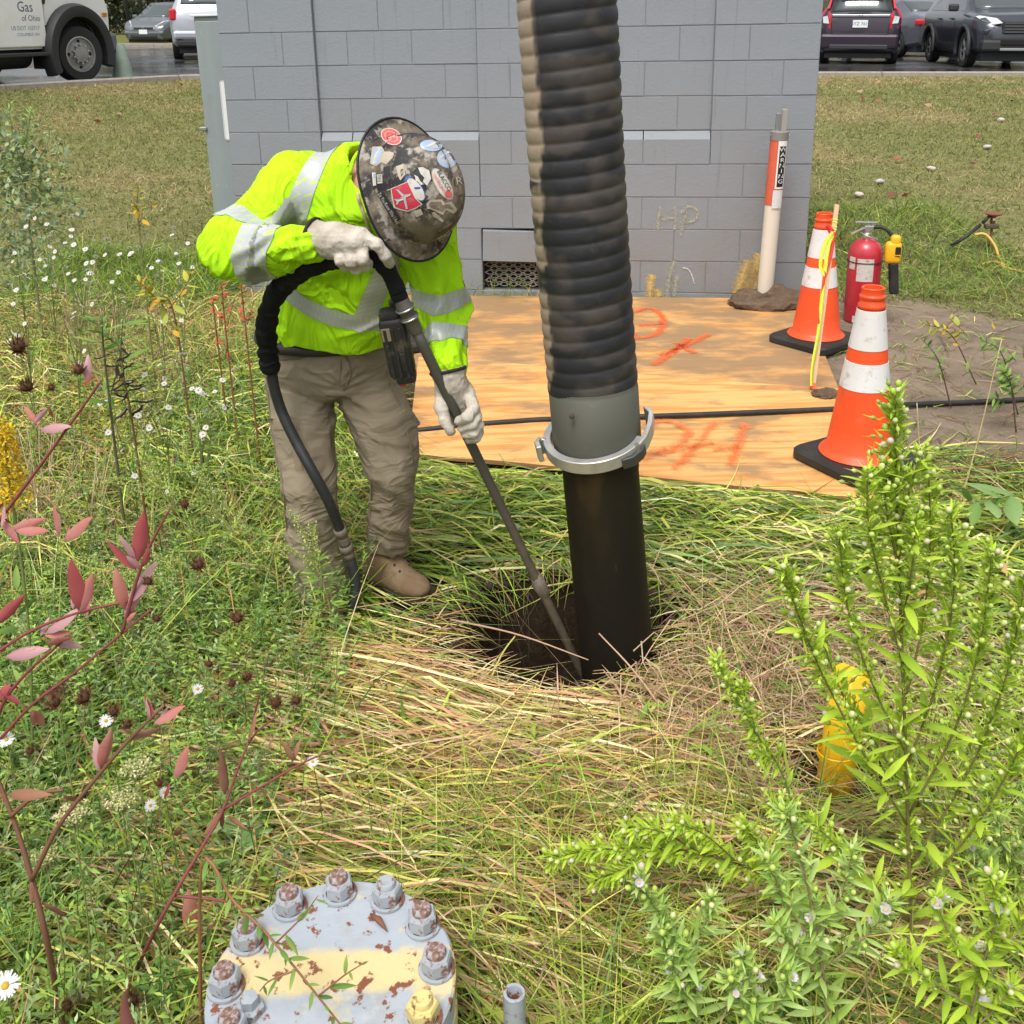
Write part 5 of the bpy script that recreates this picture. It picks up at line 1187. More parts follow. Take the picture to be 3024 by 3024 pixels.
F = [[a * nt_ + i, a * nt_ + (i + 1) % nt_, (a + 1) * nt_ + (i + 1) % nt_, (a + 1) * nt_ + i] for a in range(len(ts) - 1) for i in range(nt_)]; F.append([i for i in range(nt_)][::-1]); F = [q[::-1] for q in F]
mH = basis(HCt - wo, hd_f, np.cross(hd_a, hd_f), hd_a)
M_hat = mat('battered_black_hard_hat', (.022, .021, .022), rough=.6, spec=.3, layers=[(8, 7, (.21, .17, .12), .44, .56, .85), (26, 7, (.40, .36, .31), .54, .62, .8), (75, 4, (.30, .26, .21), .58, .66, .7), (14, 6, (.02, .019, .02), .56, .64, .8)], bump=(60, .25, .003))
hat = link('hard_hat', npmesh('hard_hat', V, F, smooth=True), M_hat, wk, mH); md = hat.modifiers.new('shell', 'SOLIDIFY'); md.thickness = .003; md.offset = -1
bm_ = [Vector(v) for v in V]; mHw = Matrix.Translation(wo) @ mH; wv_ = [mHw @ v for v in bm_]
B_hat = BVHTree.FromPolygons(wv_, F); hinv = mHw.inverted()
edge = [np.array(hat_pt(2 * math.pi * i / 60, 2.0)) for i in range(61)]; tube('brim_edge', edge, .0032, mat('hat_edge', (.012, .012, .013), rough=.5), hat, 6)
c6 = lambda x, y: (670.8 + x / 7.56, 223.6 + y / 7.56)
def on_hat(x, y, off):
    d = ray(*c6(x, y)); h = B_hat.ray_cast(Vector(CAMPOS), Vector(d))
    if h[0] is None: return None
    p = h[0] - Vector(nrm(d)) * off; return hinv @ p
def sticker(name, poly, m, off=.0012, parent=None, rings=4):
    poly = np.array(poly, float); c = poly.mean(0); n = len(poly); V = [on_hat(*c, off)]
    if V[0] is None: return
    for k in range(1, rings + 1):
        for p in poly:
            for s_3 in (1, .96, .92, .85, .75):
                q = on_hat(*(c + (p - c) * k / rings * s_3), off)
                if q is not None: break
            V.append(q if q is not None else V[0])
    F = [[0, 1 + i, 1 + (i + 1) % n] for i in range(n)] + [[1 + (k - 1) * n + i, 1 + k * n + i, 1 + k * n + (i + 1) % n, 1 + (k - 1) * n + (i + 1) % n] for k in range(1, rings) for i in range(n)]
    return link(name, npmesh(name, [tuple(v) for v in V], F, smooth=True), m, parent or hat)
def oval(cx, cy, rx, ry, rot=0, n=28):
    a = np.linspace(0, 2 * np.pi, n, endpoint=False); x, y = rx * np.cos(a), ry * np.sin(a); r = R(rot); return np.stack([cx + x * math.cos(r) - y * math.sin(r), cy + x * math.sin(r) + y * math.cos(r)], 1)
def dens(poly, k=5):
    poly = np.array(poly, float); return np.concatenate([poly[i] + (poly[(i + 1) % len(poly)] - poly[i]) * np.arange(k)[:, None] / k for i in range(len(poly))])
def hat_text(txt, cx, cy, size, rot, m, off=.0036, spacing=1., squash=1., name='letter'):
    me = text_mesh(txt, size, spacing=spacing); r = R(rot); last = None
    for v in me.vertices:
        x, y = v.co.x * squash, -v.co.y; q = on_hat(cx + x * math.cos(r) - y * math.sin(r), cy + x * math.sin(r) + y * math.cos(r), off)
        if q is None: q = last or Vector((0, 0, .1))
        v.co = q; last = q
    me.materials.clear(); return link(name, me, m, hat)
dirt = [(45, 5, (.25, .21, .17), .55, .7, .7)]
K_w = mat('sticker_white', (.55, .52, .47), rough=.5, layers=dirt); K_r = mat('sticker_red', (.50, .035, .06), rough=.45, layers=[(45, 5, (.42, .17, .15), .55, .7, .6)]); K_r2 = mat('sticker_pink_red', (.62, .10, .09), rough=.45, layers=[(45, 5, (.6, .3, .28), .5, .7, .5)])
K_t = mat('sticker_tan', (.42, .36, .27), rough=.5, layers=dirt); K_b = mat('sticker_blue', (.30, .38, .52), rough=.3, layers=[(30, 5, (.5, .5, .5), .5, .7, .7)]); K_k = mat('sticker_black', (.025, .024, .025), rough=.45, layers=[(45, 5, (.2, .17, .14), .6, .72, .7)])
K_g = mat('sticker_grey', (.42, .42, .42), rough=.4, layers=dirt); K_bl = mat('sticker_dark_blue', (.03, .07, .28), rough=.45, layers=dirt); K_br = mat('sticker_brown', (.20, .155, .12), rough=.5, layers=dirt)
sticker('sticker', oval(510, 255, 158, 112, 28), K_w); sticker('sticker', oval(510, 255, 145, 101, 28), K_r2, .0018); sticker('sticker_ring', oval(510, 255, 100, 68, 28), K_w, .0020); sticker('sticker_ring', oval(510, 255, 94, 63, 28), K_r2, .0023)
sticker('sticker_bar', dens([(438, 270), (570, 212), (582, 242), (452, 304)]), K_k, .0027); sticker('sticker_bar', dens([(455, 272), (562, 224), (570, 240), (462, 290)]), K_t, .003)
sticker('sticker', dens([(240, 400), (370, 398), (405, 440), (405, 470), (490, 470), (550, 490), (530, 560), (440, 650), (370, 625), (290, 680), (205, 640)]), K_t); sticker('sticker_panel', dens([(255, 425), (360, 420), (395, 460), (350, 560), (365, 610), (290, 650), (225, 625)]), K_b, .0018)
sticker('sticker', dens([(235, 770), (285, 770), (295, 955), (250, 960)]), K_w); sticker('sticker_panel', dens([(250, 790), (280, 790), (284, 850), (256, 852)]), K_b, .0018); sticker('sticker', dens([(300, 800), (378, 795), (384, 920), (312, 930)]), K_w)
for k in range(5): sticker('sticker_line', dens([(310, 815 + k * 20), (368, 811 + k * 20), (370, 818 + k * 20), (312, 822 + k * 20)]), K_k, .0018)
sticker('sticker', dens([(575, 680), (690, 645), (705, 800), (640, 885), (605, 820)]), K_t); sticker('sticker_panel', dens([(640, 730), (680, 715), (680, 790), (650, 830)]), K_k, .0018); sticker('sticker_panel', dens([(655, 745), (672, 738), (670, 785), (656, 808)]), K_t, .0022)
sticker('sticker', dens([(395, 690), (490, 670), (490, 820), (400, 840)]), K_k)
sticker('sticker', oval(845, 1000, 215, 105, 55), K_bl); sticker('sticker_panel', oval(860, 1010, 185, 82, 55), K_w, .0018); sticker('sticker_panel', dens([(835, 980), (930, 975), (920, 1005), (845, 1010)]), K_bl, .0022)
sticker('sticker', oval(950, 815, 140, 130, 20), K_k, .0016)
for pl in ([(890, 700), (960, 690), (1050, 740), (1080, 860), (1020, 960), (960, 900), (1000, 860), (930, 790)], [(835, 800), (890, 830), (930, 900), (980, 935), (930, 950), (870, 880)], [(850, 840), (880, 850), (890, 900), (860, 890)]): sticker('sticker_shape', dens(pl, 3), K_w, .0022)
sticker('sticker', oval(1240, 935, 255, 105, 60), K_t, .0016); sticker('sticker_panel', oval(1240, 935, 240, 92, 60), K_w, .002)
hat_text('BLACCO', 1262, 885, 88, 60, K_k, .0036, squash=.95); hat_text('UNDERGROUND', 1215, 960, 60, 60, K_r2, .0036, squash=.85)
sticker('sticker_panel', oval(1330, 1080, 60, 50, 60), K_r2, .0024)
sticker('sticker', oval(1080, 385, 160, 80, 5), K_b); sticker('sticker_panel', oval(1135, 395, 48, 32, 10), K_g, .0018); sticker('sticker_panel', dens([(985, 405), (1060, 360), (1130, 320), (1150, 345), (1060, 400)]), K_w, .002)
sticker('sticker', oval(1305, 570, 145, 130, 30), K_b); sticker('sticker_panel', oval(1335, 595, 50, 50), K_g, .0018); sticker('sticker_panel', dens([(1195, 545), (1330, 460), (1340, 485), (1205, 570)]), K_w, .002)
sticker('sticker', oval(1485, 900, 115, 195, 8), K_br); hat_text('R', 1480, 895, 170, -8, K_t, .0050)
sticker('sticker', dens([(1010, 1215), (1060, 1160), (1230, 1155), (1280, 1210), (1370, 1180), (1450, 1300), (1400, 1360), (1290, 1300), (1250, 1380), (1130, 1320), (1060, 1290), (1020, 1290)]), K_t); sticker('sticker_panel', dens([(1050, 1215), (1080, 1190), (1220, 1185), (1250, 1260), (1330, 1215), (1410, 1300), (1300, 1270), (1240, 1330), (1120, 1290), (1060, 1260)]), K_br, .0018)
sticker('sticker', dens([(1085, 1340), (1130, 1330), (1260, 1460), (1240, 1478), (1110, 1400)]), K_t); sticker('sticker', dens([(820, 1320), (930, 1290), (965, 1370), (870, 1410)]), K_t)
sticker('sticker', dens([(500, 1000), (748, 895), (800, 1010), (860, 1130), (955, 1225), (870, 1280), (745, 1330), (650, 1310), (545, 1275), (520, 1150)]), K_w, .0018); sticker('sticker_panel', dens([(512, 1005), (742, 908), (790, 1015), (845, 1135), (938, 1222), (860, 1268), (745, 1312), (655, 1295), (562, 1258), (535, 1150)]), K_r, .0023)
plane = [(575, 1010), (610, 1015), (690, 1085), (790, 1070), (780, 1100), (715, 1125), (745, 1290), (718, 1290), (685, 1160), (625, 1180), (600, 1232), (580, 1225), (585, 1180), (545, 1150), (625, 1140), (665, 1115)]
def flat_poly(name, pts, m, off):
    V = []; pts = dens(pts, 2)
    for p in pts: V.append(tuple(on_hat(*p, off)))
    return link(name, npmesh(name, V, [list(range(len(V)))]), m, hat)
flat_poly('sticker_shape', plane, K_g, .0034)
flat_poly('sticker_shape', [(445, 1020), (500, 1002), (505, 1012), (455, 1030)], K_t, .002)
sticker('sticker', dens([(310, 1080), (400, 1050), (650, 1430), (550, 1510)]), K_k, .0014); hat_text('Do You Know Who I Am?', 470, 1285, 76, 58, K_w, .0042, squash=.62)
hat_text('BOREFICUS', 1330, 1640, 78, -34, K_w, .0060, squash=.9)

# ================================================================== AIR LANCE held by the worker
al = thing('air_lance', 'air lance with black hose and muddy steel rod held by the worker', 'air lance', (float(rod_at(800)[0]), 2.45, 0)); ao = np.array(al.location)
sl_pts = [pJ(*q) for q in ((511, 700, 2.66), (507, 670, 2.65), (503, 630, 2.63), (506, 590, 2.60), (520, 555, 2.56), (545, 527, 2.51), (580, 505, 2.45), (615, 494, 2.41), (655, 488, 2.375), (690, 488, 2.37), (716, 494, 2.37), (737, 518, 2.375), (750, 548, 2.385), (757, 570, 2.39))]
n_s = 220; sp_ = spline(sl_pts, n_s); s01 = np.linspace(0, 1, n_s); r_s = np.interp(s01, [0, .04, .1, .45, .6, .9, 1], [.021, .026, .027, .025, .019, .020, .018])
v, f = tube_vf(sp_, r_s, 28); vq = v.reshape(n_s, 28, 3); cen = sp_[:, None]; dn = vq - cen; dn /= np.linalg.norm(dn, axis=2)[..., None]
wr = ridge(np.stack([np.repeat(s01[:, None] * 46, 28, 1) + (fbm(vq * 30, 2, 4) - .5) * 2.0, vq[..., 0] * 8, vq[..., 2] * 8], -1), 5, 1.4)
vq = vq + dn * ((wr - .45) * .008 * np.interp(s01, [0, .55, .75, 1], [1, 1, .6, .5])[:, None] + (fbm(vq * 60, 2, 9) - .5) * .004)[..., None]
M_slv = mat('black_fabric_sleeve', (.010, .010, .0105), rough=.85, spec=.15, layers=[(22, 5, (.035, .031, .027), .52, .75, .7)], bump=(150, .4, .002))
link('fabric_sleeve', npmesh('fabric_sleeve', vq.reshape(-1, 3) - ao, f, smooth=True), M_slv, al)
hp = [pJ(*q) for q in ((512, 690, 2.66), (517, 730, 2.66), (533, 780, 2.655), (560, 836, 2.63), (590, 890, 2.60), (618, 942, 2.60), (636, 985, 2.62), (652, 1030, 2.64), (666, 1072, 2.64), (671, 1105, 2.63), (665, 1138, 2.61), (650, 1170, 2.60))]
M_hz = mat('dusty_black_hose', (.020, .021, .022), rough=.5, layers=[(16, 5, (.07, .062, .05), .55, .8, .6)])
tube('supply_hose', spline(hp, 80) - ao, .0150, M_hz, al, 14)
M_mud = mat('mud_caked_metal', (.15, .125, .095), rough=.8, metal=.1, layers=[(18, 5, (.25, .21, .16), .5, .7, .7), (30, 4, (.06, .05, .04), .6, .8, .6)], bump=(60, .4, .003))
q = spline(hp, 80); i0 = int(np.argmin(np.abs(proj(q)[:, 1] - 1000))); 
for a, b, r in ((0, 2, .0185), (2, 5, .0165), (5, 7, .0195), (7, 9, .0168)): tube('coupling', q[i0 + a:i0 + b + 1] - ao, r, M_mud, al, 12)
fa, fb_ = pJ(755, 562, 2.388), rod_at(625)
uF = nrm(fb_ - fa); LF = np.linalg.norm(fb_ - fa)
M_fit = mat('grimy_fitting', (.13, .12, .10), rough=.5, metal=.5, layers=[(20, 5, (.05, .045, .04), .5, .75, .7)])
lathe('fitting', [(.0, 0), (.017, 0), (.019, .004), (.019, .02), (.022, .024), (.022, .036), (.0185, .039), (.0185, .05), (.0225, .052), (.0225, .060), (.018, .064), (.017, LF), (0, LF)], M_fit, al, 24, align_z(fa - ao, uF))
for z_ in (.027, .054): lathe('ring', [(.0232, z_), (.0245, z_ + .001), (.0245, z_ + .004), (.0232, z_ + .005)], M_steel, al, 24, align_z(fa - ao, uF))
rodp = np.array([rod_at(y) for y in (612, 1270)]); rodp[1] = rodp[0] + (rodp[1] - rodp[0]) * 1.14
def rod_extra(a, cur):
    N, L = a['N'], a['L']; g = N.new('ShaderNodeNewGeometry'); sp = N.new('ShaderNodeSeparateXYZ'); L.new(g.outputs['Position'], sp.inputs[0])
    f = ramp2(N, L, sp.outputs[2], .55, .2, 0, 1); n = a['ramp'](a['noise'](30, 5), .3, .6); mm = N.new('ShaderNodeMath'); mm.operation = 'MULTIPLY'; L.new(f, mm.inputs[0]); L.new(n, mm.inputs[1])
    return a['mix'](cur, (.16, .125, .085), mm.outputs[0])
M_rod = mat('dark_steel_rod', (.075, .070, .055), rough=.5, metal=.25, layers=[(8, 4, (.11, .10, .08), .5, .7, .6)], extra=rod_extra, bump=(50, .2, .002))
tube('lance_rod', np.linspace(rodp[0], rodp[1], 24) - ao, np.linspace(.0138, .0118, 24), M_rod, al, 16)
# mud lump on the rod at the rim of the hole
mp0 = rod_at(1105); bm = bmesh.new(); bmesh.ops.create_icosphere(bm, subdivisions=3, radius=1)
for v_ in bm.verts:
    k = .75 + .5 * float(fbm(np.array([v_.co[:]]) * 3, 3, 4)[0]); v_.co = Vector((v_.co.x * .022 * k, v_.co.y * .020 * k, v_.co.z * .05 * k))
bmobj('mud_lump', bm, M_mud, al, True, align_z(mp0 - ao, rodp[1] - rodp[0]))
# trigger handle
hc = pJ(750, 652, 2.435); M_trg = mat('dirty_black_handle', (.022, .021, .02), rough=.55, layers=[(20, 5, (.16, .13, .09), .54, .70, .75), (60, 3, (.25, .21, .15), .68, .78, .6)], bump=(50, .2, .003))
mT = Matrix.Translation(hc - ao) @ Matrix.Rotation(R(-7), 4, 'Y') @ Matrix.Rotation(R(10), 4, 'X')
bm = bmesh.new(); add_box(bm, (0, 0, 0), (.066, .05, .165), .012, seg=3); add_box(bm, (-.004, 0, .088), (.05, .042, .03), .010, seg=2); add_box(bm, (.006, 0, -.088), (.05, .044, .03), .008, seg=2)
th_ = bmobj('trigger_handle', bm, M_trg, al, True, mT); th_.data.set_sharp_from_angle(angle=R(35))
for k in range(3): box('grip_rib', (-.020 + .018 * k, -.026, -.01), (.009, .005, .14), M_trg, th_, .002)
box('switch', (.012, -.028, -.035), (.014, .006, .05), M_rub, th_, .002); box('label_patch', (-.018, -.0262, .045), (.022, .003, .035), mat('rubbed_patch', (.23, .18, .11), rough=.8), th_, .001)
box('red_connector', (-.006, -.004, -.106), (.016, .014, .014), mat('red_connector', (.45, .05, .04), rough=.5), th_, .002)
tube('bracket', [fa - ao + [.006, .0, .01], hc - ao + [-.01, .01, .11], hc - ao + [-.004, .01, .08]], .009, M_fit, al, 8)
# ================================================================== VEHICLES on the lot
M_tyre = mat('tyre_rubber', (.022, .022, .023), rough=.8, bump=(30, .2, .01)); M_rim = mat('alloy_rim', (.45, .45, .46), rough=.35, metal=.8, layers=[(10, 3, (.25, .24, .22), .5, .8, .5)])
M_glass = mat('car_glass', (.06, .075, .075), rough=.05, spec=.7); M_blk = mat('black_trim_plastic', (.028, .029, .031), rough=.55); M_chr = mat('chrome_trim', (.75, .75, .76), rough=.15, metal=1)
M_tail = mat('red_tail_lamp', (.55, .02, .03), rough=.15, coat=.5); M_lamp = mat('clear_lamp', (.60, .63, .65), rough=.12, coat=.5); M_plate = mat('plate_white', (.70, .72, .72), rough=.4)
def paint(name, c, metal=.35): return mat(name, c, rough=.28, metal=metal, coat=.6)
def wheel(parent, x, y, r, w=.2, steer=0, spokes=5):
    m = Matrix.Translation((x, y, r)) @ Matrix.Rotation(steer, 4, 'Z') @ Matrix.Rotation(R(90 if x > 0 else -90), 4, 'Y')
    whl = lathe('wheel', [(r * .62, -w / 2), (r * .93, -w / 2), (r, -w * .36), (r, w * .36), (r * .93, w / 2), (r * .66, w / 2 - .004), (r * .62, w / 2 - .02)], M_tyre, parent, 36, m)
    lathe('rim', [(r * .64, w / 2 - .012), (r * .60, w / 2 - .01), (r * .56, w / 2 - .05), (r * .15, w / 2 - .065), (0, w / 2 - .065)], M_dark if spokes else M_rim, whl, 30)
    bm = bmesh.new()
    for k in range(spokes):
        for dd in (-.13, .13):
            a = 2 * math.pi * k / spokes + dd; add_box(bm, (r * .36 * math.cos(a), r * .36 * math.sin(a), w / 2 - .028), (r * .50, r * .09, .025), .004, a, 1)
    for i in range(30):
        a0, a1 = 2 * math.pi * i / 30, 2 * math.pi * (i + 1) / 30
        q = [bm.verts.new((rr * math.cos(a), rr * math.sin(a), z)) for a, rr, z in ((a0, r * .57, w / 2 - .025), (a1, r * .57, w / 2 - .025), (a1, r * .645, w / 2 - .008), (a0, r * .645, w / 2 - .008))]; bm.faces.new(q)
    v, f = lathe_vf([(0, w / 2 - .01), (r * .12, w / 2 - .012), (r * .17, w / 2 - .03)], 14); vs = [bm.verts.new(p) for p in v]; [bm.faces.new([vs[i] for i in q]) for q in f if len({tuple(np.round(v[i], 6)) for i in q}) == 4]
    if spokes: bmobj('spokes', bm, M_rim, whl)
    else: bm.free()
    return whl
class Car:
    """loft along y (front is +y); st: rows of (y, half width, z_bottom, z_belt, z_top, half width of the top)"""
    def __init__(s, name, label, cat, loc, head, st, pm, wheels, wr, group='cars parked on the wet lot'):
        s.root = thing(name, label, cat, loc, math.atan2(head[1], head[0]) - math.pi / 2, group); s.st = np.array(st, float); y0, y1 = s.st[0, 0], s.st[-1, 0]; s.w = s.st[:, 1].max()
        ys = np.unique(np.concatenate([np.linspace(y0, y1, 44), s.st[:, 0]])); V = []
        for y in ys:
            w, zb, zm, zt, wt = [np.interp(y, s.st[:, 0], s.st[:, k]) for k in range(1, 6)]
            half = [(0, zb), (w * .86, zb), (w * .955, zb + .07), (w * .985, zb + (zm - zb) * .42), (w, zb + (zm - zb) * .62), (w * .985, zm - .04), (w * .955, zm), (wt + (w * .955 - wt) * .35, zm + (zt - zm) * .62), (wt, zt - .035 * min(1, (zt - zm) / .2)), (wt * .86, zt - .004), (0, zt + .012)]
            V += [(x, y, z) for x, z in half] + [(-x, y, z) for x, z in half[::-1][1:-1]]
        n = 20; F = [[i * n + j, i * n + (j + 1) % n, (i + 1) * n + (j + 1) % n, (i + 1) * n + j] for i in range(len(ys) - 1) for j in range(n)] + [list(range(n)), [(len(ys) - 1) * n + j for j in range(n)][::-1]]
        bm = bmesh.new(); vs = [bm.verts.new(v) for v in V]; [bm.faces.new([vs[i] for i in f]) for f in F]; bmesh.ops.recalc_face_normals(bm, faces=bm.faces[:]); me = bpy.data.meshes.new('tmp'); bm.to_mesh(me); bm.free(); o = bpy.data.objects.new('tmp', me); COL.objects.link(o)
        bm = bmesh.new()
        for wy in wheels:
            r_ = bmesh.ops.create_cone(bm, cap_ends=True, segments=28, radius1=wr * 1.14, radius2=wr * 1.14, depth=s.w * 2.4, matrix=Matrix.Translation((0, wy, wr)) @ Matrix.Rotation(R(90), 4, 'Y'))
        me2 = bpy.data.meshes.new('cut'); bm.to_mesh(me2); bm.free(); c = bpy.data.objects.new('cut', me2); COL.objects.link(c)
        md = o.modifiers.new('b', 'BOOLEAN'); md.object = c; md.operation = 'DIFFERENCE'; md.solver = 'EXACT'
        dg = bpy.context.evaluated_depsgraph_get(); out = bpy.data.meshes.new_from_object(o.evaluated_get(dg)); bpy.data.objects.remove(o); bpy.data.objects.remove(c)
        out.name = 'body'; out.materials.clear(); out.polygons.foreach_set('use_smooth', np.ones(len(out.polygons), bool)); out.set_sharp_from_angle(angle=R(32)); s.body = link('body', out, pm, s.root)
        bm = bmesh.new(); add_box(bm, (0, (y0 + y1) / 2, wr * .95), (s.w * 1.62, (y1 - y0) * .9, wr * 1.1)); bmobj('underbody', bm, M_blk, s.root)
        for wy in wheels:
            for sx in (-1, 1): wheel(s.root, sx * (s.w - .115), wy, wr)
    def X(s, y, z):
        w, zb, zm, zt, wt = [np.interp(y, s.st[:, 0], s.st[:, k]) for k in range(1, 6)]
        zs = [zb, zb + .07, zb + (zm - zb) * .42, zb + (zm - zb) * .62, zm - .04, zm, zm + (zt - zm) * .62, zt - .035]; xs = [w * .86, w * .955, w * .985, w, w * .985, w * .955, wt + (w * .955 - wt) * .35, wt]
        return np.interp(z, zs, xs)
    def side(s, name, pts, m, off=.006, par=None, sides=(1, -1)):
        pts = dens(pts, 4)
        for sg in sides:
            A = [(sg * (s.X(y, z) + off), y, z) for y, z in pts]; B = [(sg * (s.X(y, z) - .02), y, z) for y, z in pts]; n = len(pts)
            bm = bmesh.new(); a = [bm.verts.new(v) for v in A]; b = [bm.verts.new(v) for v in B]; bm.faces.new(a); [bm.faces.new([a[i], a[(i + 1) % n], b[(i + 1) % n], b[i]]) for i in range(n)]; bmobj(name, bm, m, par or s.root)
    def top(s, name, y0, y1, fx, m, off=.008, n=7):
        V = []
        for y in np.linspace(y0, y1, n):
            zt, wt = np.interp(y, s.st[:, 0], s.st[:, 4]), np.interp(y, s.st[:, 0], s.st[:, 5]) * fx
            for u in (-1, -.5, 0, .5, 1): V.append((u * wt, y, zt + off + .012 * (1 - abs(u))))
        F = np.array([[i * 5 + j, i * 5 + j + 1, i * 5 + 6 + j, i * 5 + 5 + j] for i in range(n - 1) for j in range(4)]); V = np.array(V)
        o = link(name, npmesh(name, V, F, smooth=True), m, s.root); md = o.modifiers.new('t', 'SOLIDIFY'); md.thickness = .03; md.offset = -1 if True else 1; return o
    def bx(s, name, c, d, m, bev=.01, par=None, M=None): return box(name, c, d, m, par or s.root, bev, 0, 2, M)
LOT = LZ + .002
def g2(px, py, z=0.):
    d = ray(px, py); t = (z - HC) / d[2]
    if z > .5:
        for _ in range(12): t = (float(lz(d[0] * t)) - HC) / d[2]
    return (d * t)[:2]
hatch_st = [(-2.02, .70, .34, .86, .88, .62), (-1.98, .80, .28, .95, 1.02, .68), (-1.90, .835, .24, .98, 1.22, .66), (-1.78, .845, .22, .98, 1.42, .60), (-1.6, .85, .2, .98, 1.50, .56), (-.6, .85, .19, .96, 1.53, .56), (.3, .85, .19, .94, 1.49, .55), (1.25, .845, .2, .93, .98, .64), (1.7, .82, .22, .82, .86, .60), (1.95, .74, .24, .70, .72, .52), (2.03, .58, .3, .58, .60, .42)]
def carpos(px, py): q = g2(px, py, LZ); return (q[0], q[1], LOT)
# purple hatchback, seen from behind
P_pur = paint('dark_purple_paint', (.034, .022, .038), .3)
loc = P(1622, 41, 22.9); hd = nrm([loc[0], loc[1], 0]); cen_ = np.array([loc[0], loc[1], 0]) + hd * 2.02
ph = Car('hatchback', 'dark purple hatchback seen from behind, right of the block building', 'car', (cen_[0], cen_[1], LOT), hd, hatch_st, P_pur, (-1.28, 1.25), .31)
ph.top('rear_window', -1.965, -1.73, .92, M_glass); ph.side('side_window', [(-1.3, 1.02), (.9, 1.0), (.35, 1.40), (-1.2, 1.42)], M_glass)
ph.bx('chrome_bar', (0, -2.005, 1.005), (1.18, .05, .05), M_chr, .012); ph.bx('wiper', (-.02, -2.01, 1.075), (.46, .02, .018), M_blk, .004, M=Matrix.Rotation(R(4), 4, 'Y')); ph.bx('spoiler', (0, -1.86, 1.50), (1.1, .22, .04), P_pur, .015)
for sx in (-1, 1):
    q = np.array([(sx * .60, -2.03, .74), (sx * .78, -1.99, .76), (sx * .84, -1.9, .80), (sx * .83, -1.85, 1.0), (sx * .74, -1.86, 1.16), (sx * .66, -1.94, 1.12), (sx * .60, -2.03, 1.0)]); bm = bmesh.new(); a = [bm.verts.new(p) for p in q]; b = [bm.verts.new(p + np.array([0, .12, 0])) for p in q]; bm.faces.new(a); [bm.faces.new([a[i], a[(i + 1) % 7], b[(i + 1) % 7], b[i]]) for i in range(7)]; tlm = bmobj('tail_lamp', bm, M_tail, ph.root)
    q = [(sx * .64, -2.042, .84), (sx * .76, -2.012, .85), (sx * .78, -2.0, .98), (sx * .68, -2.03, 1.0)]; bm = bmesh.new(); bm.faces.new([bm.verts.new(p) for p in q]); bmobj('clear_lens', bm, M_lamp, tlm)
    ph.bx('pillar_lamp', (sx * .645, -1.88, 1.28), (.05, .12, .34), M_tail, .015, M=Matrix.Rotation(R(sx * -11), 4, 'Y') @ Matrix.Rotation(R(-18), 4, 'X'))
ph.bx('rear_bumper', (0, -1.97, .48), (1.62, .20, .30), P_pur, .06); ph.bx('bumper_trim', (0, -2.05, .36), (1.2, .08, .10), M_blk, .02); ph.bx('tailgate_edge', (0, -2.055, .635), (1.12, .03, .02), M_blk, .005)
for sx in (-1, 1): ph.bx('tailgate_seam', (sx * .585, -2.035, .74), (.012, .03, .24), M_blk, .003, M=Matrix.Rotation(R(sx * 8), 4, 'Y'))
def rplate(car, txt, c, sz=(.31, .155), yf=-1):
    pl = car.bx('number_plate', c, (sz[0], .012, sz[1]), M_plate, .004); o = text_obj('plate_text', txt, .095, mat('plate_blue', (.05, .07, .16), rough=.5), pl, Matrix(((-yf, 0, 0, 0), (0, 0, -yf * -1 * -1 if False else 0, c[1] * 0), (0, 0, 1, 0), (0, 0, 0, 1))))
    o.matrix_local = Matrix.Translation((c[0], c[1] + yf * .0075, c[2])) @ (Matrix.Rotation(R(90), 4, 'X') if yf < 0 else Matrix.Rotation(R(180), 4, 'Z') @ Matrix.Rotation(R(90), 4, 'X')); return pl
rplate(ph, 'GYZ 7617', (0, -2.047, .835))
def rtext(car, txt, size, x, y, z, m, yf=-1): return text_obj('badge', txt, size, m, car.root, Matrix.Translation((x, y, z)) @ (Matrix.Rotation(R(90), 4, 'X') if yf < 0 else Matrix.Rotation(R(180), 4, 'Z') @ Matrix.Rotation(R(90), 4, 'X')), depth=.004)
rtext(ph, 'FIT', .085, -.52, -2.045, .91, M_chr); rtext(ph, 'H', .11, 0, -2.036, 1.005, M_blk)
# dark grey suv, front towards us
suv_st = [(-2.28, .72, .45, .95, 1.0, .62), (-2.2, .86, .36, 1.05, 1.15, .72), (-2.0, .92, .30, 1.08, 1.5, .66), (-1.7, .925, .28, 1.08, 1.66, .62), (-.6, .925, .27, 1.06, 1.69, .63), (.25, .925, .27, 1.04, 1.62, .62), (1.15, .925, .27, 1.03, 1.10, .78), (1.75, .92, .28, 1.0, 1.06, .76), (2.05, .88, .32, .92, 1.0, .70), (2.2, .80, .34, .82, .88, .62), (2.28, .66, .40, .70, .72, .5)]
P_dk = paint('dark_grey_paint', (.045, .05, .062), .4)
w_f, w_r = np.array(P(1822, 112, 21.6)), np.array(P(1759, 104, 24.2)); hd = nrm([(w_f - w_r)[0], (w_f - w_r)[1], 0]); rgt = np.array([hd[1], -hd[0], 0]); c_ = (w_f + w_r) / 2 - rgt * .82
sv_ = Car('suv', 'dark grey suv parked facing the camera at the right edge', 'car', (c_[0], c_[1], LOT), hd, suv_st, P_dk, (-1.34, 1.36), .355)
sv_.top('windscreen', .35, 1.08, .90, M_glass); sv_.side('side_window', [(-1.7, 1.13), (.9, 1.10), (.3, 1.50), (-1.4, 1.55)], M_glass)
sv_.side('sill_cladding', [(-.9, .28), (.9, .28), (.9, .46), (-.9, .46)], M_blk, .02)
for wy in (-1.34, 1.36):
    for sx in (1, -1):
        arc = [(sx * (.925 + .012), wy + .44 * math.cos(a), .36 + .44 * math.sin(a)) for a in np.linspace(-.35, math.pi + .35, 22)]; tube('arch_cladding', arc, .045, M_blk, sv_.root, 6)
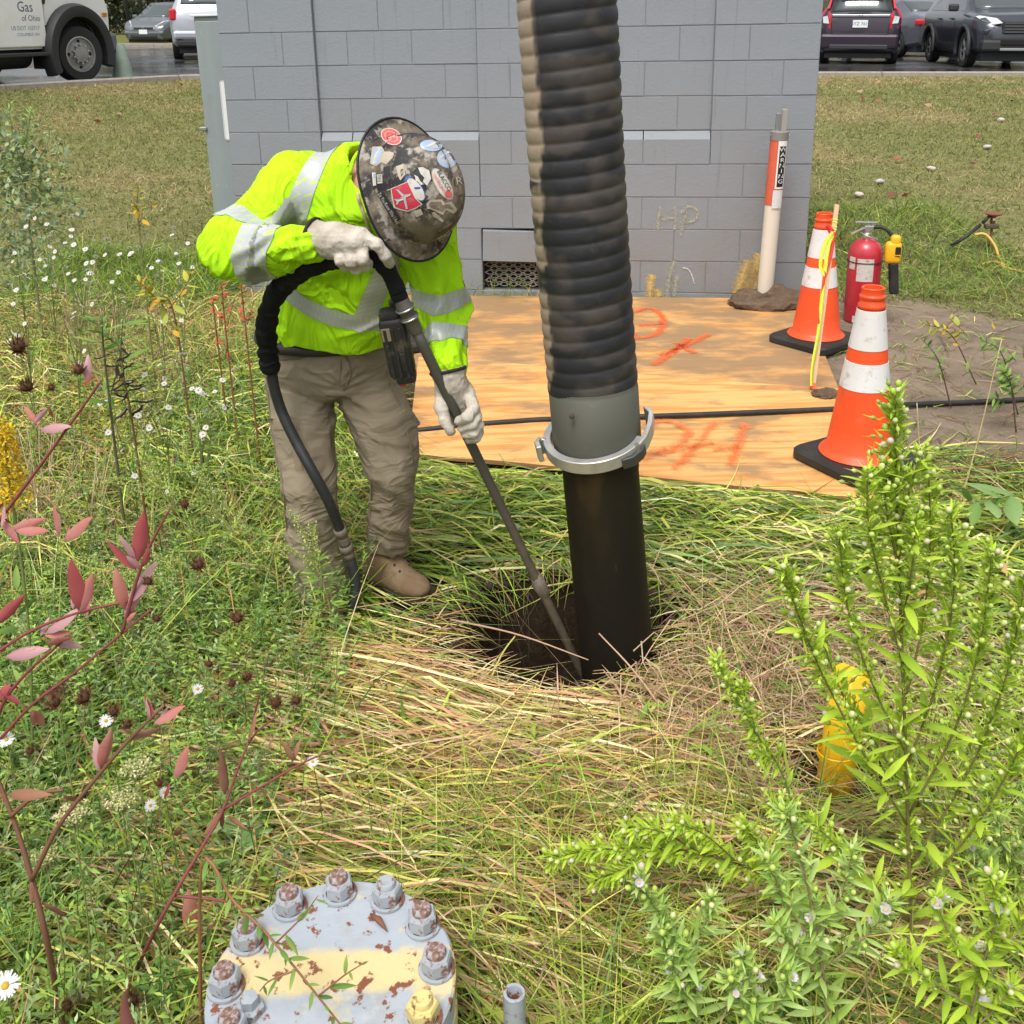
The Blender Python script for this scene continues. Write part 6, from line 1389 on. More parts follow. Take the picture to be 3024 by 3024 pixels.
sv_.bx('grille', (0, 2.235, .78), (.98, .14, .26), M_blk, .03)
for k in range(4): sv_.bx('grille_slat', (0, 2.312, .69 + .055 * k), (.9, .012, .018), mat('grille_grey', (.09, .09, .095), rough=.4), .003)
sv_.bx('lower_bumper', (0, 2.16, .44), (1.66, .30, .22), M_blk, .05); sv_.bx('lower_grille', (0, 2.30, .50), (1.0, .06, .12), M_dark, .02); sv_.bx('skid_trim', (0, 2.315, .37), (1.0, .03, .05), mat('silver_trim', (.3, .31, .32), rough=.4, metal=.5), .01)
for sx in (-1, 1):
    q = np.array([(sx * .50, 2.27, .86), (sx * .66, 2.20, .83), (sx * .82, 2.08, .90), (sx * .90, 1.86, .98), (sx * .84, 1.90, 1.0), (sx * .60, 2.2, .95)]); bm = bmesh.new(); a = [bm.verts.new(p + np.array([0, .03, .0])) for p in q]; b = [bm.verts.new(p - np.array([0, .10, 0])) for p in q]; bm.faces.new(a); [bm.faces.new([a[i], a[(i + 1) % 6], b[(i + 1) % 6], b[i]]) for i in range(6)]; bmobj('headlight', bm, M_lamp, sv_.root)
    sv_.bx('fog_surround', (sx * .72, 2.17, .60), (.16, .12, .18), M_blk, .03); sv_.bx('mirror', (sx * 1.03, .75, 1.16), (.2, .12, .15), M_blk, .04); sv_.bx('bumper_wing', (sx * .70, 2.20, .72), (.22, .10, .10), P_dk, .03, M=Matrix.Rotation(R(sx * 20), 4, 'Y'))
for y in (-.45, .52): sv_.side('door_seam', [(y - .006, .48), (y + .006, .48), (y + .006, 1.04), (y - .006, 1.04)], M_blk, .003)
for y in (-.75, .2): sv_.side('door_handle', [(y, .93), (y + .2, .93), (y + .2, .96), (y, .96)], P_dk, .035)
# grey sedan behind
sed_st = [(-2.35, .66, .42, .85, .88, .55), (-2.28, .80, .32, .95, 1.0, .66), (-1.9, .88, .26, .98, 1.06, .70), (-1.55, .90, .22, .98, 1.12, .66), (-.75, .90, .2, .96, 1.43, .54), (.1, .90, .2, .94, 1.42, .54), (1.1, .90, .2, .92, .98, .7), (1.8, .88, .22, .84, .90, .66), (2.2, .78, .26, .72, .75, .56), (2.32, .6, .34, .58, .6, .42)]
P_sd = paint('grey_sedan_paint', (.11, .115, .14), .4); q = np.array(P(1692, 100, 27.6)); hd = nrm([-.16, .99, 0]); rgt = np.array([hd[1], -hd[0], 0]); c_ = q + hd * 1.36 + rgt * .80
sd_ = Car('sedan', 'grey sedan seen between the purple hatchback and the dark suv', 'car', (c_[0], c_[1], LOT), hd, sed_st, P_sd, (-1.40, 1.38), .33)
sd_.side('side_window', [(-1.25, 1.0), (1.0, .97), (.25, 1.33), (-.75, 1.34)], M_glass); sd_.top('rear_window', -1.5, -.82, .9, M_glass); sd_.top('windscreen', .18, 1.02, .9, M_glass)
for y in (-.55, .45): sd_.side('door_seam', [(y - .006, .3), (y + .006, .3), (y + .006, .94), (y - .006, .94)], M_blk, .003)
for sx in (-1, 1): sd_.bx('tail_lamp', (sx * .70, -2.22, .86), (.30, .22, .15), M_tail, .04); sd_.bx('mirror', (sx * .99, .72, 1.02), (.18, .1, .12), P_sd, .03)
# grey hatchback with its front to us, left
P_gr = paint('grey_hatch_paint', (.13, .145, .155), .4); q = np.array(P(277, 90, 37.5))[:2]; hd = nrm([-.16, -1, 0])
c_ = np.array([q[0], q[1], 0]) - hd * 1.9
gh = Car('hatchback', 'grey hatchback facing the camera on the far left of the lot', 'car', (c_[0], c_[1], LOT), hd, hatch_st, P_gr, (-1.28, 1.25), .31)
gh.top('windscreen', .36, 1.22, .92, M_glass); gh.side('side_window', [(-1.3, 1.02), (.9, 1.0), (.35, 1.40), (-1.2, 1.42)], M_glass); gh.bx('grille', (0, 2.0, .62), (.72, .10, .07), M_blk, .02); gh.bx('lower_grille', (0, 2.02, .36), (1.0, .10, .12), M_blk, .03)
gh.bx('front_bumper', (0, 1.93, .46), (1.46, .22, .16), P_gr, .06); rplate(gh, 'HD 2417', (0, 2.052, .50), yf=1) if False else gh.bx('number_plate', (0, 2.05, .50), (.31, .012, .15), M_plate, .004); rtext(gh, 'H', .12, 0, 2.052, .625, M_chr, 1)
for sx in (-1, 1):
    q = np.array([(sx * .42, 1.97, .66), (sx * .62, 1.86, .66), (sx * .76, 1.66, .74), (sx * .74, 1.5, .86), (sx * .62, 1.66, .84)]); bm = bmesh.new(); a = [bm.verts.new(p + np.array([0, .05, .02])) for p in q]; b = [bm.verts.new(p - np.array([0, .1, 0])) for p in q]; bm.faces.new(a); [bm.faces.new([a[i], a[(i + 1) % 5], b[(i + 1) % 5], b[i]]) for i in range(5)]; bmobj('headlight', bm, M_lamp, gh.root); gh.bx('mirror', (sx * .95, .72, 1.02), (.18, .1, .12), P_gr, .03)
# silver suv seen from behind
P_sv = paint('silver_paint', (.46, .48, .52), .5); q = np.array(g2(403, 113, LZ)); hd = nrm([q[0], q[1] * .96, 0]); c_ = np.array([q[0], q[1], 0]) + hd * 2.2
ss_ = Car('suv', 'silver suv seen from behind beside the steel cabinet', 'car', (c_[0], c_[1], LOT), hd, suv_st, P_sv, (-1.34, 1.36), .37)
ss_.top('rear_window', -2.15, -1.85, .92, M_glass); ss_.side('side_window', [(-1.7, 1.13), (.9, 1.10), (.3, 1.50), (-1.4, 1.55)], M_glass); ss_.bx('rear_bumper', (0, -2.22, .56), (1.72, .22, .2), P_sv, .06); ss_.bx('bumper_base', (0, -2.2, .38), (1.6, .2, .16), M_blk, .04)
ss_.bx('plate_recess', (0, -2.30, .90), (.62, .04, .22), mat('silver_recess', (.34, .35, .38), rough=.4, metal=.4), .02); rtext(ss_, 'Xavier', .14, -.42, -2.10, 1.28, M_white) if False else None
ss_.bx('wiper', (-.3, -2.15, 1.17), (.5, .02, .02), M_blk, .004)
for sx in (-1, 1): ss_.bx('tail_lamp', (sx * .83, -2.16, 1.02), (.16, .20, .26), M_tail, .04)

# white utility truck, cab only reaches into the picture
P_wh = mat('white_truck_paint', (.84, .84, .83), rough=.35, coat=.4, layers=[(3, 4, (.74, .73, .71), .45, .75, .6)])
wc = np.array(P(150, 132, 16.2)); hdT = nrm([.30, .955, 0]); rgt = np.array([hdT[1], -hdT[0], 0]); c_ = wc - rgt * .93
tk = thing('utility_truck', 'white utility truck with black fender flare on the left of the lot', 'truck', (c_[0], c_[1], LOT), math.atan2(hdT[1], hdT[0]) - math.pi / 2)
WR_ = .405
def extr(name, pts, x0, x1, m, parent, bev=0.):
    bm = bmesh.new(); a = [bm.verts.new((x0, y, z)) for y, z in pts]; b = [bm.verts.new((x1, y, z)) for y, z in pts]; n = len(pts); bm.faces.new(a); bm.faces.new(b[::-1]); [bm.faces.new([a[i], b[i], b[(i + 1) % n], a[(i + 1) % n]]) for i in range(n)]
    bmesh.ops.recalc_face_normals(bm, faces=bm.faces[:])
    if bev: bmesh.ops.bevel(bm, geom=[e for e in bm.edges if abs(e.verts[0].co.x - e.verts[1].co.x) < 1e-4 and max(abs(e.verts[0].co.x - x) for x in (x0, x1)) > -1], offset=bev, segments=2, affect='EDGES')
    return bmobj(name, bm, m, parent)
arch = [(.58 * math.cos(a), WR_ + .58 * math.sin(a)) for a in np.linspace(0.0, math.pi, 16)]
extr('front_fender', [(.80, .55), (.82, 1.05), (.70, 1.38), (-.62, 1.45), (-.62, .50), (-.58, WR_)] + arch[::-1][1:-1] + [(.58, WR_)], -.93, .93, P_wh, tk, .02)
extr('cab', [(-.63, .50), (-.63, 1.45), (-1.15, 2.1), (-3.1, 2.1), (-3.1, .50)], -.95, .95, P_wh, tk, .03)
dr = extr('door', [(-.66, .53), (-.66, 1.42), (-1.88, 1.42), (-1.88, .53)], .93, .968, P_wh, tk, .012); extr('door_window', [(-.75, 1.47), (-1.2, 2.0), (-1.88, 2.0), (-1.88, 1.47)], .93, .956, M_glass, tk); box('windscreen', (0, -.86, 1.78), (1.7, .02, .72), M_glass, tk, .01, M=Matrix.Rotation(R(39), 4, 'X'))
ring = []
bm = bmesh.new(); aa = np.linspace(-.30, math.pi + .42, 30); prof = [(.545, .90), (.545, 1.045), (.60, 1.07), (.70, 1.06), (.735, .98), (.735, .90)]; rows = []
for a in aa: rows.append([bm.verts.new((x, r * math.cos(a), WR_ + r * math.sin(a) * 1.0)) for r, x in prof])
for i in range(len(rows) - 1):
    for j in range(6): bm.faces.new([rows[i][j], rows[i][(j + 1) % 6], rows[i + 1][(j + 1) % 6], rows[i + 1][j]])
bm.faces.new(rows[0][::-1]); bm.faces.new(rows[-1]); bmobj('fender_flare', bm, M_blk, tk, True).data.set_sharp_from_angle(angle=R(35))
box('mud_flap', (.85, -.66, .42), (.34, .03, .42), M_blk, tk, .01); box('inner_arch', (.4, 0, .72), (.9, 1.2, .55), M_dark, tk)
wt_ = wheel(tk, .90, 0, WR_, .25, R(-13), 0); mw = mat('dusty_steel_wheel', (.30, .30, .29), rough=.5, metal=.5, layers=[(9, 4, (.17, .16, .15), .45, .7, .6)])
lathe('steel_disc', [(.262, .108), (.25, .112), (.235, .085), (.20, .075), (.15, .088), (.12, .10), (.118, .13), (.10, .135), (.0, .135)], mw, wt_, 36); 
for k in range(8): a = 2 * math.pi * k / 8; lathe('hand_hole', [(0, .0015), (.026, .001), (.027, -.004)], M_dark, wt_, 12, Matrix.Translation((.188 * math.cos(a), .188 * math.sin(a), .082))) if k % 2 == 0 else None
for k in range(10): a = 2 * math.pi * k / 10; lathe('wheel_nut', [(.016, .095), (.016, .135), (.011, .14), (0, .14)], M_rim, wt_, 6, Matrix.Translation((.135 * math.cos(a), .135 * math.sin(a), 0)), smooth=False)
wheel(tk, -.90, 0, WR_, .25, 0, 0); wheel(tk, .90, -4.2, WR_, .25, 0, 0); wheel(tk, -.90, -4.2, WR_, .25, 0, 0)
box('running_board', (.95, -1.7, .43), (.22, 1.9, .05), M_blk, tk, .01); box('chassis', (0, -2.0, .56), (1.5, 5.0, .22), M_blk, tk, .02); lathe('fuel_tank', [(.0, -.5), (.2, -.5), (.2, .5), (0, .5)], M_blk, tk, 20, Matrix.Translation((.6, -1.3, .42)) @ Matrix.Rotation(R(90), 4, 'X'))
box('service_body', (0, -4.4, 1.35), (2.1, 2.4, 1.5), P_wh, tk, .03); box('front_bumper', (0, .86, .56), (1.9, .16, .26), mat('dull_bumper', (.16, .16, .165), rough=.5, metal=.3), tk, .03); box('headlight', (.76, .80, 1.0), (.3, .1, .3), M_lamp, tk, .03); box('headlight', (-.76, .80, 1.0), (.3, .1, .3), M_lamp, tk, .03); box('grille', (0, .83, .98), (1.0, .08, .42), M_blk, tk, .02)
box('side_marker', (.945, .70, .98), (.02, .1, .06), mat('amber_marker', (.6, .2, .02), rough=.3), tk, .005); box('fender_vent', (.945, -.60, 1.30), (.03, .10, .36), M_blk, tk, .012, M=Matrix.Rotation(R(-14), 4, 'X'))
M_txt = mat('navy_door_lettering', (.09, .10, .17), rough=.5); M_txb = mat('blue_door_lettering', (.10, .20, .42), rough=.5)
for tx, y, z, s_4, m_ in (('Columbia', -1.06, 1.24, .20, M_txt), ('Gas', -1.02, 1.07, .20, M_txt), ('of Ohio', -.93, .92, .115, M_txt), ('US DOT 103717', -1.06, .785, .080, M_txb), ('COLUMBUS OH', -1.02, .70, .062, M_txb)):
    text_obj('door_lettering', tx, s_4, m_, dr, Matrix.Translation((.9695, y, z)) @ Matrix.Rotation(R(90), 4, 'Z') @ Matrix.Rotation(R(90), 4, 'X'))
# old faded pylon by the kerb
q = g2(233, 148, LZ); pyl = thing('pylon', 'faded grey green pylon standing at the kerb beside the truck wheel', 'pylon', (q[0], q[1], LOT)); M_pyl = mat('faded_green_pylon', (.20, .26, .21), rough=.8, layers=[(10, 4, (.30, .32, .28), .45, .7, .6)])
lathe('pylon_body', [(.17, .02), (.165, .04), (.075, .52), (.05, .545), (0, .55)], M_pyl, pyl, 20); box('pylon_base', (0, 0, .012), (.38, .38, .024), M_pyl, pyl, .006)
lf_ = None

# ================================================================== BACKGROUND trees, poles, house
def leafcloud(name, cent, rad, n, size, pal, m, parent, seed=0, mtx=None):
    """many small leaf quads spread through lobes"""
    rs = np.random.default_rng(seed); L_ = []; k = len(cent); cent = np.array(cent, float); rad = np.array(rad, float)
    i = rs.integers(0, k, n); d = rs.normal(size=(n, 3)); d /= np.linalg.norm(d, axis=1)[:, None]; p = cent[i] + d * rad[i][:, None] * (rs.random(n) ** .45)[:, None]
    keep = fbm(p * 1.1, 2, seed) > .40; p = p[keep]; n = len(p); dr_ = rs.normal(size=(n, 3)) + [0, 0, -.3]
    c = np.array(pal)[rs.integers(0, len(pal), n)] * rs.normal(1, .2, (n, 1)).clip(.5, 1.6)
    v, f, cc = ribbons(p, dr_, size * rs.uniform(.7, 1.3, n), size * .6, K=2, prof='leaf', cb=c); return link(name, npmesh(name, v, f, cc), m, parent, mtx)
M_leaf = mat('leaf', attr='Col', rough=.55, spec=.3, transl=.25); M_bark = mat('bark', (.10, .085, .07), rough=.9, layers=[(10, 5, (.16, .14, .12), .45, .7, .7, (1, 1, .2))], bump=(12, .5, .02))
def tree(name, label, x, y, h, lobes, pal, n, size, tr=.18, seed=0, group=None):
    z0 = float(np.interp(y, vy, vz)); t = thing(name, label, 'tree', (x, y, z0), 0, group); rs = random.Random(seed)
    tubes('trunk', [(spline([(0, 0, -.2), (.05, 0, h * .3), (-.05, .05, h * .65), (0, 0, h * .95)], 10), np.linspace(tr, tr * .25, 10))] + [(spline([(0, 0, h * (.25 + .1 * k)), (rs.uniform(-1, 1) * .8, rs.uniform(-1, 1) * .8, h * (.35 + .1 * k)), (rs.uniform(-1, 1) * 1.8, rs.uniform(-1, 1) * 1.8, h * (.45 + .1 * k))], 6), np.linspace(tr * .4, tr * .1, 6)) for k in range(5)], M_bark, t, 7)
    leafcloud('crown', [l[:3] for l in lobes], [l[3] for l in lobes], n, size, pal, M_leaf, t, seed); return t
G1 = [(.085, .11, .055), (.11, .14, .07), (.07, .095, .06)]; G2 = [(.13, .15, .08), (.16, .17, .10), (.10, .12, .06)]; B1 = [(.17, .11, .09), (.20, .14, .10), (.14, .10, .075)]
tg = 'trees behind the parking lot'
tree('shade_tree', 'dense dark green tree behind the grey hatchback', P(258, 20, 52)[0], 52, 7, [(0, 0, 3.4, 2.0), (-1.6, .3, 2.6, 1.5), (1.6, 0, 2.8, 1.7), (.4, 0, 5, 2), (-.5, .4, 1.4, 1.2), (2.6, 0, 1.6, 1.1)], G1, 9000, .24, .2, 1, tg)
tree('shade_tree', 'pale green young tree at the left, above the truck bonnet', P(192, 20, 48)[0], 48, 6, [(0, 0, 3, 1.5), (.8, 0, 2.0, 1.2), (-.9, 0, 2.2, 1.1), (0, 0, 4.6, 1.5), (.2, 0, 1.2, .8)], G2, 6000, .2, .13, 2, tg)
tree('bare_tree', 'reddish brown autumn tree behind the silver suv', P(352, 20, 56)[0], 56, 7, [(0, 0, 3, 2.0), (1.5, 0, 2, 1.6), (-1.4, 0, 2.4, 1.5), (0, 0, 5, 2), (0, 0, 1.2, 1.1)], B1, 5000, .22, .17, 3, tg)
tree('shade_tree', 'dark green tree behind the sedan roof on the right', P(1716, 10, 50)[0], 50, 7, [(0, 0, 2.8, 2.2), (2, 0, 2.4, 2.0), (-2.2, 0, 2.6, 2.0), (0, 0, 1.2, 1.5), (0, 0, 5, 2)], [(.07, .085, .03), (.10, .10, .035), (.13, .11, .04)], 9000, .24, .2, 4, tg)
for px_ in (241, 268):
    x_ = P(px_ + .5, 20, 45)[0]; pr_ = thing('lamp_post', 'dark lamp post left of the grey hatchback, ' + ('nearer the truck' if px_ == 241 else 'nearer the hatchback'), 'lamp post', (x_, 45, .98), 0, 'dark posts on the far verge')
    lathe('post_base', [(0, 0), (.2, 0), (.2, .08), (.13, .12), (.09, .12)], M_blk, pr_, 14); tube('post_shaft', [(0, 0, .1), (-.10, 0, 3), (-.2, 0, 6)], [.085, .07, .055], M_blk, pr_, 10); box('lamp_head', (-.2, -.2, 6), (.22, .5, .1), M_blk, pr_, .02)
hx_ = P(212, 20, 66)[0]; ho = thing('brick_house', 'low dark brick house far behind the trees', 'house', (hx_, 66, 1.1), 0); M_brk = mat('brown_brick', (.16, .09, .07), rough=.9, layers=[(8, 4, (.22, .14, .11), .4, .7, .6)])
box('wall', (0, 3, 1.4), (12, 6, 2.8), M_brk, ho); extr('roof', [(-.6, 2.8), (3, 4.6), (6.6, 2.8)], -6.5, 6.5, mat('shingle_roof', (.1, .095, .09), rough=.9), ho)
for k in range(-2, 3):
    wdw = box('window', (k * 2.2, -.02, 1.3), (1.1, .1, 1.3), M_white, ho, .02); box('pane', (k * 2.2, -.085, 1.3), (.9, .04, 1.1), M_glass, wdw)
# far wood as one mass
rs = np.random.default_rng(5); n = 26000; wx_ = rs.uniform(-95, 95, n); wz = rs.random(n) ** .8 * (5.5 + 2.5 * fbm(np.stack([wx_ * .12, wx_ * 0, wx_ * 0], 1), 3, 8)); wyy = 84 + rs.normal(0, 1.6, n) + 1.5 * np.sin(wx_ * .3)
pp_ = np.stack([wx_, wyy, 1.0 + wz], 1); c = np.array(G1 + G2 + [(.15, .12, .07)])[rs.integers(0, 7, n)] * rs.normal(.9, .2, (n, 1)).clip(.4, 1.6)
v, f, cc = ribbons(pp_, rs.normal(size=(n, 3)), rs.uniform(.6, 1.1, n), .55, K=2, prof='leaf', cb=c)
tag(link('far_wood', npmesh('far_wood', v, f, cc), M_leaf), kind='stuff')

for r_ in [ph.root, sv_.root, sd_.root, gh.root, ss_.root, tk, pyl]:
    r_.location.z = float(lz(r_.location.x)) + .002
    r_.rotation_euler = (Matrix.Rotation(math.atan(.0185), 4, 'Y') @ Matrix.Rotation(r_.rotation_euler.z, 4, 'Z')).to_euler()
# ================================================================== VEGETATION
M_grass = mat('grass_blade', attr='Col', rough=.5, spec=.3, transl=.22)
M_lawn = mat('lawn_blade', attr='Col', rough=.65, spec=.2, transl=.2)
GR = [(.24, .35, .04), (.36, .46, .06), (.11, .19, .025), (.50, .54, .12), (.15, .26, .08)]
ST = [(.66, .50, .20), (.80, .68, .36), (.54, .30, .17), (.45, .27, .10), (.66, .58, .15), (.62, .38, .25)]
TH = [(.26, .165, .08), (.36, .25, .12), (.18, .115, .055), (.42, .33, .17)]
plyA = [g2(768, 856, .04), g2(1652, 944, .04), g2(1588, 733, .045), g2(790, 672, .045)]; plyB = [g2(720, 712), g2(1583, 736, .02), g2(1513, 564, .02), g2(700, 562)]
fR = rf + .01
def free(x, y, m=0.):
    boot_ = (np.hypot((x + .315) / .12, (y - 2.80) / .10) < 1)
    a = boot_ | in_poly(x, y, plyA) | in_poly(x, y, plyB) | (np.hypot(x - fc[0], y - fc[1]) < fR + m) | (hole_d(x, y) < 1.0)
    a = a | (np.hypot(x - ym.location.x, y - ym.location.y + .05) < .11)
    wall = (y > 6.69 - .1308 * (x + 1.795) - .03) & (x > -1.85) & (x < 1.87) & (y < 9)
    cab = (x > tl[0] - .03) & (x < tl[0] + .5) & (y > 6.9) & (y < 7.4)
    return ~(a | wall | cab)
def pz(x, y): return proj(np.stack([x, y, hgt(x, y)], -1))
def lying(x, y, th, L, w, h0, amp, K, c, ct=None, prof='blade', bendw=.25, minfree=True):
    """blades and stalks lying on the ground along heading th"""
    n = len(x); d = np.stack([np.cos(th), np.sin(th), np.zeros(n)], 1); s = np.stack([-np.sin(th), np.cos(th), rng.normal(0, .5, n)], 1)
    mid = np.stack([x, y], 1) + d[:, :2] * L[:, None] * .5; end = np.stack([x, y], 1) + d[:, :2] * L[:, None]
    ok = free(x, y) & free(*mid.T) & free(*end.T) & free(*(mid * .5 + end * .5).T) & free(*(mid * .5 + np.stack([x, y], 1) * .5).T)
    x, y, th, L, w, h0, amp, c, d, s = [q[ok] for q in (x, y, th, L, w, h0, amp, c, d, s)]; ct = None if ct is None else ct[ok]; n = len(x)
    b = s * rng.normal(0, bendw * .55, (n, 1)); b[:, 2] = 0; ph = rng.uniform(0, 1, n); kk = s * (rng.normal(0, .75, (n, 1)) * (rng.random((n, 1)) < .45)); kk[:, 2] = 0
    def fol(cc, t): return hgt(cc[..., 0], cc[..., 1]) + h0[:, None] + amp[:, None] * np.sin(np.pi * t[None] * (1 + ph[:, None] * .8))
    return ribbons(np.stack([x, y, h0], 1), d, L, w, K=K, bend=b, side=s, prof=prof, cb=c, ct=ct, follow=fol, kink=(kk, rng.uniform(.3, .8, n)))
N01 = lambda n, a, b: rng.uniform(a, b, n)
def lowf(x, y):          # trodden lower along the plywood, at the boots and at the rim of the hole
    e = np.interp(x, [-.4, 1.4], [3.86, 3.44]); a = sm((e - .05 - y) / .3); b = sm((np.hypot(x - HOLE_C[0], y - HOLE_C[1]) - .30) / .3); c = sm((np.hypot(x + .33, y - 2.74) - .08) / .2); return .25 + .75 * a * b * c
STRAW = [(330, 1290), (520, 1250), (760, 1180), (930, 1195), (1010, 1265), (1100, 1300), (1240, 1300), (1420, 1290), (1530, 1400), (1560, 1480), (1400, 1590), (1050, 1560), (800, 1500), (480, 1480), (340, 1400)]
def zone_cols(x, y, n):
    p = pz(x, y); z = fbm(np.stack([x * 2.2, y * 2.2, x * 0], 1), 3, 12)
    g = pick(GR, [3, 3, 3, 1.4, 1.2], n); s = pick(ST, [3, 2, 2, 2, 1.5, 1.5], n); t = pick(TH, [1, 1, 1, 1], n)
    st = in_poly(p[:, 0], p[:, 1], STRAW).astype(float) * .72 + .12
    st += .35 * ((p[:, 0] > 1180) & (p[:, 0] < 1560) & (p[:, 1] > 1150) & (p[:, 1] < 1500)); st += .25 * ((p[:, 1] > 1480) & (p[:, 0] > 550)) ; st += (z - .5) * .9
    u = rng.random(n); c = np.where((u < st)[:, None], s, g); return np.where((rng.random(n) < .13)[:, None], t, c)
parts = []
# bottom thatch, its colour darkened to stand in for shade between blades
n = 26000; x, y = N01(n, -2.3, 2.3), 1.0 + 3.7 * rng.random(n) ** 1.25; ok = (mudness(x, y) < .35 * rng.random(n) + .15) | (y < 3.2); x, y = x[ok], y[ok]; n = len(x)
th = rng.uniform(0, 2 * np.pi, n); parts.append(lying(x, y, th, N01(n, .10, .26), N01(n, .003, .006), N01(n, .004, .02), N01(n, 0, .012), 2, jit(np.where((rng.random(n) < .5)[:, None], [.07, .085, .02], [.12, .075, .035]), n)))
# matted blades
n = 22000; x, y = N01(n, -2.3, 2.3), 1.05 + 3.3 * rng.random(n) ** 1.2; ok = (mudness(x, y) < .4 * rng.random(n) + .2) | (y < 3.3); x, y = x[ok], y[ok]; n = len(x); p = pz(x, y)
sw = (fbm(np.stack([x * 1.1, y * 1.1, x * 0], 1), 2, 33) - .5) * 2.6
th = -.28 + sw + rng.normal(0, .45, n) + np.pi * (rng.random(n) < .5)
parts.append(lying(x, y, th, N01(n, .14, .46), .003 + .0085 * rng.random(n) ** 1.7, N01(n, .012, .06) * lowf(x, y), N01(n, .0, .035) * lowf(x, y), 4, zone_cols(x, y, n), bendw=.22))
# straw swept towards the hole
n = 2900; x, y = N01(n, -1.3, 1.15), N01(n, 1.75, 2.75); p = pz(x, y); ok = in_poly(p[:, 0], p[:, 1], STRAW); x, y = x[ok], y[ok]; n = len(x)
th = -.40 + .14 * np.sin(x * 2 + y * 3) + rng.normal(0, .16, n) - .40 * sm((x - .30) / .5); x0 = x - np.cos(th) * .2; y0_ = y - np.sin(th) * .2
c = pick(ST + [(.62, .62, .22), (.36, .42, .09)], [3, 4.5, 2.2, 1.4, 1.6, 2.2, 2.5, 1.5], n, .2); parts.append(lying(x0, y0_, th, N01(n, .22, .66), .0022 + .0066 * rng.random(n) ** 2, N01(n, .03, .085) * (.35 + .65 * sm((np.hypot(x - HOLE_C[0], y - HOLE_C[1]) - .3) / .3)), N01(n, 0, .03), 4, c, prof='straw', bendw=.07))
# tangled stalks right of the hole
n = 2600; x, y = rng.normal(.68, .24, n), rng.normal(2.35, .30, n); th = rng.normal(-.9, .75, n); parts.append(lying(x, y, th, N01(n, .15, .42), N01(n, .002, .004), N01(n, .02, .10), N01(n, 0, .06), 3, pick([(.50, .33, .2), (.60, .47, .27), (.36, .24, .13), (.42, .24, .16), (.22, .30, .06)], [2, 3, 1.5, 1, 1.2], n), prof='straw', bendw=.1))
n = 2600; x, y = N01(n, -2.2, 2.2), 1.1 + 2.6 * rng.random(n); parts.append(lying(x, y, rng.uniform(0, 6.28, n), N01(n, .06, .2), N01(n, .007, .014), N01(n, .03, .09) * lowf(x, y), N01(n, 0, .04), 3, pick(GR + [ST[2], ST[3]], [3, 4, 2, 2, 2, 1, 1], n)))
# long green blades between the hole and the plywood, and leaning over the rim
n = 4800; x, y = N01(n, -1.0, 1.7), N01(n, 2.75, 3.85); th = rng.normal(-.25, .5, n) + np.pi * (rng.random(n) < .4); parts.append(lying(x, y, th, N01(n, .22, .5), N01(n, .005, .0105), N01(n, .03, .085) * lowf(x, y), N01(n, 0, .05) * lowf(x, y), 4, pick(GR + [ST[1], ST[4]], [3, 3, 2, 2.5, 2, 1.3, 1], n), bendw=.2))
n = 420; a = N01(n, 0, 2 * np.pi); k = N01(n, 1.15, 1.5); x, y = HOLE_C[0] + HOLE_R[0] * k * np.cos(a), HOLE_C[1] + HOLE_R[1] * k * np.sin(a); inn = np.stack([HOLE_C[0] - x, HOLE_C[1] - y, np.zeros(n)], 1); inn /= np.linalg.norm(inn, axis=1)[:, None]; inn += rng.normal(0, .55, (n, 3)) * [1, 1, 0]
parts.append(ribbons(np.stack([x, y, hgt(x, y) + .04], 1), inn + [0, 0, .12], N01(n, .08, .22), N01(n, .003, .006), K=4, bend=np.stack([0 * a, 0 * a, -N01(n, .15, .7)], 1), cb=zone_cols(x, y, n)))
# tufts: upright-ish blades scattered
def upright(x, y, L, w, lean, c, K=4, h0=0., dirm=None, sag=.5):
    n = len(x); d = np.stack([rng.normal(0, lean, n), rng.normal(0, lean, n), np.ones(n)], 1); d = d if dirm is None else d + dirm
    b = np.stack([d[:, 0] * 1.2, d[:, 1] * 1.2, -np.abs(rng.normal(0, sag * .45, n))], 1); ok = free(x, y)
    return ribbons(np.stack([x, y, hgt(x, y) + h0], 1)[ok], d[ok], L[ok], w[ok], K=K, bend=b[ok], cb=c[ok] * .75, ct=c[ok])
n = 3400; x, y = N01(n, -.75, .95), N01(n, 1.45, 2.05); c = pick(ST + GR[:2] + TH, [3, 3, 2, 2, 3, 2, 2, 2, 1, 1, 1, 1], n); parts.append(lying(x - .2, y, rng.normal(-.22, .34, n), N01(n, .2, .52), .0022 + .005 * rng.random(n) ** 2, N01(n, .03, .10), N01(n, 0, .05), 4, c, prof='straw', bendw=.1))
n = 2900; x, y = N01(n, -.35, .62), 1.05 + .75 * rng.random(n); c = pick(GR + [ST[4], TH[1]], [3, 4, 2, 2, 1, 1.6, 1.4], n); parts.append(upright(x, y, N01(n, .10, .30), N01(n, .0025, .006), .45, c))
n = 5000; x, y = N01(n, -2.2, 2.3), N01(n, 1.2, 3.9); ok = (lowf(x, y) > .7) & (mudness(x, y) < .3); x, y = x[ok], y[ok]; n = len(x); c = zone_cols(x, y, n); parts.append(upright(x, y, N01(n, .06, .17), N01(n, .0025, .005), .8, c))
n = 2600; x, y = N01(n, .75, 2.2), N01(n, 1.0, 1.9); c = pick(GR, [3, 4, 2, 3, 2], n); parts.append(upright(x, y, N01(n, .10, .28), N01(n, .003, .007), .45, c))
v, f, c = merge([(a, b, d if d is not None else np.full((len(a), 3), .2)) for a, b, d in parts]); tag(link('matted_grass', npmesh('matted_grass', v, f, c), M_grass), kind='stuff')

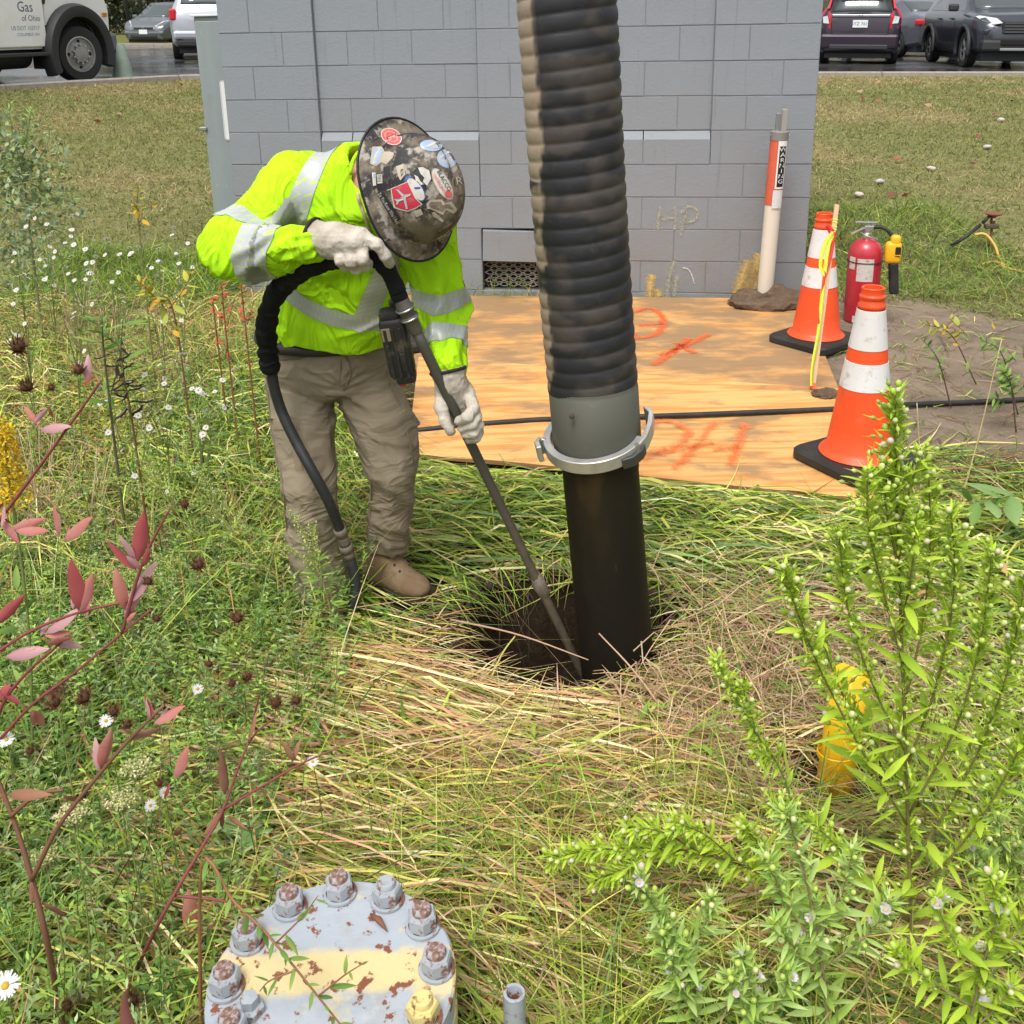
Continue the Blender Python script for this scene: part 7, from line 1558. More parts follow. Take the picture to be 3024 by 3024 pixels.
# ---- left meadow
def inL(x, y): return x < -.42 - .20 * (y - 2.4) * (y > 2.4) * .8
parts = []
n = 15000; x, y = N01(n, -4.2, -.35), 1.1 + 4.9 * rng.random(n) ** 1.1; p = pz(x, y); ok = inL(x, y) & (p[:, 0] > -260) & (p[:, 0] < 640); x, y = x[ok], y[ok]; n = len(x); far = sm((y - 2.5) / 1.2)
c = np.where((rng.random(n) < .25 + .42 * far)[:, None], pick(ST + TH, [1.5, 1, 2, 3, 2, 1, 2, 2, 2, 2], n), pick(GR, [2, 2, 3, 1, 2], n)); parts.append(upright(x, y, N01(n, .12, .38) * (1 - .25 * far), N01(n, .003, .0065), .5, c, sag=.8))
n = 9000; x, y = N01(n, -3.6, -.3), 2.7 + 3.4 * rng.random(n); ok = inL(x, y); x, y = x[ok], y[ok]; n = len(x); parts.append(lying(x, y, rng.normal(-.2, .8, n), N01(n, .2, .5), N01(n, .004, .007), N01(n, .02, .12), N01(n, .02, .10), 4, np.where((rng.random(n) < .55)[:, None], pick(GR, [2, 3, 2, 2, 1], n), pick(ST, [2, 1, 2, 3, 2, 1], n))))
n = 2600; x, y = N01(n, -1.55, -.6), 3.3 + 1.6 * rng.random(n); parts.append(lying(x, y, rng.normal(-.5, .7, n), N01(n, .25, .55), N01(n, .004, .008), N01(n, .04, .14), N01(n, .03, .12), 5, pick(GR + [ST[1]], [3, 3, 3, 2, 2, 1], n)))
v, f, c = merge(parts); tag(link('meadow_grass', npmesh('meadow_grass', v, f, c), M_grass), kind='stuff')
# leafy undergrowth: short stems thick with small leaves
def leafy(x, y, H, leaves, LL_, LW, pal, wts, lean=.35, fade=.7, pr='leaf', gap=.12):
    n = len(x); d = np.stack([rng.normal(0, lean, n), rng.normal(0, lean, n), np.ones(n)], 1); b0 = np.stack([x, y, hgt(x, y)], 1); cb = pick(pal, wts, n, .2)
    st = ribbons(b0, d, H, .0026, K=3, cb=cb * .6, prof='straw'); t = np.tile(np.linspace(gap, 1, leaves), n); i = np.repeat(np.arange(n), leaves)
    dd = d / np.linalg.norm(d, axis=1)[:, None]; pos = b0[i] + dd[i] * (H[i] * t)[:, None]; an = rng.uniform(0, 2 * np.pi, len(i)); ld = np.stack([np.cos(an), np.sin(an), rng.uniform(.1, .8, len(i))], 1); k = (1 - fade * (t - .3).clip(0)) * rng.uniform(.7, 1.25, len(i))
    lv = ribbons(pos, ld, LL_ * k, LW * k, K=2, bend=np.stack([0 * t, 0 * t, -.25 * np.ones(len(t))], 1), prof=pr, cb=(cb[i] * rng.normal(1, .14, (len(i), 1)).clip(.5, 1.5))); return merge([st, lv])
parts = []
n = 2600; x, y = N01(n, -1.75, -.30), 1.2 + 1.75 * rng.random(n); p = pz(x, y); ok = (p[:, 0] < 690 - .25 * (p[:, 1] - 1150).clip(0)) & free(x, y, .05) & ~((p[:, 0] > 540) & (p[:, 1] < 1100)); x, y = x[ok], y[ok]; n = len(x)
parts.append(leafy(x, y, N01(n, .10, .30), 16, .034, .0095, [(.20, .33, .07), (.12, .22, .05), (.30, .43, .08), (.32, .42, .18)], [3, 2, 3, 2]))
n = 1300; x, y = N01(n, -3.4, -.8), 2.9 + 2.4 * rng.random(n); p = pz(x, y); ok = (p[:, 0] < 520 - .5 * (560 - p[:, 1]).clip(0)) & (p[:, 1] > 330); x, y = x[ok], y[ok]; n = len(x); parts.append(leafy(x, y, N01(n, .18, .42), 14, .04, .010, [(.22, .34, .07), (.38, .46, .09), (.26, .33, .15), (.55, .48, .07)], [3, 2, 2, .5]))
n = 420; x, y = N01(n, .85, 2.1), 1.05 + 1.1 * rng.random(n); p = pz(x, y); ok = (p[:, 0] > 1290); x, y = x[ok], y[ok]; n = len(x); parts.append(leafy(x, y, N01(n, .12, .32), 15, .036, .007, [(.30, .45, .05), (.42, .56, .07), (.34, .48, .14)], [3, 3, 2]))
v, f, c = merge(parts); tag(link('ground_cover', npmesh('ground_cover', v, f, c), M_leaf), kind='stuff')

# ---- lawns on both slopes
def lawn(name, n, xr, yr, test):
    x = N01(n, *xr); y = yr[0] + (yr[1] - yr[0]) * rng.random(n) ** 1.15; ok = test(x, y) & (y < kerb_y(x) - .02) & free(x, y); x, y = x[ok], y[ok]; n = len(x)
    z = fbm(np.stack([x * .9, y * .9, 0 * x], 1), 3, 44); z2 = fbm(np.stack([x * 3.2, y * 3.2, 0 * x], 1), 2, 45); nearK = sm((y - kerb_y(x) + 1.9) / 1.7)
    dry = ((z - .44) * 2.4 + (z2 - .5) * .9 + .95 * nearK).clip(.06, .96); g = pick([(.20, .235, .06), (.25, .28, .085), (.14, .175, .045), (.31, .30, .10)], [3, 3, 2, 2], n, .22); s = pick([(.46, .36, .18), (.54, .43, .24), (.36, .27, .13), (.40, .33, .12)], [3, 2, 2, 2], n, .22)
    c = np.where((rng.random(n) < dry)[:, None], s, g); d = np.stack([rng.normal(0, .65, n), rng.normal(-.1, .65, n), np.ones(n)], 1); k = np.interp(y, [5, 9, 18], [1, 1.1, 1.5])
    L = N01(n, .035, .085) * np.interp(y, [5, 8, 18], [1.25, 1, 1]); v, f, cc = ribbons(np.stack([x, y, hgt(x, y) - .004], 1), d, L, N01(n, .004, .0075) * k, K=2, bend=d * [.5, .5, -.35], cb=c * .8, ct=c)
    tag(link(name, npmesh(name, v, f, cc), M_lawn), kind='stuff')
lawn('lawn_grass', 200000, (-11, -1.7), (5.0, 18.6), lambda x, y: (pz(x, y)[:, 0] > -120) & (x < -1.8) & (x > -1.15 * y * .62 - .4))
lawn('lawn_grass', 170000, (1.7, 11.5), (5.3, 18.6), lambda x, y: (pz(x, y)[:, 0] < 2050) & (x > 1.86) & (rng.random(len(x)) > mudness(x, y) * 1.05) & ~((y < 6.4) & (x < 2.0)))
# thick green fringe where the mower does not reach
parts = []
n = 5200; x, y = N01(n, -3.3, -1.85), N01(n, 6.2, 7.5); parts.append(upright(x, y, N01(n, .08, .22), N01(n, .004, .008), .5, pick(GR, [3, 2, 3, 1, 2], n)))
n = 3600; x, y = N01(n, 1.85, 3.6), N01(n, 6.1, 8.6); parts.append(upright(x, y, N01(n, .06, .17), N01(n, .004, .008), .55, pick(GR, [3, 2, 3, 1, 2], n)))
n = 260; x = N01(n, -1.7, .6); y = 6.69 - .1308 * (x + 1.795) - N01(n, .04, .12); parts.append(upright(x, y, N01(n, .06, .22), N01(n, .003, .005), .5, pick(GR + [ST[0]], [2, 2, 2, 1, 1, 2], n)))
n = 900; x, y = N01(n, 1.35, 3.4), N01(n, 3.7, 6.3); parts.append(lying(x, y, rng.uniform(0, 6.28, n), N01(n, .05, .22), N01(n, .003, .007), N01(n, .002, .015), N01(n, 0, .02), 3, pick(GR + TH, [2, 1, 4, 1, 2, 3, 2, 3, 1], n)))
n = 2200; x, y = N01(n, 1.25, 3.2), N01(n, 2.9, 3.75); parts.append(lying(x, y, rng.normal(-.3, .8, n), N01(n, .14, .4), N01(n, .004, .007), N01(n, .01, .05), N01(n, 0, .03), 3, pick(GR + TH, [2, 1.4, 4, 1, 2, 2, 1, 3, 1], n)))
v, f, c = merge(parts); tag(link('grass_fringe', npmesh('grass_fringe', v, f, c), M_grass), kind='stuff')
# pale gravel at the left corner of the building
n = 420; x, y = rng.normal(-2.35, .26, n), rng.normal(6.05, .34, n); V, F, C = [], [], []; o = 0
ico = bmesh.new(); bmesh.ops.create_icosphere(ico, subdivisions=1, radius=1); iv = np.array([q.co[:] for q in ico.verts]); if_ = np.array([[q.index for q in t.verts] for t in ico.faces]); ico.free()
for a, b in zip(x, y):
    s = rng.uniform(.008, .024) * np.array([rng.uniform(.7, 1.3), rng.uniform(.7, 1.3), .6]); V.append(iv * s * rng.uniform(.8, 1.2, (12, 1)) + [a, b, float(hgt(a, b)) + s[2] * .5]); F.append(if_ + o); o += 12; C.append(np.tile(np.array([.42, .39, .35]) * rng.uniform(.5, 1.2), (12, 1)))
tag(link('gravel', npmesh('gravel', np.concatenate(V), np.concatenate(F), np.concatenate(C)), mat('pale_stone', attr='Col', rough=.85)), kind='stuff')
n = 900; a = rng.uniform(0, 6.28, n); k = 1.0 + np.abs(rng.normal(0, .22, n)); x, y = HOLE_C[0] + HOLE_R[0] * k * np.cos(a), HOLE_C[1] + HOLE_R[1] * k * np.sin(a); V, F, o = [], [], 0
for p_, q_ in zip(x, y): s = rng.uniform(.003, .013) * rng.uniform(.7, 1.3, 3); V.append(iv * s * rng.uniform(.75, 1.25, (12, 1)) + [p_, q_, float(hgt(p_, q_)) + s[2] * .5 + rng.uniform(0, .02)]); F.append(if_ + o); o += 12
tag(link('soil_crumbs', npmesh('soil_crumbs', np.concatenate(V), np.concatenate(F)), mat('crumb_soil', (.055, .034, .02), rough=.95, layers=[(30, 4, (.11, .075, .045), .45, .7, .7)])), kind='stuff')
n = 150; a = rng.uniform(0, np.pi * 2, n); x, y = HOLE_C[0] + HOLE_R[0] * 1.0 * np.cos(a), HOLE_C[1] + HOLE_R[1] * 1.0 * np.sin(a); v, f, c = ribbons(np.stack([x, y, .0 - .10 * rng.random(n)], 1), np.stack([-np.cos(a) * .5, -np.sin(a) * .5, -.4 - rng.random(n)], 1) + rng.normal(0, .3, (n, 3)), N01(n, .04, .16), .0022, K=5, bend=np.stack([0 * a, 0 * a, -N01(n, .1, .6)], 1) + rng.normal(0, .25, (n, 3)), cb=jit([.22, .15, .09], n)); tag(link('roots', npmesh('roots', v, f, c), M_grass), kind='stuff')
# loose earth at the marker post and crumbs round the hole
def lump(name, label, c, r, hgt_, seed, cat='soil'):
    bm = bmesh.new(); bmesh.ops.create_icosphere(bm, subdivisions=4, radius=1)
    for v_ in bm.verts:
        k = .55 + .9 * float(fbm(np.array([[v_.co.x * 3 + seed, v_.co.y * 3, v_.co.z * 3]]), 4, seed)[0]); v_.co = Vector((v_.co.x * r[0] * k, v_.co.y * r[1] * k, max(v_.co.z, -.1) * hgt_ * k))
    o = bmobj(name, bm, mat('dark_loose_soil', (.10, .065, .04), rough=.95, layers=[(25, 5, (.17, .12, .08), .45, .7, .7)], bump=(50, .8, .01)), None); o.location = c; tag(o, label, cat); return o
lump('soil_heap', 'small dark heap of soil at the foot of the marker post', (mp_[0] + .06, mp_[1] - .03, .0), (.28, .16), .13, 3)
lump('soil_clod', 'clod of soil on the rear plywood edge left of the marker post', (*g2(1412, 560, .03), .022), (.085, .07), .035, 5); lump('soil_clod', 'clod of mud at the right seam of the plywood sheets', (*g2(1560, 745, .045), .044), (.07, .05), .03, 8)

# ------------------------------------------------------------------ leaves, buds and flowers shared by the plants
def leaf_mesh(name, L, W, cb, ct, K=4, fold=.35, droop=-.25, wav=0.):
    v, f, c = ribbons([[0, 0, 0]], [[0, 0, 1]], L, W, K=K, bend=np.array([[0, droop, 0]]), side=[[1, 0, 0]], prof='leaf', fold=fold, cb=np.array([cb]), ct=np.array([ct]))
    if wav: v[:, 1] += wav * W * np.sin(v[:, 2] / L * 9)
    return npmesh(name, v, f, c)
def ball_mesh(name, r, hl, cb, ct, seg=8, spikes=0):
    prof = [(.001, 0), (r * .75, hl * .18), (r, hl * .5), (r * .85, hl * .8), (r * .35, hl), (.001, hl * 1.02)]; v, f = lathe_vf(prof, seg); t = (v[:, 2] / hl).clip(0, 1)[:, None] ** 2; return npmesh(name, v, f, np.array(cb) * (1 - t) + np.array(ct) * t, True)
def flower_mesh(name, r, n, petal, disk, cup=.25, green=True):
    a = np.linspace(0, 2 * np.pi, n, endpoint=False) + rng.normal(0, .06, n); d = np.stack([np.cos(a), np.sin(a), np.full(n, cup)], 1); P_ = [ribbons(d * [[.22 * r, .22 * r, 0]], d, r * rng.uniform(.7, .95, n), r * 5.2 / n * 1.0, K=2, bend=np.tile([0, 0, -.12], (n, 1)), side=np.stack([-np.sin(a), np.cos(a), 0 * a], 1), prof='petal', cb=np.array([petal]))]
    v, f = lathe_vf([(r * .30, .0), (r * .28, r * .10), (r * .15, r * .17), (.0005, r * .19)], 8); P_.append((v, np.array(f), np.tile(disk, (len(v), 1))))
    if green: v, f = lathe_vf([(.0005, -r * .5), (r * .22, -r * .38), (r * .30, -.0)], 8); P_.append((v, np.array(f), np.tile([.17, .24, .05], (len(v), 1))))
    v, f, c = merge(P_); return npmesh(name, v, f, c)
M_pl = mat('plant_tissue', attr='Col', rough=.65, spec=.2, transl=.22, layers=[(6, 4, (.14, .07, .035), .57, .72, .35)])
M_lime = mat('fresh_plant_tissue', attr='Col', rough=.6, spec=.2, transl=.3)
LM = {'aster': [leaf_mesh('leaf', 1, .21, c, c2) for c, c2 in (((.38, .54, .035), (.50, .66, .07)), ((.43, .58, .045), (.54, .70, .08)), ((.28, .44, .04), (.40, .56, .06)))],
      'grey': [leaf_mesh('leaf', 1, .20, c, c2) for c, c2 in (((.36, .52, .14), (.48, .62, .22)), ((.32, .50, .09), (.45, .60, .14)))],
      'red': [leaf_mesh('leaf', 1, .30, c, c2, 6, .75, -.35, .05) for c, c2 in (((.40, .10, .10), (.34, .07, .07)), ((.48, .22, .20), (.50, .17, .14)), ((.44, .22, .24), (.55, .34, .34)), ((.46, .15, .12), (.52, .24, .18)))],
      'brown': [leaf_mesh('leaf', 1, .26, (.24, .11, .07), (.33, .17, .10), 5, .7, -.5, .12), leaf_mesh('leaf', 1, .26, (.30, .16, .10), (.2, .09, .06), 5, .9, -.6, .15)],
      'black': [leaf_mesh('leaf', 1, .16, (.018, .013, .013), (.03, .02, .018), 5, 1.1, -.7, .5)],
      'yellow': [leaf_mesh('leaf', 1, .40, c, c2) for c, c2 in (((.42, .42, .06), (.55, .45, .06)), ((.5, .36, .05), (.58, .30, .04)), ((.28, .34, .06), (.40, .42, .08)))],
      'orange': [leaf_mesh('leaf', 1, .45, (.5, .14, .06), (.55, .10, .05)), leaf_mesh('leaf', 1, .45, (.42, .08, .05), (.5, .2, .07))],
      'broad': [leaf_mesh('leaf', 1, .48, c, c2, 5, .3, -.3) for c, c2 in (((.14, .26, .06), (.2, .33, .09)), ((.18, .3, .1), (.25, .37, .13)))],
      'dark': [leaf_mesh('leaf', 1, .26, (.11, .22, .05), (.17, .30, .06)), leaf_mesh('leaf', 1, .26, (.16, .27, .06), (.26, .37, .08))],
      'rag': [leaf_mesh('leaf', 1, .12, (.22, .36, .06), (.33, .46, .09), 3, .1, -.15)]}
BUD = [ball_mesh('bud', .40, 1, (.40, .55, .06), (.58, .70, .18)), ball_mesh('bud', .40, 1, (.42, .56, .07), (.78, .78, .44)), ball_mesh('bud', .42, 1, (.40, .52, .08), (.74, .60, .58))]
FLW = flower_mesh('flower_head', 1., 22, (.75, .74, .74), (.62, .42, .06)); FLL = flower_mesh('flower_head', 1., 20, (.66, .60, .72), (.5, .45, .2), .8); FLC = flower_mesh('flower_head', 1., 16, (.72, .66, .74), (.6, .5, .3), 1.8)
for m_ in LM['aster'] + LM['grey'] + LM['rag'] + BUD + [FLW, FLL, FLC]: m_.materials.append(M_lime)
for m_ in [q for l in LM.values() for q in l]:
    if not m_.materials: m_.materials.append(M_pl)
def put(me, name, parent, pos, d, s, roll=None, up=(0, 0, 1)):
    o = bpy.data.objects.new(name, me); COL.objects.link(o); o.parent = parent; o.matrix_local = align_z(pos, d, up, random.uniform(0, 6.28) if roll is None else roll) @ Matrix.Diagonal((s, s, s, 1)); return o
def perp(t, a):
    h = np.cross(t, [.1, .2, 1.] if abs(t[2]) < .9 else [1., 0, 0]); h /= np.linalg.norm(h); return h * math.cos(a) + np.cross(t, h) * math.sin(a)
stem_m = {}
def stem_mat(c):
    if c not in stem_m: stem_m[c] = mat('stem_%d' % len(stem_m), c, rough=.6)
    return stem_m[c]
def weed(name, label, cat, main, branches, leaf, nl, ll, nb=0, br=.008, stemc=(.16, .2, .06), r0=.004, group=None, tipbud=None, flowers=0, fr=.011, fl=FLC, bl=6, spread=.03, lmin=.12):
    """main and branches: world polylines. leaves along them, buds on short stalks near the tips"""
    main = [np.asarray(p, float) for p in main]; base = main[0]; t = thing(name, label, cat, tuple(base), 0, group); lst = []; lines = []
    for k, pl in enumerate([main] + branches):
        sp = spline(pl, 30 if k == 0 else 16) - base; rr = np.linspace(r0 if k == 0 else r0 * .5, r0 * (.35 if k == 0 else .22), len(sp)); lst.append((sp, rr)); L_ = np.linalg.norm(np.diff(sp, axis=0), axis=1).sum(); lines.append((sp, L_))
    tot = sum(l for _, l in lines); twigs = []
    for k, (sp, L_) in enumerate(lines):
        tn_ = np.gradient(sp, axis=0); n_ = max(1, int(round(nl * L_ / tot)))
        for i in range(n_):
            u = lmin + (1 - lmin) * (i + random.random()) / n_ if k == 0 else .04 + .96 * (i + random.random()) / n_; q = u * (len(sp) - 1); j = min(int(q), len(sp) - 2); p = sp[j] + (sp[j + 1] - sp[j]) * (q - j); tt_ = tn_[j] / np.linalg.norm(tn_[j])
            d = perp(tt_, 2.4 * i + k + random.uniform(-.4, .4)) + tt_ * random.uniform(.35, 1.0); s = ll * random.uniform(.65, 1.25) * (1.15 - .65 * u); put(random.choice(LM[leaf]), 'leaf', t, p, d, s, random.uniform(-.5, .5))
        nb_ = int(round(nb * (L_ / tot if len(lines) > 1 else 1)))
        for i in range(nb_):
            u = 1 - .70 * ((i + .5) / max(nb_, 1)) ** 1.3 if k == 0 else 1 - .70 * ((i + .5) / max(nb_, 1)) ** 1.2; q = u * (len(sp) - 1); j = min(int(q), len(sp) - 2); p = sp[j] + (sp[j + 1] - sp[j]) * (q - j); tt_ = tn_[j] / np.linalg.norm(tn_[j]); d = perp(tt_, 2.4 * i + random.random()) * .8 + tt_ * random.uniform(.4, 1.1); d /= np.linalg.norm(d)
            e = p + d * spread * random.uniform(.35, 1.1) * (1 - .45 * u) * (0 if i == 0 else 1); twigs.append((np.array([p, .5 * (p + e) + [0, 0, .002], e + d * 1e-4]), r0 * .16))
            if flowers and random.random() < flowers: put(fl, 'flower_head', t, e, d + [0, 0, .3], fr * random.uniform(.8, 1.2))
            else: put(random.choices(BUD, [5, 3, 1])[0], 'bud', t, e, d + [0, 0, .35], br * random.uniform(.8, 1.15))
    tubes('stem', lst, stem_mat(stemc), t, 6)
    if nb and 'aster' in name:
        EP, ED, BP = [], [], []
        for k, (sp, L_) in enumerate(lines):
            m_ = int(max(30, (13 if name == 'tall_aster' else 3.2) * nl * L_ / tot)); u = rng.random(m_) ** .8; q = np.clip((.12 + .88 * u) * (len(sp) - 1), 0, len(sp) - 1.01); j = q.astype(int); p = sp[j] + (sp[j + 1] - sp[j]) * (q - j)[:, None]; tt_ = np.gradient(sp, axis=0)[j]; tt_ /= np.linalg.norm(tt_, axis=1)[:, None]
            d = rng.normal(size=(m_, 3)); d -= tt_ * (d * tt_).sum(1)[:, None]; d /= np.linalg.norm(d, axis=1)[:, None]; EP.append(p); ED.append(d + tt_ * rng.uniform(.5, 1.3, (m_, 1)))
        if name == 'tall_aster':
            m_ = 620; k_ = rng.choice(len(EP), m_, p=np.array([len(q) for q in EP]) / sum(len(q) for q in EP)); bp = np.array([EP[i][rng.integers(len(EP[i]))] for i in k_]); bd = rng.normal(size=(m_, 3)) + [0, 0, .6]; bd /= np.linalg.norm(bd, axis=1)[:, None]; bp = bp + bd * rng.uniform(.008, .034, (m_, 1)); V_, F_, C2, o_ = [], [], [], 0
            bv_, bf_ = lathe_vf([(.0003, 0), (.0030, .0035), (.0034, .007), (.0012, .0105)], 6); tcol = (bv_[:, 2] / .0105)[:, None] ** 2; cc_ = np.array([.42, .56, .06]) * (1 - tcol) + np.array([.68, .74, .30]) * tcol
            for p_, d_ in zip(bp, bd): mm_ = np.array(align_z(p_, d_)); V_.append(bv_ @ mm_[:3, :3].T + mm_[:3, 3]); F_.append(np.array(bf_) + o_); C2.append(cc_ * random.uniform(.75, 1.15)); o_ += len(bv_)
            link('small_buds', npmesh('small_buds', np.concatenate(V_), np.concatenate(F_), np.concatenate(C2), True), M_lime, t)['kind'] = 'stuff'; EP.append(bp - bd * .008); ED.append(bd)
        for tw, _ in twigs:
            m_ = 3; EP.append(np.repeat(tw[1][None], m_, 0)); dd = rng.normal(size=(m_, 3)); ED.append(dd / np.linalg.norm(dd, axis=1)[:, None] + nrm(tw[2] - tw[0] + [0, 0, 1e-3]))
        EP, ED = np.concatenate(EP), np.concatenate(ED); pal = [(.38, .54, .04), (.48, .64, .07), (.43, .58, .05)] if leaf == 'aster' else [(.36, .52, .13), (.46, .60, .18)]
        v, f, c = ribbons(EP, ED, rng.uniform(.012, .034, len(EP)), rng.uniform(.003, .006, len(EP)), K=2, prof='leaf', cb=pick(pal, [1] * len(pal), len(EP), .15)); link('small_leaves', npmesh('small_leaves', v, f, c), M_lime, t)['kind'] = 'stuff'
    if twigs: tubes('twigs', twigs, stem_mat((.25, .36, .06)), t, 4)['kind'] = 'stuff'
    return t
random.seed(21)
def Pp(lst): return [np.array(P(*q)) for q in lst]
def gb(px, py, Y): q = np.array(P(px, py, Y)); q[2] = float(hgt(q[0], q[1])) - .02; return q
# tall lime green aster on the right
mainA = [gb(1745, 1990, 1.44)] + Pp([(1728, 1860, 1.45), (1716, 1650, 1.46), (1709, 1420, 1.47), (1700, 1180, 1.48), (1693, 980, 1.49), (1690, 860, 1.49), (1689, 745, 1.49)])
brA = [Pp(l) for l in ([(1714, 1560, 1.465), (1640, 1440, 1.43), (1560, 1290, 1.41), (1510, 1170, 1.40), (1480, 1075, 1.40)], [(1709, 1420, 1.47), (1650, 1300, 1.48), (1600, 1150, 1.49), (1582, 1000, 1.49)], [(1703, 1250, 1.48), (1668, 1120, 1.46), (1640, 1000, 1.45), (1636, 890, 1.45)],
    [(1706, 1330, 1.475), (1740, 1180, 1.5), (1755, 1030, 1.52), (1752, 885, 1.52)], [(1710, 1450, 1.47), (1770, 1280, 1.47), (1800, 1110, 1.47), (1795, 965, 1.47)], [(1713, 1540, 1.465), (1800, 1380, 1.44), (1850, 1210, 1.43), (1872, 1040, 1.43)], [(1716, 1640, 1.46), (1830, 1450, 1.45), (1900, 1270, 1.44), (1935, 1090, 1.44)],
    [(1718, 1700, 1.46), (1840, 1560, 1.42), (1930, 1400, 1.40), (1990, 1250, 1.39)], [(1712, 1500, 1.47), (1650, 1400, 1.50), (1590, 1310, 1.53), (1545, 1190, 1.54)], [(1720, 1740, 1.46), (1620, 1640, 1.44), (1540, 1560, 1.43), (1460, 1520, 1.42)], [(1700, 1190, 1.48), (1720, 1080, 1.46), (1728, 980, 1.46)], [(1697, 1080, 1.485), (1672, 960, 1.48), (1668, 870, 1.48)], [(1695, 1000, 1.49), (1718, 920, 1.49), (1738, 850, 1.5)])]
weed('tall_aster', 'tallest lime green aster with round buds in front of the near traffic cone', 'plant', mainA, brA, 'aster', 295, .070, 298, .0125, (.19, .15, .06), .0046, 'asters in the right foreground', spread=.045)
# arching sprays and smaller asters
weed('aster', 'aster spray leaning left above the yellow marker with buds at its tip', 'plant', [gb(1545, 1560, 1.70)] + Pp([(1480, 1470, 1.70), (1430, 1390, 1.69), (1385, 1310, 1.68), (1350, 1245, 1.68)]), [Pp([(1430, 1390, 1.69), (1412, 1330, 1.68), (1400, 1290, 1.68)]), Pp([(1460, 1440, 1.69), (1420, 1420, 1.67)])], 'aster', 60, .044, 40, .0125, (.17, .24, .06), .003, 'asters in the right foreground')
weed('aster', 'aster branch lying to the left with pinkish buds at its drooping end', 'plant', [gb(1600, 1800, 1.45)] + Pp([(1540, 1720, 1.46), (1440, 1650, 1.47), (1320, 1610, 1.48), (1200, 1600, 1.49), (1110, 1605, 1.50), (1040, 1622, 1.50)]), [Pp([(1320, 1610, 1.48), (1250, 1570, 1.48), (1180, 1560, 1.48)]), Pp([(1400, 1635, 1.47), (1330, 1575, 1.47), (1270, 1550, 1.47)]), Pp([(1240, 1603, 1.49), (1180, 1640, 1.48), (1120, 1660, 1.48)]), Pp([(1480, 1670, 1.46), (1430, 1590, 1.46), (1400, 1560, 1.46)])], 'aster', 200, .048, 95, .0125, (.14, .075, .045), .0034, 'asters in the right foreground')
weed('aster', 'aster with white opening flowers right of the bare pipe end', 'plant', [gb(1330, 2010, 1.28)] + Pp([(1310, 1900, 1.28), (1285, 1800, 1.28), (1240, 1720, 1.28), (1200, 1655, 1.28)]), [Pp([(1300, 1860, 1.28), (1260, 1800, 1.27), (1245, 1750, 1.27)]), Pp([(1310, 1900, 1.28), (1280, 1850, 1.26), (1265, 1800, 1.26)]), Pp([(1290, 1820, 1.28), (1330, 1740, 1.28), (1345, 1690, 1.28)])], 'grey', 120, .052, 40, .0125, (.2, .23, .1), .003, 'asters in the right foreground', flowers=.2, fr=.011)
weed('aster', 'aster with lilac half open flowers at the bottom right corner', 'plant', [gb(1800, 2080, 1.22)] + Pp([(1830, 1930, 1.22), (1855, 1820, 1.22), (1880, 1730, 1.22), (1870, 1650, 1.22)]), [Pp([(1850, 1840, 1.22), (1790, 1760, 1.21), (1765, 1690, 1.21)]), Pp([(1835, 1900, 1.22), (1740, 1840, 1.21), (1690, 1790, 1.21)]), Pp([(1860, 1800, 1.22), (1920, 1760, 1.22), (1950, 1700, 1.22)]), Pp([(1820, 1960, 1.22), (1880, 1900, 1.21), (1910, 1860, 1.21)])], 'aster', 120, .058, 36, .0145, (.3, .22, .14), .0032, 'asters in the right foreground', flowers=.3, fr=.014)
weed('aster', 'aster with pale grey green leaves below the arching bud spray', 'plant', [gb(1560, 2020, 1.26)] + Pp([(1560, 1900, 1.27), (1545, 1790, 1.28), (1530, 1700, 1.28), (1500, 1580, 1.29), (1480, 1530, 1.29)]), [Pp([(1545, 1790, 1.28), (1480, 1700, 1.28), (1450, 1620, 1.28)]), Pp([(1540, 1760, 1.28), (1590, 1680, 1.29), (1610, 1600, 1.29)]), Pp([(1555, 1850, 1.27), (1500, 1790, 1.26), (1460, 1740, 1.26)]), Pp([(1550, 1830, 1.28), (1640, 1760, 1.28), (1680, 1700, 1.28)])], 'grey', 170, .06, 46, .0125, (.3, .2, .13), .0036, 'asters in the right foreground', flowers=.08, fr=.012)
weed('aster', 'low pale aster at the bottom edge between two white flowered ones', 'plant', [gb(1440, 2050, 1.24)] + Pp([(1440, 1960, 1.24), (1420, 1880, 1.24), (1400, 1800, 1.24)]), [Pp([(1440, 1950, 1.24), (1390, 1880, 1.23), (1380, 1840, 1.23)]), Pp([(1440, 1940, 1.24), (1480, 1870, 1.24), (1490, 1830, 1.24)])], 'grey', 90, .052, 30, .0125, (.25, .24, .11), .003, 'asters in the right foreground', flowers=.15, fr=.011)
weed('aster', 'aster at the right edge below the tall aster, leaves only near its top', 'plant', [gb(1960, 1900, 1.6)] + Pp([(1930, 1760, 1.6), (1900, 1640, 1.6), (1880, 1540, 1.6), (1860, 1480, 1.6)]), [Pp([(1915, 1700, 1.6), (1870, 1640, 1.58), (1830, 1590, 1.58)]), Pp([(1900, 1640, 1.6), (1930, 1570, 1.6), (1940, 1510, 1.6)])], 'grey', 120, .058, 34, .0125, (.2, .2, .08), .0034, 'asters in the right foreground', flowers=.1, fr=.009)
weed('aster', 'spindly green stem bending over the grey bolted flange', 'plant', [gb(340, 1760, 1.30)] + Pp([(380, 1640, 1.27), (440, 1700, 1.23), (500, 1758, 1.20), (560, 1830, 1.17), (640, 1930, 1.14), (690, 1990, 1.12)]), [Pp([(520, 1780, 1.19), (570, 1730, 1.19), (600, 1690, 1.19)]), Pp([(600, 1880, 1.155), (650, 1840, 1.15), (690, 1815, 1.15)]), Pp([(560, 1830, 1.17), (510, 1850, 1.16), (490, 1870, 1.16)])], 'dark', 46, .034, 0, .008, (.24, .12, .05), .0032, None)
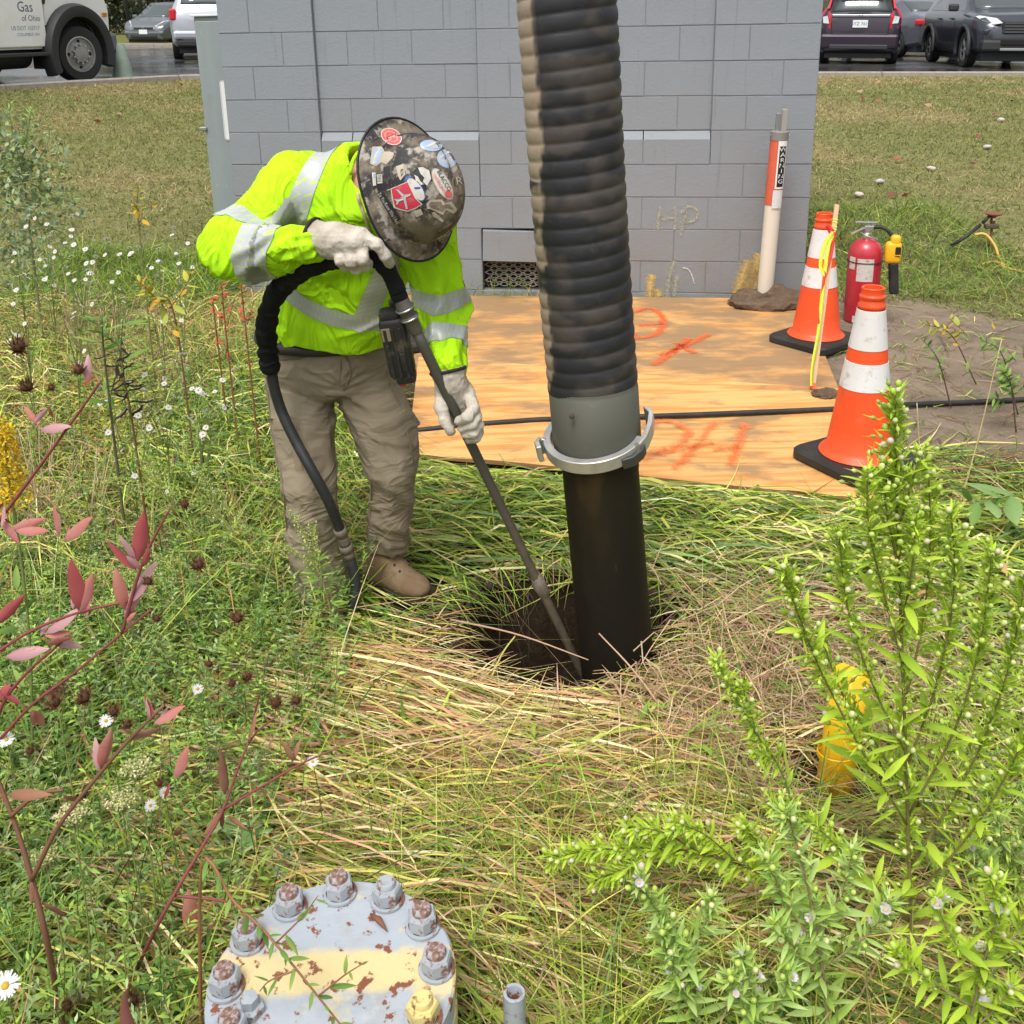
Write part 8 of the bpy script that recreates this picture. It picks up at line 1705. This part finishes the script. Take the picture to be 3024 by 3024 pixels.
# fleabane with white daisies on the left
fk = 'white daisies in the left meadow'
FLB = ['daisy clump at the left edge just above the dry bent stalks', 'daisy clump behind the dry bent stalks, right of the one at the edge', 'daisy clump right behind the yellow leaved sapling', 'daisy clump at the left edge under the grey green shrub', 'daisy clump in front of the thin dry grass fan', 'daisy clump between the yellow sapling and the gravel patch', 'farthest daisy clump, touching the pale gravel', 'daisy clump at the foot of the grey green shrub', 'low daisies beside the thigh of the worker, nearer the wilted plant', 'low daisies directly behind the black wilted plant', 'low daisies closest to the trousers of the worker']
for i, (x, y, Y, h) in enumerate([(40, 640, 3.6, 130), (120, 620, 3.75, 150), (215, 590, 3.9, 150), (25, 540, 4.2, 110), (150, 520, 4.3, 120), (290, 560, 4.2, 100), (330, 520, 4.5, 80), (75, 480, 4.6, 90), (300, 800, 3.1, 110), (240, 840, 3.05, 100), (370, 790, 3.1, 80)]):
    b = gb(x, y + 40, Y); tp_ = np.array(P(x + random.uniform(-20, 20), y - h, Y)); m1 = .5 * (b + tp_); br = []
    for k in range(6): e = tp_ + np.array([random.uniform(-.13, .13), random.uniform(-.1, .1), random.uniform(-.16, .06)]); br.append([b + (tp_ - b) * random.uniform(.3, .6), .5 * (m1 + e) + [0, 0, .04], e])
    weed('fleabane', FLB[i], 'plant', [b, m1, tp_], br, 'dark', 34, .04, 26, .006, (.14, .18, .06), .0026, fk, flowers=.75, fr=.0105, fl=FLW, spread=.05)
for x, y, Y, rr_, lb in ((12, 1395, 1.55, .0135, 'white daisy with yellow centre at the left edge below the red leaves'), (200, 1360, 1.6, .0125, 'white daisy beside a brown seed head, lower left'), (373, 1300, 1.75, .011, 'white daisy seen from the side over the straw'), (590, 1437, 1.7, .011, 'white daisy on the straw above the flange'), (310, 1495, 1.55, .010, 'upper of two small white daisies left of the lance'), (284, 1520, 1.54, .011, 'white daisy beside a pale umbel, lower left'), (10, 1860, 1.2, .021, 'big ragged white daisy cut by the bottom left edge')):
    b = gb(x + 10, y + 130, Y + .05); e = np.array(P(x, y, Y)); t = thing('daisy', lb, 'flower', tuple(b)); tubes('stem', [(spline([b - b, .5 * (e - b) + [.01, 0, .01], e - b], 10), np.linspace(.0016, .001, 10))], stem_mat((.16, .2, .06)), t, 5); put(FLW, 'flower_head', t, e - b, -ray(x, y) + np.array([random.uniform(-.4, .4), 0, .5]), rr_, 0)
    for k in range(6): put(random.choice(LM['aster']), 'leaf', t, (e - b) * (.3 + .1 * k), [random.uniform(-1, 1), random.uniform(-1, 1), .5], .022)
# red leaved weeds with brown seed heads
SEED = npmesh('tmp', [(0, 0, 0)], [])
def seed_mesh():
    n = 60; d = rng.normal(size=(n, 3)); d[:, 2] = np.abs(d[:, 2]) * 1.2 - .15; d /= np.linalg.norm(d, axis=1)[:, None]; a = ribbons(d * .25, d + rng.normal(0, .2, (n, 3)), rng.uniform(.3, .62, n), .16, K=2, bend=np.tile([0, 0, .35], (n, 1)), cb=jit([.15, .075, .035], n)); v, f = lathe_vf([(.01, -.1), (.3, .0), (.38, .25), (.25, .5), (.01, .6)], 8); return npmesh('seed_head', *merge([a, (v, np.array(f), np.tile([.10, .05, .025], (len(v), 1)))]))
SEEDM = [seed_mesh() for _ in range(3)]; [m_.materials.append(M_pl) for m_ in SEEDM]
def redweed(label, lines, Y, leaves, seeds, r0=.0045, sc=(.20, .045, .045), dry=()):
    pls = []
    for l in lines: pls.append([np.array(P(*q, Y) if len(q) == 2 else P(*q)) for q in l])
    base = pls[0][0]; t = thing('red_weed', label, 'plant', tuple(base), 0, None); tubes('stem', [(spline(p, 24) - base, np.linspace(r0 * (1 if k == 0 else .6), r0 * .35, 24)) for k, p in enumerate(pls)], stem_mat(sc), t, 7)
    for x, y, dx, dy, kind in leaves + [(x + random.uniform(-14, 14), y + random.uniform(-14, 14), dx * random.uniform(-.6, .9), dy * random.uniform(.2, .9), k) for x, y, dx, dy, k in leaves if y < 1400]:
        p = np.array(P(x, y, Y)); d = np.array(P(x + dx, y + dy, Y - random.uniform(-.02, .04))) - p; s = np.linalg.norm(d); put(random.choice(LM[kind]), 'leaf', t, p - base, d, s * random.uniform(.6, .85), random.uniform(-.9, .9), up=(random.uniform(-.6, .6), -1, random.uniform(0, .6)))
    for x, y, s in seeds: p = np.array(P(x, y, Y)); put(random.choice(SEEDM), 'seed_head', t, p - base, [random.uniform(-.5, .5), -.2, 1], s)
    return t
redweed('red leaved weed with brown seed heads reaching in at the left edge', [[(-60, 1560, 1.55), (-20, 1450, 1.55), (0, 1340, 1.55), (50, 1270, 1.55), (130, 1200, 1.55)], [(-20, 1240), (60, 1190), (150, 1155), (240, 1135)], [(0, 1395), (60, 1330), (140, 1270), (230, 1195), (285, 1150)], [(-30, 1020), (60, 900), (140, 790), (190, 720)], [(230, 1195), (270, 1060), (320, 960)]], 1.55,
        [(20, 1000, 90, -25, 'red'), (0, 980, 30, 60, 'red'), (5, 950, -30, 60, 'red'), (10, 1240, 75, -20, 'red'), (-10, 1180, 60, -50, 'red'), (85, 1195, 55, -70, 'red'), (85, 1200, 50, -15, 'red'), (95, 1210, 70, 20, 'red'), (150, 1160, 20, -80, 'red'), (150, 1155, -35, -85, 'red'), (240, 1140, 35, -90, 'red'), (235, 1150, -28, -95, 'red'), (240, 1140, -20, 60, 'red'), (235, 1165, 45, -60, 'red'), (260, 1060, 12, -90, 'red'), (258, 1075, -45, -75, 'red'), (255, 1060, -60, -50, 'red'), (70, 800, -40, -45, 'red'), (75, 810, 60, -20, 'red'), (90, 770, -25, 40, 'red'), (165, 720, 5, -80, 'red'), (40, 1330, -70, -20, 'red'), (60, 1340, 30, 60, 'red'), (20, 1290, -60, 50, 'red'), (110, 1010, -30, -60, 'red'), (120, 1020, 35, -55, 'red')],
        [(52, 735, .026), (150, 703, .020), (33, 660, .030), (97, 735, .013), (348, 955, .017), (280, 1100, .017), (372, 1070, .024), (450, 1170, .022), (297, 1170, .015), (60, 1420, .016), (395, 1255, .014)], .0052)
redweed('long leaning red stem with seed heads rising left of the flange', [[gb(190, 2010, 1.30), (240, 1870, 1.32), (305, 1730, 1.36), (380, 1600, 1.42), (420, 1530, 1.46), (470, 1400, 1.52), (530, 1345, 1.55)], [(425, 1525, 1.46), (500, 1480, 1.47), (570, 1440, 1.48), (640, 1410, 1.49)], [(330, 1690, 1.38), (420, 1700, 1.38), (490, 1720, 1.38)], [(470, 1400, 1.52), (480, 1350, 1.52), (490, 1310, 1.52)]], 1.48,
        [(470, 1400, -12, -80, 'brown'), (420, 1530, -45, 50, 'brown'), (425, 1500, 30, -85, 'brown'), (415, 1520, -25, 75, 'brown'), (330, 1470, 15, -70, 'red'), (320, 1480, -30, 35, 'red'), (365, 1770, -5, -80, 'red'), (375, 1775, 45, -20, 'red'), (365, 1780, -25, 20, 'red'), (550, 1440, 10, -60, 'brown'), (555, 1435, -30, -30, 'brown'), (340, 1560, -15, 60, 'brown'), (250, 1880, -5, 70, 'brown'), (275, 1880, 18, 80, 'brown'), (430, 1540, 30, 40, 'brown')],
        [(520, 1330, .022), (560, 1325, .018), (465, 1280, .018), (440, 1292, .016), (300, 1480, .014), (390, 1890, .014)], .0042)
redweed('thick brownish red stem leaning right at the bottom left corner', [[gb(150, 2060, 1.22), (120, 1950, 1.24), (85, 1760, 1.28), (40, 1590, 1.32), (0, 1480, 1.35), (-30, 1390, 1.37)], [(60, 1660, 1.30), (110, 1560, 1.30), (180, 1470, 1.30), (240, 1400, 1.30), (310, 1330, 1.30)], [(20, 1540, 1.33), (70, 1500, 1.33), (120, 1490, 1.33)]], 1.30,
        [(190, 1450, 40, -75, 'red'), (185, 1455, -20, -80, 'red'), (290, 1360, -40, -50, 'red'), (290, 1365, 45, -50, 'red'), (240, 1395, 70, -20, 'brown'), (10, 1500, -60, 20, 'brown'), (15, 1500, 60, -10, 'brown'), (120, 1500, 30, 50, 'brown'), (60, 1660, -20, 80, 'brown'), (80, 1700, 30, 70, 'brown'), (110, 1880, 15, 75, 'brown')],
        [(105, 1330, .022), (160, 1320, .024), (215, 1345, .018), (240, 1370, .016), (130, 1900, .022), (250, 1890, .024)], .0066, (.17, .075, .045))
# goldenrod at the left edge
b = gb(-20, 1060, 2.0); e = np.array(P(8, 835, 2.0)); gd = thing('goldenrod', 'bright yellow goldenrod plume cut by the left edge', 'plant', tuple(b)); n = 1500; u = rng.random(n); rr2 = .05 * (1 - .6 * u) * rng.random(n) ** .5; a = N01(n, 0, 6.28); pp_ = (e - b) * (.84 + .20 * u)[:, None] + np.stack([rr2 * np.cos(a), rr2 * np.sin(a), rng.normal(0, .012, n)], 1)
v, f, c = ribbons(pp_, rng.normal(size=(n, 3)), N01(n, .006, .011), .006, K=2, prof='leaf', cb=pick([(.70, .48, .02), (.62, .36, .01), (.75, .58, .05)], [2, 1, 1], n)); link('plume', npmesh('plume', v, f, c), M_pl, gd); tube('stem', spline([(0, 0, 0), (e - b) * .5 + [.02, 0, 0], e - b], 12), .003, stem_mat((.16, .2, .06)), gd, 6)
for k in range(14): put(random.choice(LM['dark']), 'leaf', gd, (e - b) * (.15 + .035 * k), [random.uniform(-1, 1), random.uniform(-1, 1), .4], .06)
# ragweed with feathery spikes
for i, (x, y, Y, dx, dy) in enumerate([(520, 1150, 2.62, -150, -230), (560, 1180, 2.58, -330, -90), (470, 1230, 2.42, -260, -120), (420, 1100, 2.75, -150, -200), (640, 1160, 2.5, -60, -110)]):
    b = gb(x, y + 15, Y); tip = np.array(P(x + dx, y + dy, Y + .06)); L_ = np.linalg.norm(tip - b); sp = spline([b, b + (tip - b) * .5 + [0, 0, .09], tip], 24) - b; t = thing('ragweed', ['ragweed with long greenish spikes leaning left of the worker, tallest of its kind', 'ragweed stretching far left with drooping spikes', 'low ragweed sprawling in front of the pale undergrowth', 'ragweed with spikes bent left above the red leaves', 'small dark ragweed at the foot of the worker'][i], 'plant', tuple(b), 0, 'ragweed left of the worker'); lst = [(sp, np.linspace(.003, .001, 24))]; bd = []
    for k in range(9):
        j = 12 + k + (2 if k > 7 else 0); j = min(j, 22); p0 = sp[j]; d = perp(nrm(sp[j] - sp[j - 1]), k * 2.1) * .6 + nrm(sp[j] - sp[j - 1]); d[2] += .25; s_5 = spline([p0, p0 + d * .07, p0 + d * .13 + [0, 0, -.03]], 14); lst.append((s_5, .0011)); bd += list(s_5[2:])
    tubes('stem', lst, stem_mat((.24, .24, .07)), t, 5); bd = np.array(bd); m_ = np.repeat(bd, 7, 0) + rng.normal(0, .0035, (len(bd) * 7, 3)); v, f, c = ribbons(m_, rng.normal(size=(len(m_), 3)), .0065, .0045, K=2, prof='leaf', cb=pick([(.38, .47, .11), (.48, .53, .17), (.28, .38, .09)], [1, 1, 1], len(m_))); link('flower_spikes', npmesh('flower_spikes', v, f, c), M_pl, t)['kind'] = 'stuff'
    for k in range(22):
        j = 3 + int(k * .85); p = sp[min(j, 22)]; d = perp(nrm(sp[min(j, 22)] - sp[min(j, 22) - 1]), k * 2.4) + [0, 0, .2]
        for q in (-.7, 0, .7): put(LM['rag'][0], 'leaf', t, p + d * .01, d + np.cross(d, [0, 0, 1]) * q, .055 * (1 - .012 * k))
# umbels
for x, y, Y, h, lb in ((262, 1470, 1.5, 260, 'cream Queen Anne lace head facing up beside white daisies'), (140, 1560, 1.4, 300, 'straggly cream umbel with thread like bracts, lower left'), (90, 1640, 1.36, 220, 'closed green umbel curled like a nest, lower left'), (235, 1530, 1.48, 200, 'small green umbel just right of the cream ones'), (108, 1325, 1.6, 240, 'dry brown umbel curled like a birds nest, left')):
    e = np.array(P(x, y, Y)); b = gb(x + 12, y + h, Y); t = thing('umbel', lb, 'plant', tuple(b)); tube('stem', spline([(0, 0, 0), (e - b) * .5 + [.012, 0, 0], e - b], 12), np.linspace(.0022, .0014, 12), stem_mat((.22, .26, .08)), t, 5); dry = 'brown' in lb; closed = 'nest' in lb; rays = []; n = 26
    for k in range(n): a = 2.4 * k; rr2 = .024 * math.sqrt(k / n); rays.append((spline([e - b, e - b + [rr2 * math.cos(a) * .8, rr2 * math.sin(a) * .8, .010], e - b + [rr2 * math.cos(a) * (.7 if closed else 1.1), rr2 * math.sin(a) * (.7 if closed else 1.1), .028]], 6), .0007))
    tubes('rays', rays, stem_mat((.17, .10, .05) if dry else (.25, .3, .09)), t, 4); m_ = np.concatenate([np.tile(r_[0][-1], (9, 1)) for r_ in rays]) + rng.normal(0, .003, (n * 9, 3)); v, f, c = ribbons(m_, rng.normal(size=(len(m_), 3)), .005, .004, K=2, prof='leaf', cb=pick([(.2, .12, .06), (.14, .08, .04)] if dry else [(.62, .56, .32), (.5, .5, .22), (.34, .4, .14)], [2, 1] if dry else ([1, 2, 3] if closed else [3, 2, 1]), len(m_))); link('florets', npmesh('florets', v, f, c), M_pl, t)
# coloured saplings and wilted stems in the left meadow
def sap(name, label, base, tips, kind, nl, ll, sc, r0=.004, cat='plant', group=None): return weed(name, label, cat, [base] + tips[0], tips[1:], kind, nl, ll, 0, .01, sc, r0, group, lmin=.35)
sap('yellow_sapling', 'sapling with yellow and pale green oval leaves left of the worker', gb(345, 690, 3.55), [Pp([(330, 600, 3.6), (290, 560, 3.6), (262, 530, 3.6)]), Pp([(318, 585, 3.6), (350, 540, 3.6), (365, 500, 3.6)]), Pp([(300, 565, 3.6), (320, 600, 3.55), (340, 660, 3.5)])], 'yellow', 46, .06, (.14, .07, .05))
sap('yellow_sapling', 'small yellow leaved sapling standing higher up near the lawn', gb(260, 470, 4.6), [Pp([(262, 430, 4.6), (258, 390, 4.6), (262, 350, 4.6)]), Pp([(262, 420, 4.6), (285, 395, 4.6), (300, 380, 4.6)])], 'yellow', 26, .06, (.18, .16, .06))
sap('wilted_weed', 'wilted plant with black curled leaves on a brown stem, left', gb(262, 880, 2.85), [Pp([(250, 800, 2.85), (235, 720, 2.85), (228, 650, 2.85)]), Pp([(240, 740, 2.85), (220, 690, 2.85), (205, 660, 2.85)])], 'black', 26, .085, (.16, .085, .04))
for i, (x, y, Y, tx, ty) in enumerate(((440, 700, 3.6, 418, 530), (478, 690, 3.5, 455, 535), (418, 640, 3.8, 400, 560))): sap('red_sapling', ['brown stem with orange red leaves, nearest the elbow of the worker', 'brown stem with orange red leaves, just left of the waist of the worker', 'short brown stem with red leaves, leftmost of the three'][i], gb(x, y + 40, Y), [Pp([((x + tx) / 2 - 4, (y + ty) / 2, Y), (tx, ty, Y)]), Pp([((x + tx) / 2, (y + ty) / 2, Y), (tx + 25, ty + 30, Y)])], 'orange', 12, .05, (.22, .09, .04), .0042, group='red saplings left of the worker')
gs = sap('grey_shrub', 'grey green bushy weed at the far left edge of the lawn', gb(40, 400, 5.3), [Pp([(45, 330, 5.3), (50, 260, 5.3), (60, 205, 5.3)])] + [Pp([(45, 340, 5.3), (x, y + 40, 5.3), (x, y, 5.3)]) for x, y in ((-10, 220), (20, 190), (90, 230), (110, 290), (5, 280), (75, 310), (-25, 310), (130, 340))], 'grey', 300, .055, (.2, .2, .12), .007)
ctr_ = [np.array(P(x, y, 5.3)) - np.array(gs.location) for x, y in ((10, 260), (60, 310), (5, 350), (95, 390), (40, 430), (-30, 330), (20, 480))]
leafcloud('foliage', ctr_, [.19, .20, .24, .2, .3, .22, .16], 1500, .038, [(.22, .30, .17), (.30, .38, .22), (.26, .34, .14)], M_pl, gs, 3)['kind'] = 'stuff'
sap('milkweed', 'dark green broad leaved weed with upright stems, left meadow', gb(205, 800, 3.0), [Pp([(200, 700, 3.0), (192, 600, 3.0)]), Pp([(205, 760, 3.0), (225, 680, 3.0), (232, 600, 3.0)])], 'dark', 20, .12, (.10, .09, .05), .005)
def dry(label, x, y, Y, n, h, spread, c=(.42, .32, .18), group='tall dry grass in the left meadow'):
    b = gb(x, y, Y); t = thing('dry_grass', label, 'grass', tuple(b), 0, group); lst = []; hd_ = []
    for k in range(n):
        e = np.array([random.gauss(.03, spread), random.gauss(0, spread), h * random.uniform(.7, 1.1)]); s_6 = spline([(random.gauss(0, .02), random.gauss(0, .02), 0), e * .55 + [0, 0, h * .06], e], 9); lst.append((s_6, np.linspace(.0028, .0012, 9))); hd_.append(e)
    tubes('stalks', lst, stem_mat(c), t, 5); q = np.repeat(np.array(hd_), 16, 0); q = q - nrm([.03, 0, h]) * rng.random((len(q), 1)) * .14; v, f, cc = ribbons(q, rng.normal(0, .35, (len(q), 3)) + [0, 0, 1], .022, .004, K=2, prof='leaf', cb=jit([.36, .26, .15], len(q))); link('seed_plumes', npmesh('seed_plumes', v, f, cc), M_pl, t)
dry('tall dry grass tuft with upright plumes left of the lawn', 100, 380, 5.2, 16, .55, .09); dry('dry grass fan leaning right in front of the lawn', 170, 440, 4.6, 14, .50, .16); dry('thin dry stalks beside the gravel patch', 270, 500, 4.9, 9, .55, .18); dry('pale dry stalks at the left edge above the goldenrod', 30, 700, 3.2, 18, .40, .14); dry('dry bent stalks under the daisies, far left', 120, 740, 3.1, 20, .34, .18)
# broad leaves at the right edge and loose weeds on the mud
sap('bindweed', 'big green leaved weed creeping in from the right edge', gb(1990, 985, 3.1), [Pp([(1930, 940, 3.05), (1860, 945, 3.0), (1790, 945, 2.95)]), Pp([(1930, 950, 3.05), (1900, 990, 2.95)])], 'broad', 12, .13, (.14, .2, .05), .004)
for i, (x, y, Y, tips) in enumerate(((1850, 655, 4.6, ((1740, 610), (1790, 600), (1880, 620))), (1932, 700, 4.2, ((1850, 640), (1900, 660), (1930, 650))), (1800, 720, 4.3, ((1740, 640), (1770, 690), (1830, 700))), (1925, 760, 4.0, ((1890, 700), (1870, 750), (1935, 710))))): sap('uprooted_weed', ['cut weed with pale leaves lying on the mud beside the cones', 'cut weed with dark leaves at the right edge of the mud', 'thin weed stem lying nearest the near traffic cone', 'green leafy weed heap at the right edge by the black hose'][i], gb(x, y, Y) + [0, 0, .03], [Pp([((x + tx) / 2, (y + ty) / 2, Y), (tx, ty, Y)]) for tx, ty in tips], ['yellow', 'dark', 'dark', 'dark'][i], [26, 34, 22, 60][i], .07, (.10, .055, .04), .0035, group='cut weeds on the mud')
sap('plantain', 'plantain with broad green leaves in the grass right of the flange', gb(1090, 1745, 1.62), [Pp([(1085, 1700, 1.6), (1080, 1670, 1.6)])], 'broad', 9, .10, (.16, .2, .06), .003); sap('plantain', 'broad leaved dock plant above left of the flange', gb(470, 1610, 1.72), [Pp([(468, 1580, 1.72), (466, 1560, 1.7)])], 'broad', 8, .09, (.16, .2, .06), .003)
for px_, lb in (((1744, 960, 1730, 760), 'single pale straw stalk bent over beside the near cone'), ((1790, 960, 1890, 640), 'single long green stalk leaning right over the mud')):
    b = gb(px_[0], px_[1], 3.0); e = np.array(P(px_[2], px_[3], 3.0)); tag(tube('straw_stalk', spline([b, .5 * (b + e) + [.01, 0, 0], e], 14), np.linspace(.003, .0015, 14), stem_mat((.5, .42, .2)), None, 5), lb, 'stalk')
# upright stalks lying over the straw in front of the hole
for x0_, y0_, x1_, y1_, Y0, Y1, lb, c_ in ((1265, 1360, 1130, 1195, 2.15, 2.3, 'thick dry stalk standing up in front of the suction pipe', (.45, .30, .2)), (1330, 1380, 1205, 1285, 2.1, 2.25, 'broken dry stalk right of the suction pipe', (.4, .26, .17)), (850, 1165, 1110, 1245, 2.55, 2.35, 'long bent straw crossing the near rim of the hole', (.42, .27, .18)), (925, 1290, 972, 1200, 2.35, 2.4, 'single yellow green blade standing before the dark hole', (.45, .42, .1))):
    b = np.array(P(x0_, y0_, Y0)); b[2] = max(.02, min(b[2], .08)); e = np.array(P(x1_, y1_, Y1)); tag(tube('straw_stalk', spline([b, .5 * (b + e) + [0, 0, .015], e], 12), np.linspace(.0034, .0018, 12), stem_mat(c_), None, 5), lb, 'stalk')
# fallen leaves and stones on the right lawn
lvm = [leaf_mesh('leaf_blade', .09, .06, c, c2, 4, .5, -.5, .2) for c, c2 in (((.30, .12, .07), (.36, .15, .08)), ((.42, .24, .17), (.5, .3, .22)), ((.24, .10, .055), (.2, .08, .05)))]; [m_.materials.append(M_pl) for m_ in lvm]
for i, (x, y) in enumerate(((1726, 160), (1616, 180), (1630, 193), (1650, 196), (1757, 205), (1630, 290), (1699, 310), (1826, 318), (1670, 375), (1700, 430 - 50), (1880, 190), (1900, 195), (1830, 205), (1870, 165), (1913, 175), (1880, 220), (1655, 160), (1850, 270), (540 - 350, 235), (222, 222), (345, 165), (150, 190))):
    if i in (5, 10, 13): continue
    q = GH(x, y); o = link('fallen_leaf', lvm[i % 3], None, None); o.matrix_world = align_z(np.array(q) + [0, 0, .05], [random.uniform(-1, 1), random.uniform(-1, 1), .35], roll=random.uniform(-1, 1)); o['category'] = 'leaf'
    o['label'] = ('reddish brown', 'pale pinkish', 'dark brown')[i % 3] + ' leaf ' + (('on the left lawn ' + ('near the kerb' if y < 200 else 'halfway down the slope')) if x < 1000 else 'on the right lawn ' + ('below the kerb' if y < 170 else 'in the upper part' if y < 215 else 'in the middle part' if y < 312 else 'low down near the cones')) + ((' by the building' if x < 1640 else ' near the red tap' if x < 1875 and y > 195 else ' mid way along' if x < 1855 else ' towards the right edge') if x > 1000 else ''); o['group'] = 'fallen leaves on the ' + ('right' if x > 1000 else 'left') + ' lawn'
for i, (x, y, lb) in enumerate(((1888, 231, 'pale pink stone at the top right of the lawn'), (1862, 283, 'flat white stone in the middle of the right lawn'), (1755, 324, 'grey stone on the right lawn above the mud'), (1660, 349, 'pale stone on the right lawn nearest the cones'), (1620, 374, 'white stone in the grass beside the building corner'))):
    q = GH(x, y); bm = bmesh.new(); bmesh.ops.create_icosphere(bm, subdivisions=2, radius=1)
    for v_ in bm.verts: k = .8 + .5 * random.random(); v_.co = Vector((v_.co.x * .042 * k, v_.co.y * .032 * k, v_.co.z * .024 * k))
    o = bmobj('stone', bm, mat('lawn_stone_%d' % (i % 2), ((.55, .46, .42), (.42, .40, .38))[i % 2], rough=.85), None, True); o.location = tuple(np.array(q) + [0, 0, .035]); tag(o, lb, 'stone', 'stones on the right lawn')
bpy.data.meshes.remove(SEED)
